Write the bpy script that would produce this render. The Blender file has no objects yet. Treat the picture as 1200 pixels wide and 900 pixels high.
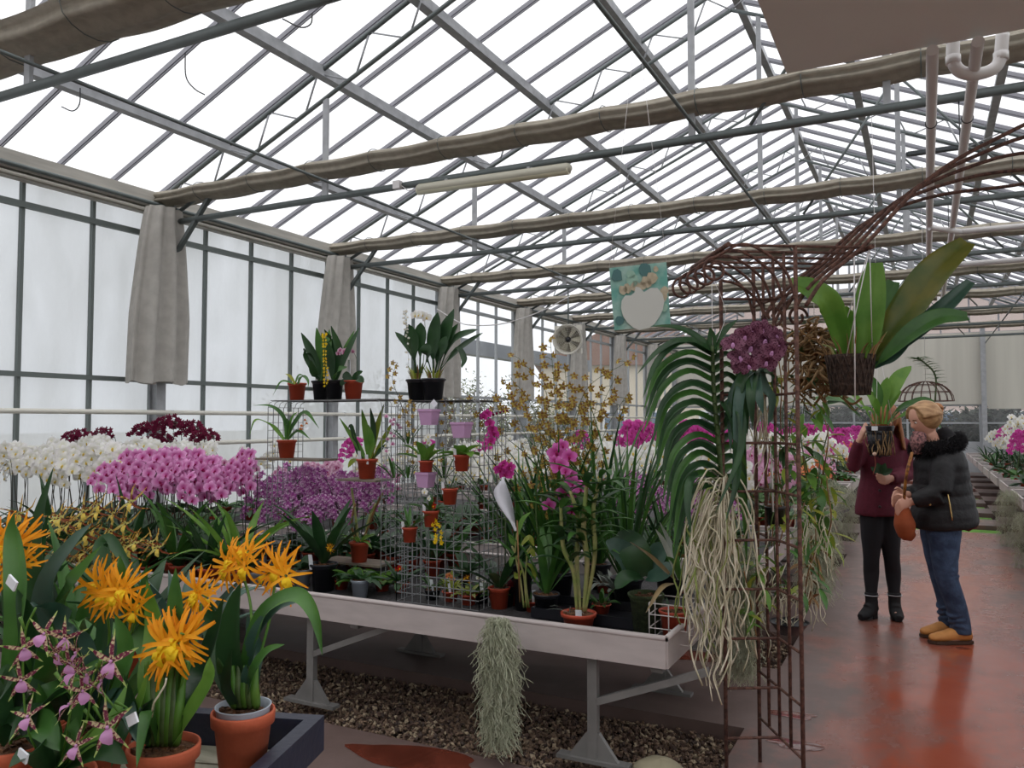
import bpy, math, random
from mathutils import Vector, Matrix, noise
PI = math.pi
SC = bpy.context.scene
COL = SC.collection
V = Vector
# ---------------------------------------------------------------- camera model (1200x900 frame)
F = 945.0
TH = math.radians(27.15)
PH = math.radians(2.6)
CAM = V((0, 0, 1.52))
FW = V((-math.sin(TH) * math.cos(PH), math.cos(TH) * math.cos(PH), math.sin(PH)))
RT = V((math.cos(TH), math.sin(TH), 0))
UP = RT.cross(FW)

def ray(x, y):
    return FW + RT * ((x - 600) / F) + UP * ((450 - y) / F)
def at_z(x, y, z):
    r = ray(x, y); return CAM + r * ((z - CAM.z) / r.z)
def at_y(x, y, Y):
    r = ray(x, y); return CAM + r * (Y / r.y)
def at_x(x, y, X):
    r = ray(x, y); return CAM + r * (X / r.x)
def at_d(x, y, d):
    return CAM + ray(x, y) * d
def px(n, d):            # n pixels at depth d, in metres
    return n * d / F

# ---------------------------------------------------------------- materials
MATS = {}
def mat(name, col, rough=0.5, metal=0.0, var=0.0, scale=20.0, col2=None, trans=0.0, spec=0.5, bump=0.0, bscale=None, coat=0.0, stretch=None, emit=None):
    if name in MATS: return MATS[name]
    m = bpy.data.materials.new(name); m.use_nodes = True
    nt = m.node_tree; N = nt.nodes; L = nt.links
    b = N['Principled BSDF']; out = N['Material Output']
    b.inputs['Roughness'].default_value = rough
    b.inputs['Metallic'].default_value = metal
    b.inputs['Specular IOR Level'].default_value = spec
    if coat: b.inputs['Coat Weight'].default_value = coat
    c = (*col, 1)
    b.inputs['Base Color'].default_value = c
    tc = N.new('ShaderNodeTexCoord'); mp = N.new('ShaderNodeMapping'); L.new(tc.outputs['Object'], mp.inputs['Vector'])
    if stretch: mp.inputs['Scale'].default_value = stretch
    csock = None
    if var > 0 or col2:
        ns = N.new('ShaderNodeTexNoise'); ns.inputs['Scale'].default_value = scale; ns.inputs['Detail'].default_value = 4
        L.new(mp.outputs[0], ns.inputs['Vector'])
        rp = N.new('ShaderNodeValToRGB'); L.new(ns.outputs['Fac'], rp.inputs[0])
        c2 = col2 if col2 else tuple(min(1, v * (1 + var)) for v in col)
        c1 = col if col2 else tuple(v * (1 - var) for v in col)
        rp.color_ramp.elements[0].position = 0.35; rp.color_ramp.elements[1].position = 0.65
        rp.color_ramp.elements[0].color = (*c1, 1); rp.color_ramp.elements[1].color = (*c2, 1)
        L.new(rp.outputs[0], b.inputs['Base Color']); csock = rp.outputs[0]
    if bump:
        nb = N.new('ShaderNodeTexNoise'); nb.inputs['Scale'].default_value = bscale or scale * 2; nb.inputs['Detail'].default_value = 5
        L.new(mp.outputs[0], nb.inputs['Vector'])
        bp = N.new('ShaderNodeBump'); bp.inputs['Strength'].default_value = bump; bp.inputs['Distance'].default_value = 0.02
        L.new(nb.outputs['Fac'], bp.inputs['Height']); L.new(bp.outputs[0], b.inputs['Normal'])
    if trans > 0:
        tr = N.new('ShaderNodeBsdfTranslucent'); tr.inputs['Color'].default_value = c
        if csock: L.new(csock, tr.inputs['Color'])
        mx = N.new('ShaderNodeMixShader'); mx.inputs[0].default_value = trans
        L.new(b.outputs[0], mx.inputs[1]); L.new(tr.outputs[0], mx.inputs[2]); L.new(mx.outputs[0], out.inputs['Surface'])
    if emit:
        b.inputs['Emission Color'].default_value = (*emit[0], 1); b.inputs['Emission Strength'].default_value = emit[1]
    m.diffuse_color = c
    MATS[name] = m
    return m

def srgb(r, g, b):
    f = lambda c: (c / 255 / 12.92) if c / 255 <= .04045 else (((c / 255) + .055) / 1.055) ** 2.4
    return (f(r), f(g), f(b))

# ---------------------------------------------------------------- mesh builder
class MB:
    def __init__(s, *mats):
        s.v = []; s.f = []; s.mi = []; s.mats = list(mats); s.sm = []
    def m(s, material):
        if material not in s.mats: s.mats.append(material)
        return s.mats.index(material)
    def face(s, idx, mi=0, smooth=True):
        s.f.append(tuple(idx)); s.mi.append(mi); s.sm.append(smooth)
    def box(s, c, size, mi=0, rz=0.0, basis=None):
        c = V(c); hx, hy, hz = (size[0] / 2, size[1] / 2, size[2] / 2)
        if basis is None:
            ex = V((math.cos(rz), math.sin(rz), 0)); ey = V((-math.sin(rz), math.cos(rz), 0)); ez = V((0, 0, 1))
        else: ex, ey, ez = basis
        n = len(s.v)
        for sx, sy, sz in ((-1,-1,-1),(1,-1,-1),(1,1,-1),(-1,1,-1),(-1,-1,1),(1,-1,1),(1,1,1),(-1,1,1)):
            s.v.append(c + ex * (sx * hx) + ey * (sy * hy) + ez * (sz * hz))
        for q in ((3,2,1,0),(4,5,6,7),(0,1,5,4),(1,2,6,5),(2,3,7,6),(3,0,4,7)):
            s.face([n + i for i in q], mi, False)
    def beam(s, p, q, w, h=None, mi=0):
        p = V(p); q = V(q); d = q - p; L = d.length
        if L < 1e-6: return
        h = h or w
        ez = d / L
        a = V((0, 0, 1)) if abs(ez.z) < .95 else V((0, 1, 0))
        ex = ez.cross(a).normalized(); ey = ex.cross(ez)
        s.box((p + q) / 2, (w, h, L), mi, basis=(ex, ey * 1, ez))
    def tube(s, pts, r, mi=0, seg=8, caps=True, flat=1.0):
        pts = [V(p) for p in pts]; n = len(pts)
        if n < 2: return
        rs = r if isinstance(r, (list, tuple)) else [r] * n
        ref = None; rings = []
        for i in range(n):
            d = (pts[min(i + 1, n - 1)] - pts[max(i - 1, 0)])
            if d.length < 1e-9: d = V((0, 0, 1))
            d.normalize()
            if ref is None:
                a = V((0, 0, 1)) if abs(d.z) < .9 else V((1, 0, 0))
                ref = d.cross(a).normalized()
            else:
                ref = ref - d * ref.dot(d)
                if ref.length < 1e-6: ref = d.cross(V((0.3, 0.5, 0.8)))
                ref.normalize()
            b = d.cross(ref)
            st = len(s.v)
            for k in range(seg):
                a = 2 * PI * k / seg
                s.v.append(pts[i] + ref * (math.cos(a) * rs[i]) + b * (math.sin(a) * rs[i] * flat))
            rings.append(st)
        for i in range(n - 1):
            a, b = rings[i], rings[i + 1]
            for k in range(seg):
                k2 = (k + 1) % seg
                s.face((a + k, a + k2, b + k2, b + k), mi)
        if caps:
            s.face([rings[0] + k for k in reversed(range(seg))], mi, False)
            s.face([rings[-1] + k for k in range(seg)], mi, False)
    def lathe(s, c, prof, mi=0, seg=24, close=False, squash=1.0, rz=0.0, tilt=None):
        """prof: list of (r, z)"""
        c = V(c); st = len(s.v)
        for r, z in prof:
            for k in range(seg):
                a = 2 * PI * k / seg + rz
                p = V((math.cos(a) * r, math.sin(a) * r * squash, z))
                if tilt is not None: p = tilt @ p
                s.v.append(c + p)
        for i in range(len(prof) - 1):
            for k in range(seg):
                k2 = (k + 1) % seg
                s.face((st + i * seg + k, st + i * seg + k2, st + (i + 1) * seg + k2, st + (i + 1) * seg + k), mi)
        if close:
            s.face([st + k for k in reversed(range(seg))], mi, False)
            s.face([st + (len(prof) - 1) * seg + k for k in range(seg)], mi, False)
    def ball(s, c, r, mi=0, seg=8, rings=5, sc=(1, 1, 1)):
        c = V(c); st = len(s.v)
        s.v.append(c + V((0, 0, -r * sc[2])))
        for i in range(1, rings):
            ph = -PI / 2 + PI * i / rings
            for k in range(seg):
                a = 2 * PI * k / seg
                s.v.append(c + V((math.cos(a) * math.cos(ph) * r * sc[0], math.sin(a) * math.cos(ph) * r * sc[1], math.sin(ph) * r * sc[2])))
        s.v.append(c + V((0, 0, r * sc[2])))
        top = len(s.v) - 1
        for k in range(seg):
            k2 = (k + 1) % seg
            s.face((st, st + 1 + k2, st + 1 + k), mi)
            s.face((top, top - seg + k, top - seg + k2), mi)
        for i in range(rings - 2):
            for k in range(seg):
                k2 = (k + 1) % seg
                a = st + 1 + i * seg
                s.face((a + k, a + k2, a + seg + k2, a + seg + k), mi)
    def blade(s, pts, wid, nrm, fold=0.15, mi=0):
        """leaf strip: spine pts, widths per point, reference normal (upper face)"""
        pts = [V(p) for p in pts]; n = len(pts)
        st = len(s.v)
        for i in range(n):
            d = pts[min(i + 1, n - 1)] - pts[max(i - 1, 0)]
            if d.length < 1e-9: d = V((0, 0, 1))
            d.normalize()
            nn = nrm[i] if isinstance(nrm, list) else nrm
            side = d.cross(nn)
            if side.length < 1e-5: side = d.cross(V((.31, .52, .79)))
            side.normalize()
            up = side.cross(d).normalized()
            w = wid[i] / 2
            s.v.append(pts[i] - side * w + up * (fold * w))
            s.v.append(pts[i] - up * (fold * w * .6))
            s.v.append(pts[i] + side * w + up * (fold * w))
        for i in range(n - 1):
            a = st + i * 3
            s.face((a, a + 1, a + 4, a + 3), mi); s.face((a + 1, a + 2, a + 5, a + 4), mi)
    def arc_blade(s, p0, d, up, L, W, bend, n=6, prof=None, fold=.2, mi=0, twist=0):
        """starts at p0 along d, bends away from up by `bend` radians over its length"""
        d = V(d).normalized(); up = V(up); up = (up - d * up.dot(d))
        if up.length < 1e-4: up = d.cross(V((.2, .9, .3)))
        up.normalize()
        ax = d.cross(up).normalized()
        pts = [V(p0)]; nr = [up.copy()]; wd = []
        cur = V(p0); seg = L / n
        for i in range(n):
            a = -bend / n * (.4 + 1.2 * (i + .5) / n)
            R = Matrix.Rotation(a, 3, ax)
            d = R @ d; up = R @ up
            cur = cur + d * seg
            pts.append(cur.copy()); nr.append(up.copy())
        for i in range(n + 1):
            t = i / n
            wd.append(W * (prof(t) if prof else (math.sin(PI * min(1, .12 + .88 * t)) ** .7)))
        s.blade(pts, wd, nr, fold, mi)
        return pts
    def build(s, name, parent=None, origin=None, mats=None):
        me = bpy.data.meshes.new(name)
        o0 = origin if origin is not None else (parent_world(parent) if parent else V((0, 0, 0)))
        me.from_pydata([tuple(p - o0) for p in map(V, s.v)], [], s.f)
        for m_ in (mats or s.mats): me.materials.append(m_)
        me.polygons.foreach_set('material_index', s.mi)
        me.polygons.foreach_set('use_smooth', s.sm)
        me.update()
        ob = bpy.data.objects.new(name, me); COL.objects.link(ob)
        if parent: ob.parent = parent
        if origin is not None and parent is None: ob.location = origin
        return ob

def parent_world(o):
    p = V((0, 0, 0))
    while o is not None:
        p = p + V(o.location); o = o.parent
    return p

def tag(o, label=None, cat=None, group=None, kind=None):
    if label: o['label'] = label
    if cat: o['category'] = cat
    if group: o['group'] = group
    if kind: o['kind'] = kind
    return o
def thing(name, loc, label, cat, group=None):
    o = bpy.data.objects.new(name, None); COL.objects.link(o); o.location = V(loc); o.empty_display_size = .05
    return tag(o, label, cat, group)
KIDS = {}
def copy_tree(o, loc=None, rz=None, scale=None, label=None, group=None, parent=None):
    c = o.copy(); COL.objects.link(c)
    if parent is not None: c.parent = parent
    if loc is not None: c.location = V(loc)
    if rz is not None: c.rotation_euler = (0, 0, rz)
    if scale is not None: c.scale = (scale,) * 3 if isinstance(scale, (int, float)) else scale
    if label: c['label'] = label
    if group: c['group'] = group
    for ch in kids(o): copy_tree(ch, parent=c)
    return c
def kids(o):
    if o.name not in KIDS: KIDS[o.name] = list(o.children)
    return KIDS[o.name]
def spline(pts, n=6):
    """Catmull-Rom through points"""
    pts = [V(p) for p in pts]
    if len(pts) < 3:
        return [pts[0].lerp(pts[-1], i / n) for i in range(n + 1)]
    P = [pts[0] * 2 - pts[1]] + pts + [pts[-1] * 2 - pts[-2]]
    out = []
    for i in range(1, len(P) - 2):
        for k in range(n):
            t = k / n
            a, b, c, d = P[i - 1], P[i], P[i + 1], P[i + 2]
            out.append(.5 * ((2 * b) + (c - a) * t + (2 * a - 5 * b + 4 * c - d) * t * t + (3 * b - a - 3 * c + d) * t ** 3))
    out.append(pts[-1])
    return out

# ---------------------------------------------------------------- scene settings
cam_d = bpy.data.cameras.new('camera'); cam = bpy.data.objects.new('camera', cam_d); COL.objects.link(cam)
cam_d.sensor_fit = 'HORIZONTAL'; cam_d.sensor_width = 36; cam_d.lens = 36 * F / 1200; cam_d.clip_end = 500
cam.matrix_world = Matrix.Translation(CAM) @ Matrix((RT, UP, -FW)).transposed().to_4x4()
SC.camera = cam
vs = SC.view_settings
vs.view_transform = 'Standard'; vs.look = 'None'; vs.gamma = 1; vs.use_curve_mapping = False; vs.exposure = 0.0
SC.cycles.max_bounces = 7; SC.cycles.diffuse_bounces = 4; SC.cycles.glossy_bounces = 3
SC.cycles.transmission_bounces = 4; SC.cycles.transparent_max_bounces = 10
SC.cycles.use_denoising = True
SC.cycles.caustics_reflective = False; SC.cycles.caustics_refractive = False

w = bpy.data.worlds.new('overcast_sky'); SC.world = w; w.use_nodes = True
N = w.node_tree.nodes; L = w.node_tree.links
bg = N['Background']; tc = N.new('ShaderNodeTexCoord'); sp = N.new('ShaderNodeSeparateXYZ'); rp = N.new('ShaderNodeValToRGB')
L.new(tc.outputs['Generated'], sp.inputs[0]); L.new(sp.outputs['Z'], rp.inputs[0]); L.new(rp.outputs[0], bg.inputs['Color'])
e = rp.color_ramp.elements; e[0].position = 0.0; e[0].color = (.80, .82, .86, 1); e[1].position = .55; e[1].color = (1, 1, 1, 1)
bg.inputs['Strength'].default_value = 1.5
# soft brightening of the overcast sky high above (the hidden sun)
sun_d = bpy.data.lights.new('sun', 'SUN'); sun_d.energy = 0.6; sun_d.angle = math.radians(60)
sun = bpy.data.objects.new('sun', sun_d); COL.objects.link(sun); sun.rotation_euler = (math.radians(22), math.radians(12), 0)
# ================================================================ materials for the shell
M_steel = mat('galvanised_steel', srgb(168, 170, 174), .5, .1, var=.12, scale=9)
M_bar = mat('glazing_bar_aluminium', srgb(146, 146, 154), .5, .1)
M_steel_dk = mat('dark_green_steel', srgb(104, 112, 112), .5, .1, var=.1, scale=6)
M_gutter = mat('weathered_gutter', srgb(182, 178, 170), .6, .0, var=.16, scale=5, stretch=(1, .2, 3))
M_cream = mat('cream_paint', srgb(225, 222, 212), .45)
M_white = mat('white_plastic', srgb(228, 224, 224), .35)
M_fabric = mat('beige_shade_cloth', srgb(172, 164, 150), .9, var=.1, scale=14, bump=.15, bscale=60, trans=.12)
M_fabric2 = mat('grey_shade_cloth', srgb(194, 190, 184), .9, var=.08, scale=10, bump=.1, bscale=60, trans=.18)

def sheet_material(name, tint, clear, milky, var, rough=.1):
    m = bpy.data.materials.new(name); m.use_nodes = True
    nt = m.node_tree; N = nt.nodes; L = nt.links; N.remove(N['Principled BSDF']); out = N['Material Output']
    tp = N.new('ShaderNodeBsdfTransparent'); tp.inputs[0].default_value = (*clear, 1)
    tl = N.new('ShaderNodeBsdfTranslucent'); tl.inputs[0].default_value = (*tint, 1)
    df = N.new('ShaderNodeBsdfDiffuse'); df.inputs[0].default_value = (*tint, 1)
    gl = N.new('ShaderNodeBsdfGlossy'); gl.inputs['Roughness'].default_value = rough
    m1 = N.new('ShaderNodeMixShader'); m1.inputs[0].default_value = .35; L.new(tl.outputs[0], m1.inputs[1]); L.new(df.outputs[0], m1.inputs[2])
    m2 = N.new('ShaderNodeMixShader'); L.new(tp.outputs[0], m2.inputs[1]); L.new(m1.outputs[0], m2.inputs[2])
    tc = N.new('ShaderNodeTexCoord'); mp = N.new('ShaderNodeMapping'); mp.inputs['Scale'].default_value = (1, .9, .35)
    ns = N.new('ShaderNodeTexNoise'); ns.inputs['Scale'].default_value = 2.2; ns.inputs['Detail'].default_value = 6; ns.inputs['Roughness'].default_value = .6
    L.new(tc.outputs['Object'], mp.inputs[0]); L.new(mp.outputs[0], ns.inputs[0])
    mr = N.new('ShaderNodeMapRange'); mr.inputs['From Min'].default_value = .3; mr.inputs['From Max'].default_value = .7
    mr.inputs['To Min'].default_value = max(0, milky - var); mr.inputs['To Max'].default_value = min(1, milky + var)
    L.new(ns.outputs['Fac'], mr.inputs[0]); L.new(mr.outputs[0], m2.inputs[0])
    m3 = N.new('ShaderNodeMixShader'); m3.inputs[0].default_value = .04; L.new(m2.outputs[0], m3.inputs[1]); L.new(gl.outputs[0], m3.inputs[2])
    L.new(m3.outputs[0], out.inputs['Surface'])
    return m
M_glass_roof = sheet_material('roof_glass', (.85, .87, .88), (.97, .97, .98), .10, .06)
M_glass_wall = sheet_material('clear_wall_glass', (.8, .82, .84), (.93, .94, .95), .16, .08)
M_milky = sheet_material('milky_wall_film', (.78, .81, .845), (.84, .87, .91), .84, .14, .3)

XL, XR, Y0, Y1 = -7.8, 4.0, -5.76, 27.4
ZG = 4.07                      # gutter level
XRG = -1.9                     # ridge
SL = .44
def zr(X):                     # roof height
    return ZG + SL * (X - XL) if X < XRG else ZG + SL * (XRG - XL) - SL * (X - XRG)
NB0 = -4
TY = [6.24 + 3 * n for n in range(-4, 8)]    # truss lines
# ---------------------------------------------------------------- roof
mb = MB(M_glass_roof)
for (xa, xb) in ((XL, XRG), (XRG, XR)):
    n = len(mb.v)
    mb.v += [V((xa, Y0, zr(xa))), V((xb, Y0, zr(xb))), V((xb, Y1, zr(xb))), V((xa, Y1, zr(xa)))]
    mb.face((n, n + 1, n + 2, n + 3), 0, False)
ceil = mb.build('ceiling'); tag(ceil, 'pitched greenhouse roof of clear glass panes', None, None, 'structure')
bars = MB(M_bar)
y = Y0
while y < Y1 + .01:
    for (xa, xb) in ((XL, XRG), (XRG, XR)):
        bars.beam((xa, y, zr(xa) - .02), (xb, y, zr(xb) - .02), .028, .045)
        bars.beam((xa, y, zr(xa) - .05), (xb, y, zr(xb) - .05), .012, .03)
    y += .6
bars.build('glazing_bars', ceil)
k = 1
def trim(mbuild, name=None):
    global k
    o = mbuild.build('trim_%d' % k); o['kind'] = 'structure'; k += 1
    return o
# purlins and ridge (light grey channel)
for X in (-6.64, -5.36, -4.22, -3.0, XRG, -.75, .82, 1.75, 2.9):
    m = MB(M_steel)
    w_, h_ = (.07, .10) if X not in (-3.0, .82, XRG) else (.06, .12)
    m.beam((X, Y0, zr(X) - .10), (X, Y1, zr(X) - .10), w_, h_)
    m.beam((X, Y0, zr(X) - .16), (X, Y1, zr(X) - .16), w_ + .03, .012)
    trim(m)
# longitudinal round rods at tie level
for X in (-5.04, -1.55, 1.6):
    m = MB(M_steel_dk); m.tube([(X, Y0, 3.80), (X, Y1, 3.80)], .014, seg=8); trim(m)
# gutter on both sides
for sx, X in ((1, XL), (-1, XR)):
    m = MB(M_gutter, M_steel_dk, M_cream)
    m.box((X + sx * .03, (Y0 + Y1) / 2, 4.02), (.30, Y1 - Y0, .11), 0)
    m.box((X + sx * .12, (Y0 + Y1) / 2, 3.93), (.14, Y1 - Y0, .07), 0)
    m.tube([(X + sx * .22, Y0, 3.93), (X + sx * .22, Y1, 3.93)], .022, 1, 8)
    m.box((X + sx * .10, (Y0 + Y1) / 2, 3.855), (.10, Y1 - Y0, .05), 0)
    m.tube([(X + sx * .17, Y0, 3.86), (X + sx * .17, Y1, 3.86)], .018, 2, 8)
    trim(m)
# ---------------------------------------------------------------- left wall: low base, one window per bay
m = MB(mat('concrete_plinth', srgb(150, 146, 140), .9, var=.15, scale=3)); m.box((XL - .05, (Y0 + Y1) / 2, .2), (.14, Y1 - Y0, .4)); wl = m.build('wall_left'); wl['kind'] = 'structure'
m = MB(MATS['concrete_plinth']); m.box((XR + .05, (Y0 + Y1) / 2, .2), (.14, Y1 - Y0, .4)); o = m.build('wall_right'); o['kind'] = 'structure'
M_mull = mat('green_grey_mullion', srgb(112, 120, 118), .5, .2)
M_mull_lt = mat('light_mullion', srgb(176, 180, 184), .5, .2)
wn = 1
for side, X, sx in (('l', XL, 1), ('r', XR, -1)):
    ya = Y0
    while ya < Y1 - .1:
        yb = min(ya + 3, Y1)
        if side == 'r' and (ya < -3): ya = yb; continue
        clear = (side == 'r') or ya > 11
        m = MB(M_mull_lt if clear else M_mull)
        q = int(round((yb - ya) / .75))
        for i in range(q):
            yy = ya + i * .75
            m.box((X, yy, 2.1), (.05, .035, 3.5), 0)
        for z, w_ in ((1.97, .05), (3.62, .06)):
            m.box((X + sx * .03, (ya + yb) / 2, z), (.05, yb - ya, w_), 0)
        fr = m.build('window_%d' % wn); fr['kind'] = 'structure'
        g = MB(M_glass_wall if clear else M_milky)
        n = len(g.v)
        g.v += [V((X - sx * .02, ya, .38)), V((X - sx * .02, yb, .38)), V((X - sx * .02, yb, 3.85)), V((X - sx * .02, ya, 3.85))]
        g.face((0, 1, 2, 3), 0, False)
        g.build('pane', fr)
        wn += 1; ya = yb
# posts at each truss line on the left wall
for Y in TY:
    for X, sx in ((XL, 1), (XR, -1)):
        m = MB(M_steel)
        m.box((X + sx * .12, Y, 1.93), (.12, .055, 3.86)); m.box((X + sx * .06, Y, 1.93), (.012, .12, 3.86)); m.box((X + sx * .18, Y, 1.93), (.012, .12, 3.86))
        trim(m)
# two cream heating pipes along the left wall
for z, nm in ((1.61, 'upper'), (1.26, 'lower')):
    m = MB(M_cream); m.tube([(XL + .33, Y0, z), (XL + .33, Y1, z)], .026, 0, 10)
    o = m.build('heating_pipe'); tag(o, '%s of the two cream heating pipes running along the left wall' % nm, 'pipe')
    for Y in TY:
        c = MB(M_steel); c.box((XL + .255, Y + .02, z), (.19, .04, .05)); c.build('bracket', o)
# ---------------------------------------------------------------- trusses
ORD = ['', '', '', '', '', '', '', '', '', '', '', '']
names = {-1: 'nearest', 0: 'second nearest', 1: 'third nearest', 2: 'fourth nearest', 3: 'fifth nearest', 4: 'sixth nearest', 5: 'seventh nearest', 6: 'farthest'}
def make_truss():
    Y = 0.0
    root = thing('roof_truss', (0, 0, 0), '', 'truss')
    for (xa, xb, sg) in ((XL + .1, XRG, 1), (XR - .1, XRG, -1)):
        u = MB(M_steel_dk); u.tube([(xa, Y, zr(xa) - .09), (xb, Y, zr(xb) - .09)], .024, seg=8); u.build('upper_chord', root)
        l = MB(M_steel_dk); l.tube([(xa + sg * .25, Y, zr(xa + sg * .25) - .40), (xb, Y, zr(xb) - .42)], .022, seg=8); l.build('lower_chord', root)
        wb = MB(M_steel)
        nseg = 9; 
        for i in range(nseg):
            t0 = (i + .3) / nseg; t1 = (i + .55) / nseg; t2 = (i + 1.2) / nseg
            a = xa + (xb - xa) * t0; b = xa + (xb - xa) * t1; c = xa + (xb - xa) * min(1, t2)
            wb.tube([(a, Y, zr(a) - .42), (b, Y, zr(b) - .09)], .011, seg=5)
            wb.tube([(b, Y, zr(b) - .09), (c, Y, zr(c) - .42)], .009, seg=5)
        wb.build('web', root)
    tp = MB(M_steel_dk); tp.tube([(XL + .2, Y, 3.74), (XR - .2, Y, 3.74)], .033, seg=10); tp.build('tie_pipe', root)
    for xa, sg in ((XL, 1), (XR, -1)):
        kb = MB(M_steel_dk); kb.beam((xa + sg * .18, Y, 3.15), (xa + sg * 1.0, Y, zr(xa + sg * 1.0) - .42), .05, .04); kb.build('knee_brace', root)
    for X, w_ in ((-5.3, .06), (-1.6, .05), (-.2, .05), (2.3, .05)):
        hg = MB(M_steel); hg.box((X, Y + .0, (zr(X) - .42 + 3.74) / 2), (w_, .03, zr(X) - .42 - 3.74)); hg.build('hanger', root)
    for a, b in ((-.2, -1.15), (-.2, .95)):
        br = MB(M_steel_dk); br.tube([(a, Y, 5.15), (b, Y, 3.78)], .014, seg=6); br.build('brace', root)
    return root
tr0 = make_truss()
rt = [tr0]
for i, n in enumerate(range(-2, 7)):
    o = tr0 if i == 0 else copy_tree(tr0)
    o.location = V((0, 6.24 + 3 * n, 0))
    o['label'] = 'grey lattice roof truss with round tie pipe, %s of the row overhead' % names.get(n, 'behind the viewer')
    o['group'] = 'lattice roof trusses'
# ---------------------------------------------------------------- shade curtains bunched along every truss
def bundle_mesh(seed, thick):
    R = random.Random(seed)
    m = MB(M_fabric)
    nx = 150; ns = 32; xa, xb = XL + .12, XR - .15
    for i in range(nx + 1):
        X = xa + (xb - xa) * i / nx
        sag = .018 * abs(math.sin(PI * (X - (XL + .8)) / .78))
        for k_ in range(ns):
            a = 2 * PI * k_ / ns
            ry = .15 * thick; rz_ = .076 * thick
            wv = 1 + .05 * noise.noise(V((X * 1.6, math.cos(a) * 1.5 + seed, math.sin(a) * 1.5))) + .14 * math.sin(7 * a + .5 * math.sin(X * .7 + seed) + .7 * noise.noise(V((X * 1.1, seed, 0)))) + .05 * math.sin(13 * a + X)
            m.v.append(V((X, math.cos(a) * ry * wv, math.sin(a) * rz_ * wv - sag)))
    for i in range(nx):
        for k_ in range(ns):
            k2 = (k_ + 1) % ns
            m.face((i * ns + k_, i * ns + k2, (i + 1) * ns + k2, (i + 1) * ns + k_), 0)
    m.face(list(range(ns)), 0); m.face([nx * ns + q for q in reversed(range(ns))], 0)
    return m
for i, n in enumerate(range(-1, 7)):
    th_ = 1.35 if n == -1 else 1.0
    o = bundle_mesh(i, th_).build('shade_curtain'); o.location = V((0, 6.24 + 3 * n, 4.03 + (.05 if n == -1 else 0)))
    tag(o, 'beige shade curtain gathered in a long roll under the roof, %s roll' % names[n], 'curtain', 'gathered shade curtains')
    for X in [XL + .8 + .78 * q for q in range(14)]:
        s_ = MB(M_steel_dk)
        s_.tube([V((X, .16 * th_ * math.cos(a), .10 * th_ * math.sin(a))) for a in [2 * PI * j / 14 for j in range(15)]], .004, seg=4)
        so = s_.build('tie_cord', o)
        so.data.transform(Matrix.Translation(V(o.location)))  # cords already local
# side curtains hanging at the posts
def side_curtain(n, Y, seed, wtop, wbot, bottom):
    m = MB(M_fabric2)
    nz, ns = 26, 90
    base = V((XL + .34, Y - .05, 0))
    for i in range(nz + 1):
        t = i / nz; z = 3.86 + (bottom - 3.86) * t
        w_ = wtop + (wbot - wtop) * min(1, t * 1.6) ** .7
        for k_ in range(ns):
            a = 2 * PI * k_ / ns
            fold = 1 + (.22 + .16 * t) * math.sin(9 * a + seed + .8 * math.sin(3 * t + seed)) + .06 * math.sin(4 * a + 2 * t)
            dy = math.cos(a) * w_ / 2 * (1 + .05 * math.sin(9 * a + seed)) ; dx = math.sin(a) * .13 * fold
            m.v.append(base + V((dx + .03 * math.sin(6 * PI * (dy / max(w_, .1)) + seed) * t, dy - .04 * t, z + .015 * math.sin(5 * a) * (t == 1))))
    for i in range(nz):
        for k_ in range(ns):
            k2 = (k_ + 1) % ns
            m.face((i * ns + k_, (i + 1) * ns + k_, (i + 1) * ns + k2, i * ns + k2), 0)
    o = m.build('side_curtain', origin=V((XL + .34, Y, 0)))
    tag(o, 'long grey curtain gathered against the left wall, %s of those' % n, 'curtain', 'side curtains on the left wall')
    return o
for i, nm in enumerate(('nearest', 'second nearest', 'third nearest', 'fourth nearest', 'fifth nearest', 'sixth nearest', 'farthest')):
    side_curtain(nm, 6.24 + 3 * i - .08, i * 1.7, .40, .72, 1.93 + .02 * (i % 2))
# ---------------------------------------------------------------- far end wall: gable glass above, curtain lining, lower windows
m = MB(M_glass_wall)
Yw = Y1
m.v += [V((XL, Yw, 4.1)), V((XR, Yw, 4.1)), V((XR, Yw, ZG)), V((XRG, Yw, zr(XRG))), V((XL, Yw, ZG))]
m.face((0, 1, 2, 3, 4), 0, False)
gb = MB(M_bar)
X = XL
while X <= XR:
    gb.box((X, Yw - .03, (4 + zr(X)) / 2), (.045, .04, max(.05, zr(X) - 4))); X += .75
for z in (4.1, 4.75, 5.4, 6.0):
    xa = XL + (z - ZG) / SL if z > ZG else XL; xb = XR - (z - ZG) / SL if z > ZG else XR
    gb.box(((xa + xb) / 2, Yw - .05, z), (xb - xa, .05, .07))
wf = m.build('window_%d' % wn); wf['kind'] = 'structure'; wn += 1
gb.build('glazing_bars', wf)
lin = MB(mat('end_wall_lining', srgb(205, 202, 192), .8, var=.05, scale=.6, stretch=(8, 1, .3)))
nx = 240
for i in range(nx + 1):
    X = XL + (XR - XL) * i / nx
    yy = Yw - .12 + .02 * math.sin(X * 8.5)
    lin.v += [V((X, yy, 2.0 if X < 1.6 else 1.86)), V((X, yy, 4.12))]
for i in range(nx): lin.face((2 * i, 2 * i + 2, 2 * i + 3, 2 * i + 1), 0)
o = lin.build('wall_back'); o['kind'] = 'structure'
lw = MB(M_mull_lt)
for X in (-6.5, -5, -3.5, -2, -.5, .35, 1.45, 2.6): lw.box((X, Yw - .05, 1.1), (.12 if X == 1.45 else .06, .08, 2.2))
for z, h in ((2.0, .1), (1.45, .05), (.45, .9)): lw.box(((XL + XR) / 2, Yw - .04, z), (XR - XL, .07, h))
wf = lw.build('window_%d' % wn); wf['kind'] = 'structure'; wn += 1
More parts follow.
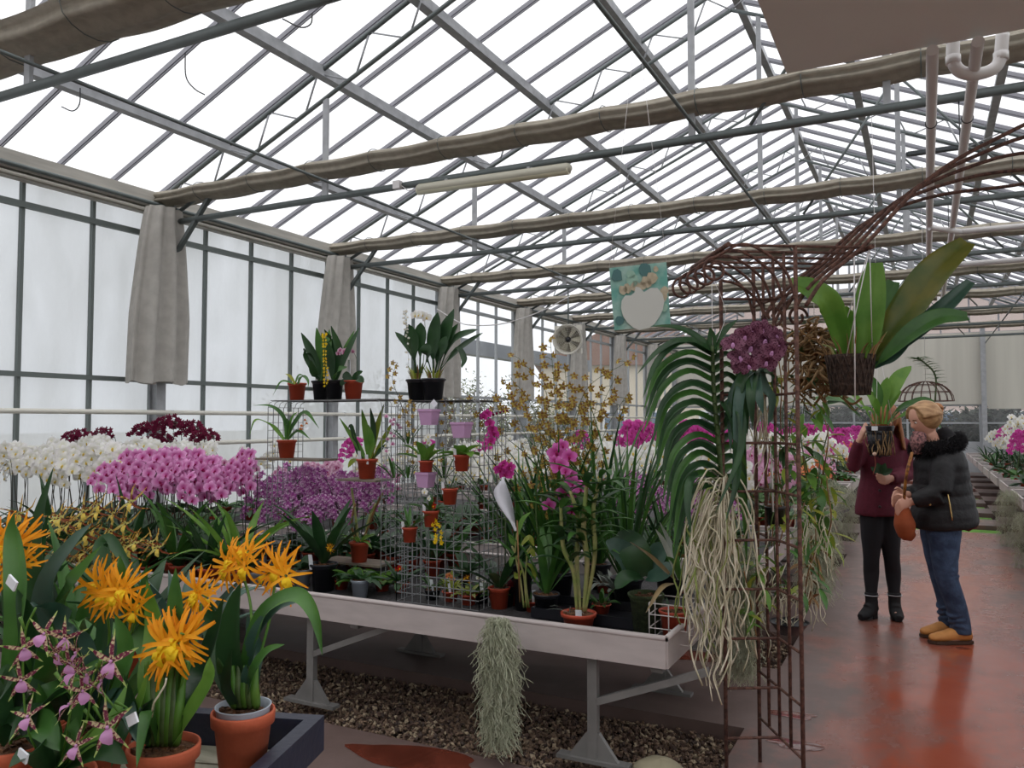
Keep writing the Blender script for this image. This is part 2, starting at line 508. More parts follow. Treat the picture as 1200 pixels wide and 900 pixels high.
g = MB(M_glass_wall); g.v += [V((XL, Yw, .8)), V((XR, Yw, .8)), V((XR, Yw, 2.0)), V((XL, Yw, 2.0))]; g.face((0, 1, 2, 3), 0, False); g.build('pane', wf)
pm = MB(M_steel); pm.box((1.52, Yw - .25, 2.2), (.13, .12, 4.4)); trim(pm)
# wall behind the viewer
m = MB(MATS['end_wall_lining']); m.box((-1.9, Y0 - .05, 2.2), (XR - XL, .08, 4.4)); o = m.build('wall_front'); o['kind'] = 'structure'
# ---------------------------------------------------------------- floor
def floor_material():
    m = bpy.data.materials.new('painted_red_concrete'); m.use_nodes = True
    nt = m.node_tree; N = nt.nodes; L = nt.links; b = N['Principled BSDF']
    tc = N.new('ShaderNodeTexCoord'); sp = N.new('ShaderNodeSeparateXYZ'); L.new(tc.outputs['Object'], sp.inputs[0])
    def noise_(scale, det=5, rough=.6, st=None):
        mp = N.new('ShaderNodeMapping'); L.new(tc.outputs['Object'], mp.inputs[0])
        if st: mp.inputs['Scale'].default_value = st
        n = N.new('ShaderNodeTexNoise'); n.inputs['Scale'].default_value = scale; n.inputs['Detail'].default_value = det; n.inputs['Roughness'].default_value = rough
        L.new(mp.outputs[0], n.inputs[0]); return n.outputs['Fac']
    def math_(op, a, b_=None, clamp=False):
        n = N.new('ShaderNodeMath'); n.operation = op; n.use_clamp = clamp
        for i, q in enumerate((a, b_)):
            if q is None: continue
            if isinstance(q, (int, float)): n.inputs[i].default_value = q
            else: L.new(q, n.inputs[i])
        return n.outputs[0]
    # worn paint: strongest along the middle of the walkway (x about .15)
    dx = math_('ABSOLUTE', math_('SUBTRACT', sp.outputs['X'], .12))
    wlk = math_('SUBTRACT', 1.0, math_('MULTIPLY', dx, 1.35))
    n1 = noise_(1.7, 6, .65, (1, .55, 1)); n2 = noise_(9, 5, .7)
    f = math_('ADD', wlk, math_('MULTIPLY', math_('SUBTRACT', n1, .48), 3.2))
    f = math_('ADD', f, math_('MULTIPLY', math_('SUBTRACT', n2, .5), .9))
    f = math_('MULTIPLY', f, 1.0, True)
    red = N.new('ShaderNodeValToRGB'); L.new(noise_(3.1, 4), red.inputs[0])
    red.color_ramp.elements[0].color = (*srgb(140, 64, 44), 1); red.color_ramp.elements[1].color = (*srgb(160, 86, 64), 1)
    grey = N.new('ShaderNodeValToRGB'); L.new(noise_(4.5, 6), grey.inputs[0])
    grey.color_ramp.elements[0].color = (*srgb(88, 70, 64), 1); grey.color_ramp.elements[1].color = (*srgb(120, 102, 98), 1)
    mx = N.new('ShaderNodeMix'); mx.data_type = 'RGBA'; L.new(f, mx.inputs['Factor']); L.new(grey.outputs[0], mx.inputs['A']); L.new(red.outputs[0], mx.inputs['B'])
    # puddled / stained spots
    nd = noise_(1.25, 3, .45); pd = N.new('ShaderNodeMapRange'); pd.inputs['From Min'].default_value = .70; pd.inputs['From Max'].default_value = .72
    L.new(nd, pd.inputs[0])
    mx2 = N.new('ShaderNodeMix'); mx2.data_type = 'RGBA'; L.new(pd.outputs[0], mx2.inputs['Factor']); L.new(mx.outputs['Result'], mx2.inputs['A']); mx2.inputs['B'].default_value = (*srgb(98, 40, 30), 1)
    L.new(mx2.outputs['Result'], b.inputs['Base Color'])
    rr = N.new('ShaderNodeMapRange'); rr.inputs['To Min'].default_value = .36; rr.inputs['To Max'].default_value = .12; L.new(f, rr.inputs[0])
    r2 = math_('ADD', math_('SUBTRACT', rr.outputs[0], math_('MULTIPLY', pd.outputs[0], .25), True), math_('MULTIPLY', noise_(6, 4), .08))
    L.new(r2, b.inputs['Roughness'])
    bp = N.new('ShaderNodeBump'); bp.inputs['Strength'].default_value = .06; bp.inputs['Distance'].default_value = .01
    L.new(noise_(22, 5), bp.inputs['Height']); L.new(bp.outputs[0], b.inputs['Normal'])
    return m
M_floor = floor_material()
BY = [3.38 + 1.95 * i for i in range(12)]      # front edge of each bench row
fl = MB(M_floor)
def slab(x0, x1, y0, y1):
    fl.box(((x0 + x1) / 2, (y0 + y1) / 2, -.06), (x1 - x0, y1 - y0, .12))
slab(-.83, .95, Y0, 12.7)
for yy in (13.6, 15.4, 17.2, 19.0, 20.8, 22.6, 24.4, 26.2): slab(-.83, .95, yy, yy + .85)
slab(XL, -.83, Y0, 3.25)
slab(.95, XR, Y0, 3.25)
for i, b in enumerate(BY):
    e1 = (BY[i + 1] - .13) if i + 1 < len(BY) else 27.3
    if b + .75 < 27: 
        slab(XL, -.83, b + .76, e1)
        slab(.95, XR, b + .76, e1)
fo = fl.build('floor'); fo['kind'] = 'structure'
# reddish dark wet patches that lie on the concrete
gb_ = MB(mat('damp_soil', srgb(62, 50, 40), .95, var=.3, scale=12, bump=.5, bscale=30))
gb_.box(((XL + XR) / 2, (Y0 + Y1) / 2, -.17), (XR - XL, Y1 - Y0, .1)); o = gb_.build('trim_%d' % k); o['kind'] = 'structure'; k += 1
tf = MB(mat('turf_green', srgb(92, 140, 48), .9, var=.3, scale=14))
for yy in (12.78, 14.5, 16.3, 18.1): tf.box((.06, yy + .4, -.09), (1.7, .75, .06))
o = tf.build('turf_strip'); tag(o, 'bright green turf between the crosswise slabs at the end of the walkway', 'grass', None, 'stuff')
# wet patches
M_wet = mat('wet_concrete', srgb(100, 50, 38), .06, var=.3, scale=4)
def puddle(cx, cy, rx, ry, seed, rot):
    m = MB(M_wet); m.v.append(V((cx, cy, .004)))
    n = 40
    for i in range(n):
        a = 2 * PI * i / n
        r = 1 + .45 * noise.noise(V((math.cos(a) * 1.4 + seed, math.sin(a) * 1.4, seed)))
        x_ = math.cos(a) * rx * r; y_ = math.sin(a) * ry * r
        m.v.append(V((cx + x_ * math.cos(rot) - y_ * math.sin(rot), cy + x_ * math.sin(rot) + y_ * math.cos(rot), .002)))
    for i in range(n): m.face((0, 1 + i, 1 + (i + 1) % n), 0)
    return m
for j, (x_, y_, rx, ry, lab) in enumerate(((490, 890, .34, .11, 'dark red wet patch on the concrete before the gravel'), (930, 838, .12, .05, 'small round wet patch beyond the rusty trellis foot'), (930, 872, .13, .06, 'red wet patch at the rusty trellis foot'), (800, 768, .35, .12, 'dark wet patch under the long bench'))):
    p = at_z(x_, y_, 0)
    o = puddle(p.x, p.y, rx, ry, j * 3.3, .1).build('wet_patch'); tag(o, lab, 'puddle')
# ---------------------------------------------------------------- gravel
def gravel(x0, x1, y0, y1, n, seed, name_label, big=False):
    R = random.Random(seed)
    ms = [mat('pebble_a', srgb(120, 98, 80), .8, var=.2, scale=30), mat('pebble_b', srgb(88, 68, 58), .8, var=.2, scale=30), mat('pebble_c', srgb(164, 146, 122), .8, var=.15, scale=30), mat('pebble_d', srgb(74, 60, 54), .8, var=.2, scale=30)]
    m = MB(*ms)
    for i in range(n):
        x = R.uniform(x0, x1); y = R.uniform(y0, y1); s_ = R.uniform(.009, .019)
        c = V((x, y, -.105 + R.uniform(0, .05)))
        mi = R.choice((0, 0, 1, 1, 2, 3))
        ax = V((R.uniform(-1, 1), R.uniform(-1, 1), R.uniform(-1, 1))).normalized(); rot = Matrix.Rotation(R.uniform(0, 6), 3, ax)
        st = len(m.v)
        for p in ((1, 0, 0), (-1, 0, 0), (0, 1, 0), (0, -1, 0), (0, 0, 1), (0, 0, -1)):
            q = rot @ V((p[0] * s_ * R.uniform(.8, 1.2), p[1] * s_ * R.uniform(.6, 1), p[2] * s_ * R.uniform(.4, .7)))
            m.v.append(c + q)
        for f in ((0, 2, 4), (2, 1, 4), (1, 3, 4), (3, 0, 4), (2, 0, 5), (1, 2, 5), (3, 1, 5), (0, 3, 5)): m.face([st + q for q in f], mi, False)
    o = m.build('gravel'); tag(o, name_label, 'gravel', None, 'stuff'); return o
gravel(-5.2, -.84, 3.26, 4.13, 24000, 1, 'brown gravel bed under the nearest bench')
gravel(-2.2, -.84, 5.21, 6.08, 2600, 2, 'brown gravel under the second bench by the walkway')
gravel(-1.6, -.84, 7.16, 8.03, 1500, 3, 'brown gravel under the third bench by the walkway')
# ---------------------------------------------------------------- benches
M_bench = mat('bench_aluminium', srgb(188, 178, 176), .5, .15, var=.07, scale=5, stretch=(1, 1, 4))
M_leg = mat('bench_leg_grey', srgb(128, 126, 124), .5, .3, var=.12, scale=7)
M_matting = mat('black_capillary_matting', srgb(56, 54, 56), .7, var=.5, scale=60, bump=.4, bscale=80)
def make_bench(xa, xb, dep, name='growing_bench'):
    """front edge at y=0, base at floor"""
    root = thing(name, (0, 0, 0), '', 'bench')
    z1 = .60
    m = MB(M_bench)
    t = .018
    for a, b in (((xa, 0), (xb, 0)), ((xa, dep), (xb, dep)), ((xa, 0), (xa, dep)), ((xb, 0), (xb, dep))):
        p = V((a[0], a[1], z1 - .065)); q = V((b[0], b[1], z1 - .065))
        m.beam(p, q, t, .13)
        m.tube([V((a[0], a[1], z1 - .004)), V((b[0], b[1], z1 - .004))], .013, 0, 8)
    m.build('rim', root)
    m = MB(M_matting)
    m.box(((xa + xb) / 2, dep / 2, z1 - .085), (xb - xa - .03, dep - .03, .02)); m.build('tray_bed', root)
    nlegs = max(2, int(round((xb - xa) / 1.62)) + 1)
    xs = [xb - .35 - 1.62 * i for i in range(nlegs) if xb - .35 - 1.62 * i > xa + .1]
    for x in xs:
        for y in (.05, dep - .45):
            g = MB(M_leg)
            g.box((x, y, .235), (.045, .035, .47)); 
            n = len(g.v)
            for yy in (y - .012, y + .012): g.v += [V((x - .13, yy, .0)), V((x + .13, yy, 0)), V((x + .03, yy, .13)), V((x - .03, yy, .13))]
            for f in ((0, 1, 2, 3), (7, 6, 5, 4), (0, 4, 5, 1), (1, 5, 6, 2), (2, 6, 7, 3), (3, 7, 4, 0)): g.face([n + i for i in f], 0, False)
            g.box((x, y, .008), (.34, .06, .016))
            g.build('leg', root)
            if y < .1 or True:
                s_ = MB(M_leg); s_.beam((x + .02, y, .27), (x + .52, y, .47), .035, .03); s_.build('brace', root)
    c = MB(M_leg)
    for x in xs: c.box((x + .3, dep / 2, .455), (.05, dep - .05, .03))
    c.build('cross_bar', root)
    return root
bl = make_bench(-6.75, -1.0, 1.55)
names_b = ['nearest', 'second', 'third', 'fourth', 'fifth', 'sixth', 'seventh', 'eighth', 'ninth', 'tenth', 'eleventh', 'twelfth']
for i, b in enumerate(BY):
    if b > 25.5: continue
    o = bl if i == 0 else copy_tree(bl)
    o.location = V((0, b, 0)); o['label'] = 'long pale metal growing bench left of the red walkway, %s row from the viewer' % names_b[i]
    o['group'] = 'growing benches left of the walkway'
br_ = make_bench(1.0, 3.7, 1.5)
first = True
for i, b in enumerate(BY):
    if b < 5 or b > 25.5: continue
    o = br_ if first else copy_tree(br_)
    first = False
    o.location = V((0, b, 0)); o['label'] = 'pale metal growing bench right of the red walkway, %s row from the viewer' % names_b[i]
    o['group'] = 'growing benches right of the walkway'
# ---------------------------------------------------------------- outside
gr = MB(mat('outside_ground', srgb(128, 126, 112), .95, var=.25, scale=.4)); gr.box((0, 15, -.3), (220, 220, .1)); o = gr.build('ground_outside'); o['kind'] = 'structure'
# ================================================================ plant kit
def leaf_mat(name, c1, c2, rough=.38, trans=.22, scale=6, stretch=None):
    return mat(name, c1, rough, col2=c2, scale=scale, trans=trans, spec=.45, stretch=stretch)
G_dark = leaf_mat('leaf_dark_green', srgb(34, 62, 36), srgb(52, 88, 48))
G_mid = leaf_mat('leaf_mid_green', srgb(52, 92, 40), srgb(78, 124, 54))
G_bright = leaf_mat('leaf_bright_green', srgb(84, 132, 48), srgb(120, 160, 70), trans=.35)
G_yel = leaf_mat('leaf_yellow_green', srgb(128, 150, 56), srgb(170, 170, 70), trans=.35)
G_blue = leaf_mat('leaf_blue_green', srgb(48, 80, 66), srgb(84, 112, 98), .32)
G_silver = leaf_mat('leaf_silver', srgb(150, 158, 150), srgb(186, 190, 182), .7, .1)
G_stem = mat('flower_stem_green', srgb(72, 92, 48), .5, var=.2, scale=30)
G_stemdk = mat('flower_stem_dark', srgb(54, 50, 38), .5, var=.2, scale=30)
G_cane = mat('pale_cane', srgb(168, 158, 108), .5, col2=srgb(122, 140, 70), scale=14)
M_terra = mat('terracotta', srgb(196, 96, 64), .75, var=.1, scale=11, bump=.1, bscale=60)
M_terra2 = mat('orange_plastic_pot', srgb(188, 76, 52), .45, var=.06, scale=9)
M_black = mat('black_plastic_pot', srgb(30, 30, 36), .28)
M_lilac = mat('lilac_plastic_pot', srgb(192, 150, 190), .5)
M_greypot = mat('grey_plastic_pot', srgb(176, 184, 196), .45)
M_bark = mat('bark_mix', srgb(78, 52, 36), .95, col2=srgb(128, 88, 58), scale=60, bump=.8, bscale=90)
M_tag = mat('white_plant_tag', srgb(228, 230, 236), .5)
M_root = mat('aerial_root', srgb(222, 214, 194), .8, col2=srgb(176, 170, 138), scale=18)
M_wire = mat('grey_wire', srgb(150, 152, 154), .5, .4)
M_rust = mat('rusty_iron', srgb(66, 42, 36), .85, col2=srgb(112, 78, 66), scale=45, bump=.4, bscale=120)

def petal_mat(name, inner, outer, spots=None, sp_scale=18, rin=.1, rout=.42, trans=.3):
    if name in MATS: return MATS[name]
    m = bpy.data.materials.new(name); m.use_nodes = True
    nt = m.node_tree; N = nt.nodes; L = nt.links; b = N['Principled BSDF']; out = N['Material Output']
    b.inputs['Roughness'].default_value = .6; b.inputs['Specular IOR Level'].default_value = .25
    tc = N.new('ShaderNodeTexCoord'); ln = N.new('ShaderNodeVectorMath'); ln.operation = 'LENGTH'; L.new(tc.outputs['Object'], ln.inputs[0])
    rp = N.new('ShaderNodeValToRGB'); L.new(ln.outputs['Value'], rp.inputs[0])
    rp.color_ramp.elements[0].position = rin; rp.color_ramp.elements[1].position = rout
    rp.color_ramp.elements[0].color = (*inner, 1); rp.color_ramp.elements[1].color = (*outer, 1)
    sock = rp.outputs[0]
    if spots:
        ns = N.new('ShaderNodeTexNoise'); ns.inputs['Scale'].default_value = sp_scale; ns.inputs['Detail'].default_value = 2; L.new(tc.outputs['Object'], ns.inputs[0])
        mr = N.new('ShaderNodeMapRange'); mr.inputs['From Min'].default_value = .48; mr.inputs['From Max'].default_value = .56; L.new(ns.outputs['Fac'], mr.inputs[0])
        mx = N.new('ShaderNodeMix'); mx.data_type = 'RGBA'; L.new(mr.outputs[0], mx.inputs['Factor']); L.new(sock, mx.inputs['A']); mx.inputs['B'].default_value = (*spots, 1)
        sock = mx.outputs['Result']
    L.new(sock, b.inputs['Base Color'])
    tr = N.new('ShaderNodeBsdfTranslucent'); L.new(sock, tr.inputs['Color'])
    mx = N.new('ShaderNodeMixShader'); mx.inputs[0].default_value = trans; L.new(b.outputs[0], mx.inputs[1]); L.new(tr.outputs[0], mx.inputs[2]); L.new(mx.outputs[0], out.inputs['Surface'])
    MATS[name] = m; return m
P_white = petal_mat('petal_white', srgb(240, 240, 226), srgb(244, 242, 242))
P_pink = petal_mat('petal_pink', srgb(206, 96, 170), srgb(234, 170, 218))
P_pinkpale = petal_mat('petal_pale_pink', srgb(206, 120, 170), srgb(236, 200, 220))
P_hot = petal_mat('petal_hot_pink', srgb(200, 62, 150), srgb(228, 122, 200))
P_mag = petal_mat('petal_magenta', srgb(166, 30, 112), srgb(206, 66, 160))
P_mix = petal_mat('petal_purple_spotted', srgb(176, 84, 160), srgb(240, 212, 236), spots=srgb(174, 84, 164), sp_scale=7)
P_burg = petal_mat('petal_burgundy', srgb(92, 12, 44), srgb(128, 22, 66))
P_vanda = petal_mat('petal_dusky_purple', srgb(124, 70, 94), srgb(142, 94, 116), spots=srgb(88, 44, 64), sp_scale=14)
P_org = petal_mat('petal_orange', srgb(244, 176, 36), srgb(238, 150, 26), rin=.1, rout=.5)
P_peach = petal_mat('petal_peach', srgb(220, 140, 50), srgb(234, 150, 108))
P_yel = petal_mat('petal_yellow', srgb(240, 206, 40), srgb(240, 200, 30))
P_brown = petal_mat('petal_ochre_brown', srgb(190, 172, 84), srgb(176, 148, 78), spots=srgb(136, 92, 58), sp_scale=7)
P_spid = petal_mat('petal_straw_spider', srgb(206, 200, 120), srgb(192, 146, 60), spots=srgb(120, 58, 34), sp_scale=9)
P_star = petal_mat('petal_spotted_star', srgb(120, 50, 76), srgb(112, 42, 66), spots=srgb(206, 190, 150), sp_scale=16)
P_startip = petal_mat('petal_green_tip', srgb(170, 190, 110), srgb(170, 190, 110))
P_lip = petal_mat('lip_pink', srgb(214, 160, 206), srgb(206, 140, 196))
P_lipm = petal_mat('lip_magenta', srgb(160, 20, 90), srgb(180, 40, 110))
P_lipy = petal_mat('lip_yellow', srgb(230, 200, 90), srgb(236, 220, 130))
P_red = petal_mat('petal_red', srgb(190, 30, 24), srgb(206, 44, 30))

# ---- bloom meshes: unit diameter, facing +Z, top +Y
def petal(m, ang, L, W, mi, r0=.03, cup=.10, shape='oval', n=4, twist=0):
    d = V((math.cos(ang), math.sin(ang), 0)); pts = []; wd = []
    for i in range(n + 1):
        t = i / n
        pts.append(d * (r0 + L * t) + V((0, 0, cup * math.sin(t * PI * .9) - (cup * .4 * t))))
        if shape == 'oval': w_ = (math.sin(PI * (.10 + .84 * t))) ** .8
        elif shape == 'point': w_ = (1 - t) ** .7 * (.5 + 1.2 * t) if t < 1 else .02
        else: w_ = math.sin(PI * (.12 + .80 * t))
        wd.append(max(.02, W * w_))
    m.blade(pts, wd, V((0, 0, 1)), .12, mi)
def bloom(kind, pm, lm=None):
    m = MB(pm, lm or P_lipy)
    R = random.Random(kind + pm.name)
    if kind == 'moth':
        for a in (90, 214, 326): petal(m, math.radians(a), .46, .34, 0)
        for a in (8, 172): petal(m, math.radians(a), .47, .52, 0, cup=.07)
        m.ball((0, -.06, .07), .07, 1, 6, 4, (1, 1.3, .9)); petal(m, math.radians(270), .2, .16, 1, cup=.16, n=3)
    elif kind == 'small':
        for a in (90, 162, 234, 306, 18): petal(m, math.radians(a), .45, .27, 0, n=3)
        petal(m, math.radians(270), .3, .26, 1, cup=.15, n=3)
    elif kind == 'star':
        for a in (90, 155, 25, 232, 308): petal(m, math.radians(a), .40, .14, 0, shape='point', cup=.04, n=4)
        for a in (90, 155, 25, 232, 308):
            d = V((math.cos(math.radians(a)), math.sin(math.radians(a)), 0))
            m.blade([d * .36, d * .45, d * .54], [.045, .04, .008], V((0, 0, 1)), .1, 0 if False else m.m(P_startip))
        petal(m, math.radians(270), .26, .26, 1, cup=.10, n=4)
        m.ball((0, 0, .03), .035, 1, 6, 4)
    elif kind == 'spike':          # narrow pointed petals in two rings, orange cattleya-like
        for a in (90, 140, 40, 195, -15, 232, 308, 65, 118, 262):
            petal(m, math.radians(a + R.uniform(-8, 8)), R.uniform(.42, .54), .085, 0, shape='point', cup=R.uniform(-.05, .18), n=5)
        petal(m, math.radians(270), .26, .15, 1, cup=.16, n=4); petal(m, math.radians(250), .2, .1, 1, cup=.2, n=3)
    elif kind == 'spider':
        for a in (90, 150, 30, 215, 325):
            d = V((math.cos(math.radians(a)), math.sin(math.radians(a)), 0)); s_ = V((-d.y, d.x, 0))
            c = R.uniform(-.25, .25)
            m.blade([d * .02, d * .18 + V((0, 0, .05)), d * .36 + s_ * c * .3 + V((0, 0, .05)), d * .55 + s_ * c - V((0, 0, .05))], [.05, .065, .04, .006], V((0, 0, 1)), .2, 0)
        petal(m, math.radians(270), .24, .13, 1, cup=.1, n=3)
    elif kind == 'dancing':        # small five petals + skirt
        for a in (90, 165, 15, 230, 310): petal(m, math.radians(a), .40, .24, 0, n=3, cup=.12)
        petal(m, math.radians(270), .34, .30, 1, cup=.1, n=3)
    me = m.build('blossom_' + kind)
    data = me.data; bpy.data.objects.remove(me)
    return data
B_white = bloom('moth', P_white); B_pink = bloom('moth', P_pink, P_lipm); B_pale = bloom('moth', P_pinkpale, P_lipm); B_hot = bloom('moth', P_hot, P_lipm)
B_mix = bloom('small', P_mix, P_lip); B_mag = bloom('moth', P_mag, P_lipm); B_burg = bloom('small', P_burg, P_burg); B_van = bloom('moth', P_vanda, P_lip)
B_org = bloom('spike', P_org, P_yel); B_peach = bloom('moth', P_peach, P_lipm); B_brown = bloom('dancing', P_brown, P_lipy); B_spid = bloom('spider', P_spid, P_lipy)
B_star = bloom('star', P_star, P_lip); B_yel = bloom('dancing', P_yel, P_yel); B_red = bloom('small', P_red, P_yel); B_startip = None
B_wpink = bloom('small', P_pinkpale, P_lipm)

def add_bloom(data, parent, loc, face, size, roll=0.0, name='blossom'):
    o = bpy.data.objects.new(name, data); COL.objects.link(o); o.parent = parent
    o.location = V(loc) - parent_world(parent)
    f = V(face).normalized(); q = f.to_track_quat('Z', 'Y')
    o.rotation_mode = 'QUATERNION'
    from mathutils import Quaternion
    o.rotation_quaternion = q @ Quaternion((0, 0, 1), roll)
    o.scale = (size,) * 3
    return o
def face_up(face, R, j=.35):
    return (V(face) + V((R.uniform(-j, j), R.uniform(-j, j), R.uniform(-j, j)))).normalized()

# ---- parts
def pot(root, base, r, h, material, soil=True, rim=.0, seg=24, name='pot', inner=None):
    base = V(base); m = MB(material)
    t = r * .06
    rh = h * .2 if rim else h * .1; ro = r * 1.0; rb = r * .70
    prof = [(0.001, 0), (rb, 0), (rb + (ro * .9 - rb) * .95, h - rh), (ro, h - rh * .95), (ro * 1.02, h - .004), (ro, h), (ro - t, h), (ro - t * 1.4, h - h * .14), (ro - t * 1.6, h - h * .16)]
    m.lathe(base, prof, 0, seg)
    p = m.build(name, root)
    if inner is not None:
        im = MB(inner); im.lathe(base, [(ro * .80, h * .8), (ro * .86, h + .008), (ro * .90, h + .012), (ro * .84, h + .012), (ro * .78, h * .9)], 0, seg); im.build('inner_pot', p)
        ro *= .88; h += .01
    if soil:
        s_ = MB(M_bark); R = random.Random(int(abs(base.x * 1000 + base.y * 77)))
        z = h * .88; s_.lathe(base, [(ro - t * 1.4, z), (ro * .5, z + .006), (0.001, z + .01)], 0, seg)
        for i in range(14):
            a = R.uniform(0, 6.28); q = R.uniform(0, ro * .8)
            s_.box(base + V((math.cos(a) * q, math.sin(a) * q, z + .008)), (.018, .012, .01), 0, R.uniform(0, 3))
        s_.build('bark_mix', p)
    return p
def square_pot(root, c, w, h, material, name='pot'):
    c = V(c); m = MB(material); n = 0
    wt, wb = w / 2, w * .36
    for a, z in ((wb, 0), (wt * .93, h * .85), (wt, h * .85), (wt, h), (wt * .9, h), (wt * .86, h * .86)):
        for sx, sy in ((-1, -1), (1, -1), (1, 1), (-1, 1)): m.v.append(c + V((sx * a, sy * a, z)))
    for i in range(5):
        for k_ in range(4):
            m.face((i * 4 + k_, i * 4 + (k_ + 1) % 4, i * 4 + 4 + (k_ + 1) % 4, i * 4 + 4 + k_), 0, False)
    m.face((3, 2, 1, 0), 0, False); m.face((20, 21, 22, 23), 0, False)
    return m.build(name, root)
def rosette(root, c, n, L, W, lift=(0.2, 1.1), bend=(.6, 1.4), material=G_mid, seed=0, r0=.015, prof=None, fold=.25, name='foliage', alt=None, seg=6, az=None):
    R = random.Random(seed); m = MB(material); 
    if alt: m.m(alt)
    for i in range(n):
        a = (2 * PI * i / n * 1.0 + R.uniform(-.35, .35)) if az is None else R.uniform(*az)
        el = R.uniform(*lift); d = V((math.cos(a) * math.cos(el), math.sin(a) * math.cos(el), math.sin(el)))
        p0 = V(c) + V((math.cos(a) * r0, math.sin(a) * r0, 0))
        l = L * R.uniform(.7, 1.12)
        m.arc_blade(p0, d, V((-math.cos(a) * .3, -math.sin(a) * .3, 1)), l, W * R.uniform(.8, 1.1), R.uniform(*bend), seg, prof, fold, 0 if not alt or R.random() < .6 else 1)
    return m.build(name, root)
def broad(t): return max(.04, (math.sin(PI * (.10 + .86 * t))) ** .6) if t < 1 else .12
def strap(t): return max(.03, (.55 + .45 * math.sin(PI * min(1, t * 1.1))) * (1 - t ** 5)) if t < 1 else .03
def lance(t): return max(.03, math.sin(PI * (.06 + .92 * t)) ** .9)
def petiole(t): return .14 if t < .28 else max(.04, math.sin(PI * (t - .26) / .76) ** .75) if t < 1 else .05

def spike(root, pts, data, size, start=.45, count=9, R=None, face=V((0, -1, .15)), r=.0025, material=G_stem, both=True, off=.03, name='flower_spike', jit=.35, blooms=True, stake=None):
    R = R or random.Random(1)
    sp_ = spline(pts, 8); m = MB(material)
    m.tube(sp_, [r * (1.2 - .6 * i / len(sp_)) for i in range(len(sp_))], 0, 5)
    pos = []
    n = len(sp_) - 1
    for i in range(count):
        t = start + (1 - start) * i / max(1, count - 1)
        p = sp_[min(n, int(t * n))]; s_ = (1 if i % 2 else -1) * (off if both else 0)
        fd = face_up(face, R, jit)
        side = fd.cross(V((0, 0, 1)))
        if side.length < .01: side = V((1, 0, 0))
        side.normalize()
        q = p + side * s_ + fd * off * .6 + V((0, 0, R.uniform(-.2, .2) * off))
        m.tube([p, (p + q) / 2 + V((0, 0, .004)), q - fd * .004], r * .6, 0, 4, caps=False)
        pos.append((q, fd))
    sp_o = m.build(name, root)
    for q, fd in pos: add_bloom(data, sp_o, q, fd, size * R.uniform(.85, 1.1), R.uniform(-.25, .25))
    return sp_o
def plant_tag(root, p, h=.07, w=.02, yaw=0.2, lean=.2):
    p = V(p); m = MB(M_tag); 
    ex = V((math.cos(yaw), math.sin(yaw), 0)); ez = V((math.sin(yaw) * lean, -math.cos(yaw) * lean, 1)).normalized(); ey = ez.cross(ex)
    m.box(p + ez * h / 2, (w, .0015, h), 0, basis=(ex, ey, ez))
    return m.build('plant_tag', root)

# ---- potted moth orchid prototype, base at origin
PROT = V((0, 0, -50))      # prototypes are moved into place by their first use
def moth_orchid(name, data, size, seed, nsp=2, height=.55, count=9, potm=M_terra2, face=V((.35, -1, .1)), label='', cat='orchid', leafm=G_mid, stemm=G_stem, start=.5, off=.035, spread=.5, drop=.12, leaves=7, L=.24, W=.075, leafprof=broad, lift=(.15, .9)):
    R = random.Random(seed)
    root = thing(name, (0, 0, 0), label, cat)
    pot(root, (0, 0, 0), .062, .11, potm, seg=14)
    rosette(root, (0, 0, .10), leaves, L, W, lift, (.5, 1.2), leafm, seed, prof=leafprof, seg=5)
    for s_ in range(nsp):
        a = R.uniform(-.6, .6) + (PI * s_) ; hx = math.cos(a) * spread * .12
        h = height * R.uniform(.88, 1.08)
        side = (1 if s_ % 2 else -1) * R.uniform(.6, 1.2)
        pts = [(0.01 * side, 0, .1), (hx * .6, -.01, h * .5), (hx, -.02, h * .85), (hx + side * .07, -.05, h * 1.0), (hx + side * .16, -.09, h * (1.0 - drop)), (hx + side * .20, -.12, h * (1.0 - drop * 2.6))]
        spike(root, pts, data, size, start, count, R, face, .0028, stemm, off=off)
    return root
USED = set()
def place(proto, loc, rz=0.0, sc=1.0, label=None, group=None):
    if proto.name not in USED:
        for ch in kids(proto): kids(ch)
        USED.add(proto.name); o = proto
        o.location = V(loc); o.rotation_euler = (0, 0, rz); o.scale = (sc,) * 3
        if label: o['label'] = label
        if group: o['group'] = group
        return o
    return copy_tree(proto, V(loc), rz, sc, label, group)
ZB = .525     # top of the bench bed
# ================================================================ massed orchids on the benches
RM = random.Random(42)
def protos(name, data, size, k_, **kw):
    return [moth_orchid(name, data, size, 100 * k_ + i + len(name), **kw) for i in range(k_)]
pw = protos('white_moth_orchid', B_white, .095, 3, height=.68, count=9, start=.58, drop=.08, leafm=G_dark, stemm=G_stemdk)
pp = protos('pink_moth_orchid', B_pink, .088, 3, height=.68, count=9, start=.58, drop=.08, leafm=G_dark, stemm=G_stemdk)
pm_ = protos('purple_spotted_orchid', B_mix, .068, 3, height=.60, count=14, nsp=3, leafm=G_dark, start=.35, off=.045, drop=.14, stemm=G_stemdk)
pb = protos('burgundy_orchid', B_burg, .05, 2, height=.86, count=18, nsp=3, leafm=G_dark, start=.6, off=.04, drop=.02, stemm=G_stemdk)
ph = protos('magenta_moth_orchid', B_hot, .075, 2, height=.80, count=14, nsp=3, leafm=G_dark, start=.55, off=.045, stemm=G_stemdk)
po = protos('peach_moth_orchid', B_peach, .085, 1, height=.62, count=12, nsp=3, leafm=G_mid, off=.04, start=.5)
pl = protos('pale_pink_moth_orchid', B_pale, .085, 2, height=.6, count=12, nsp=2, leafm=G_mid, off=.04)
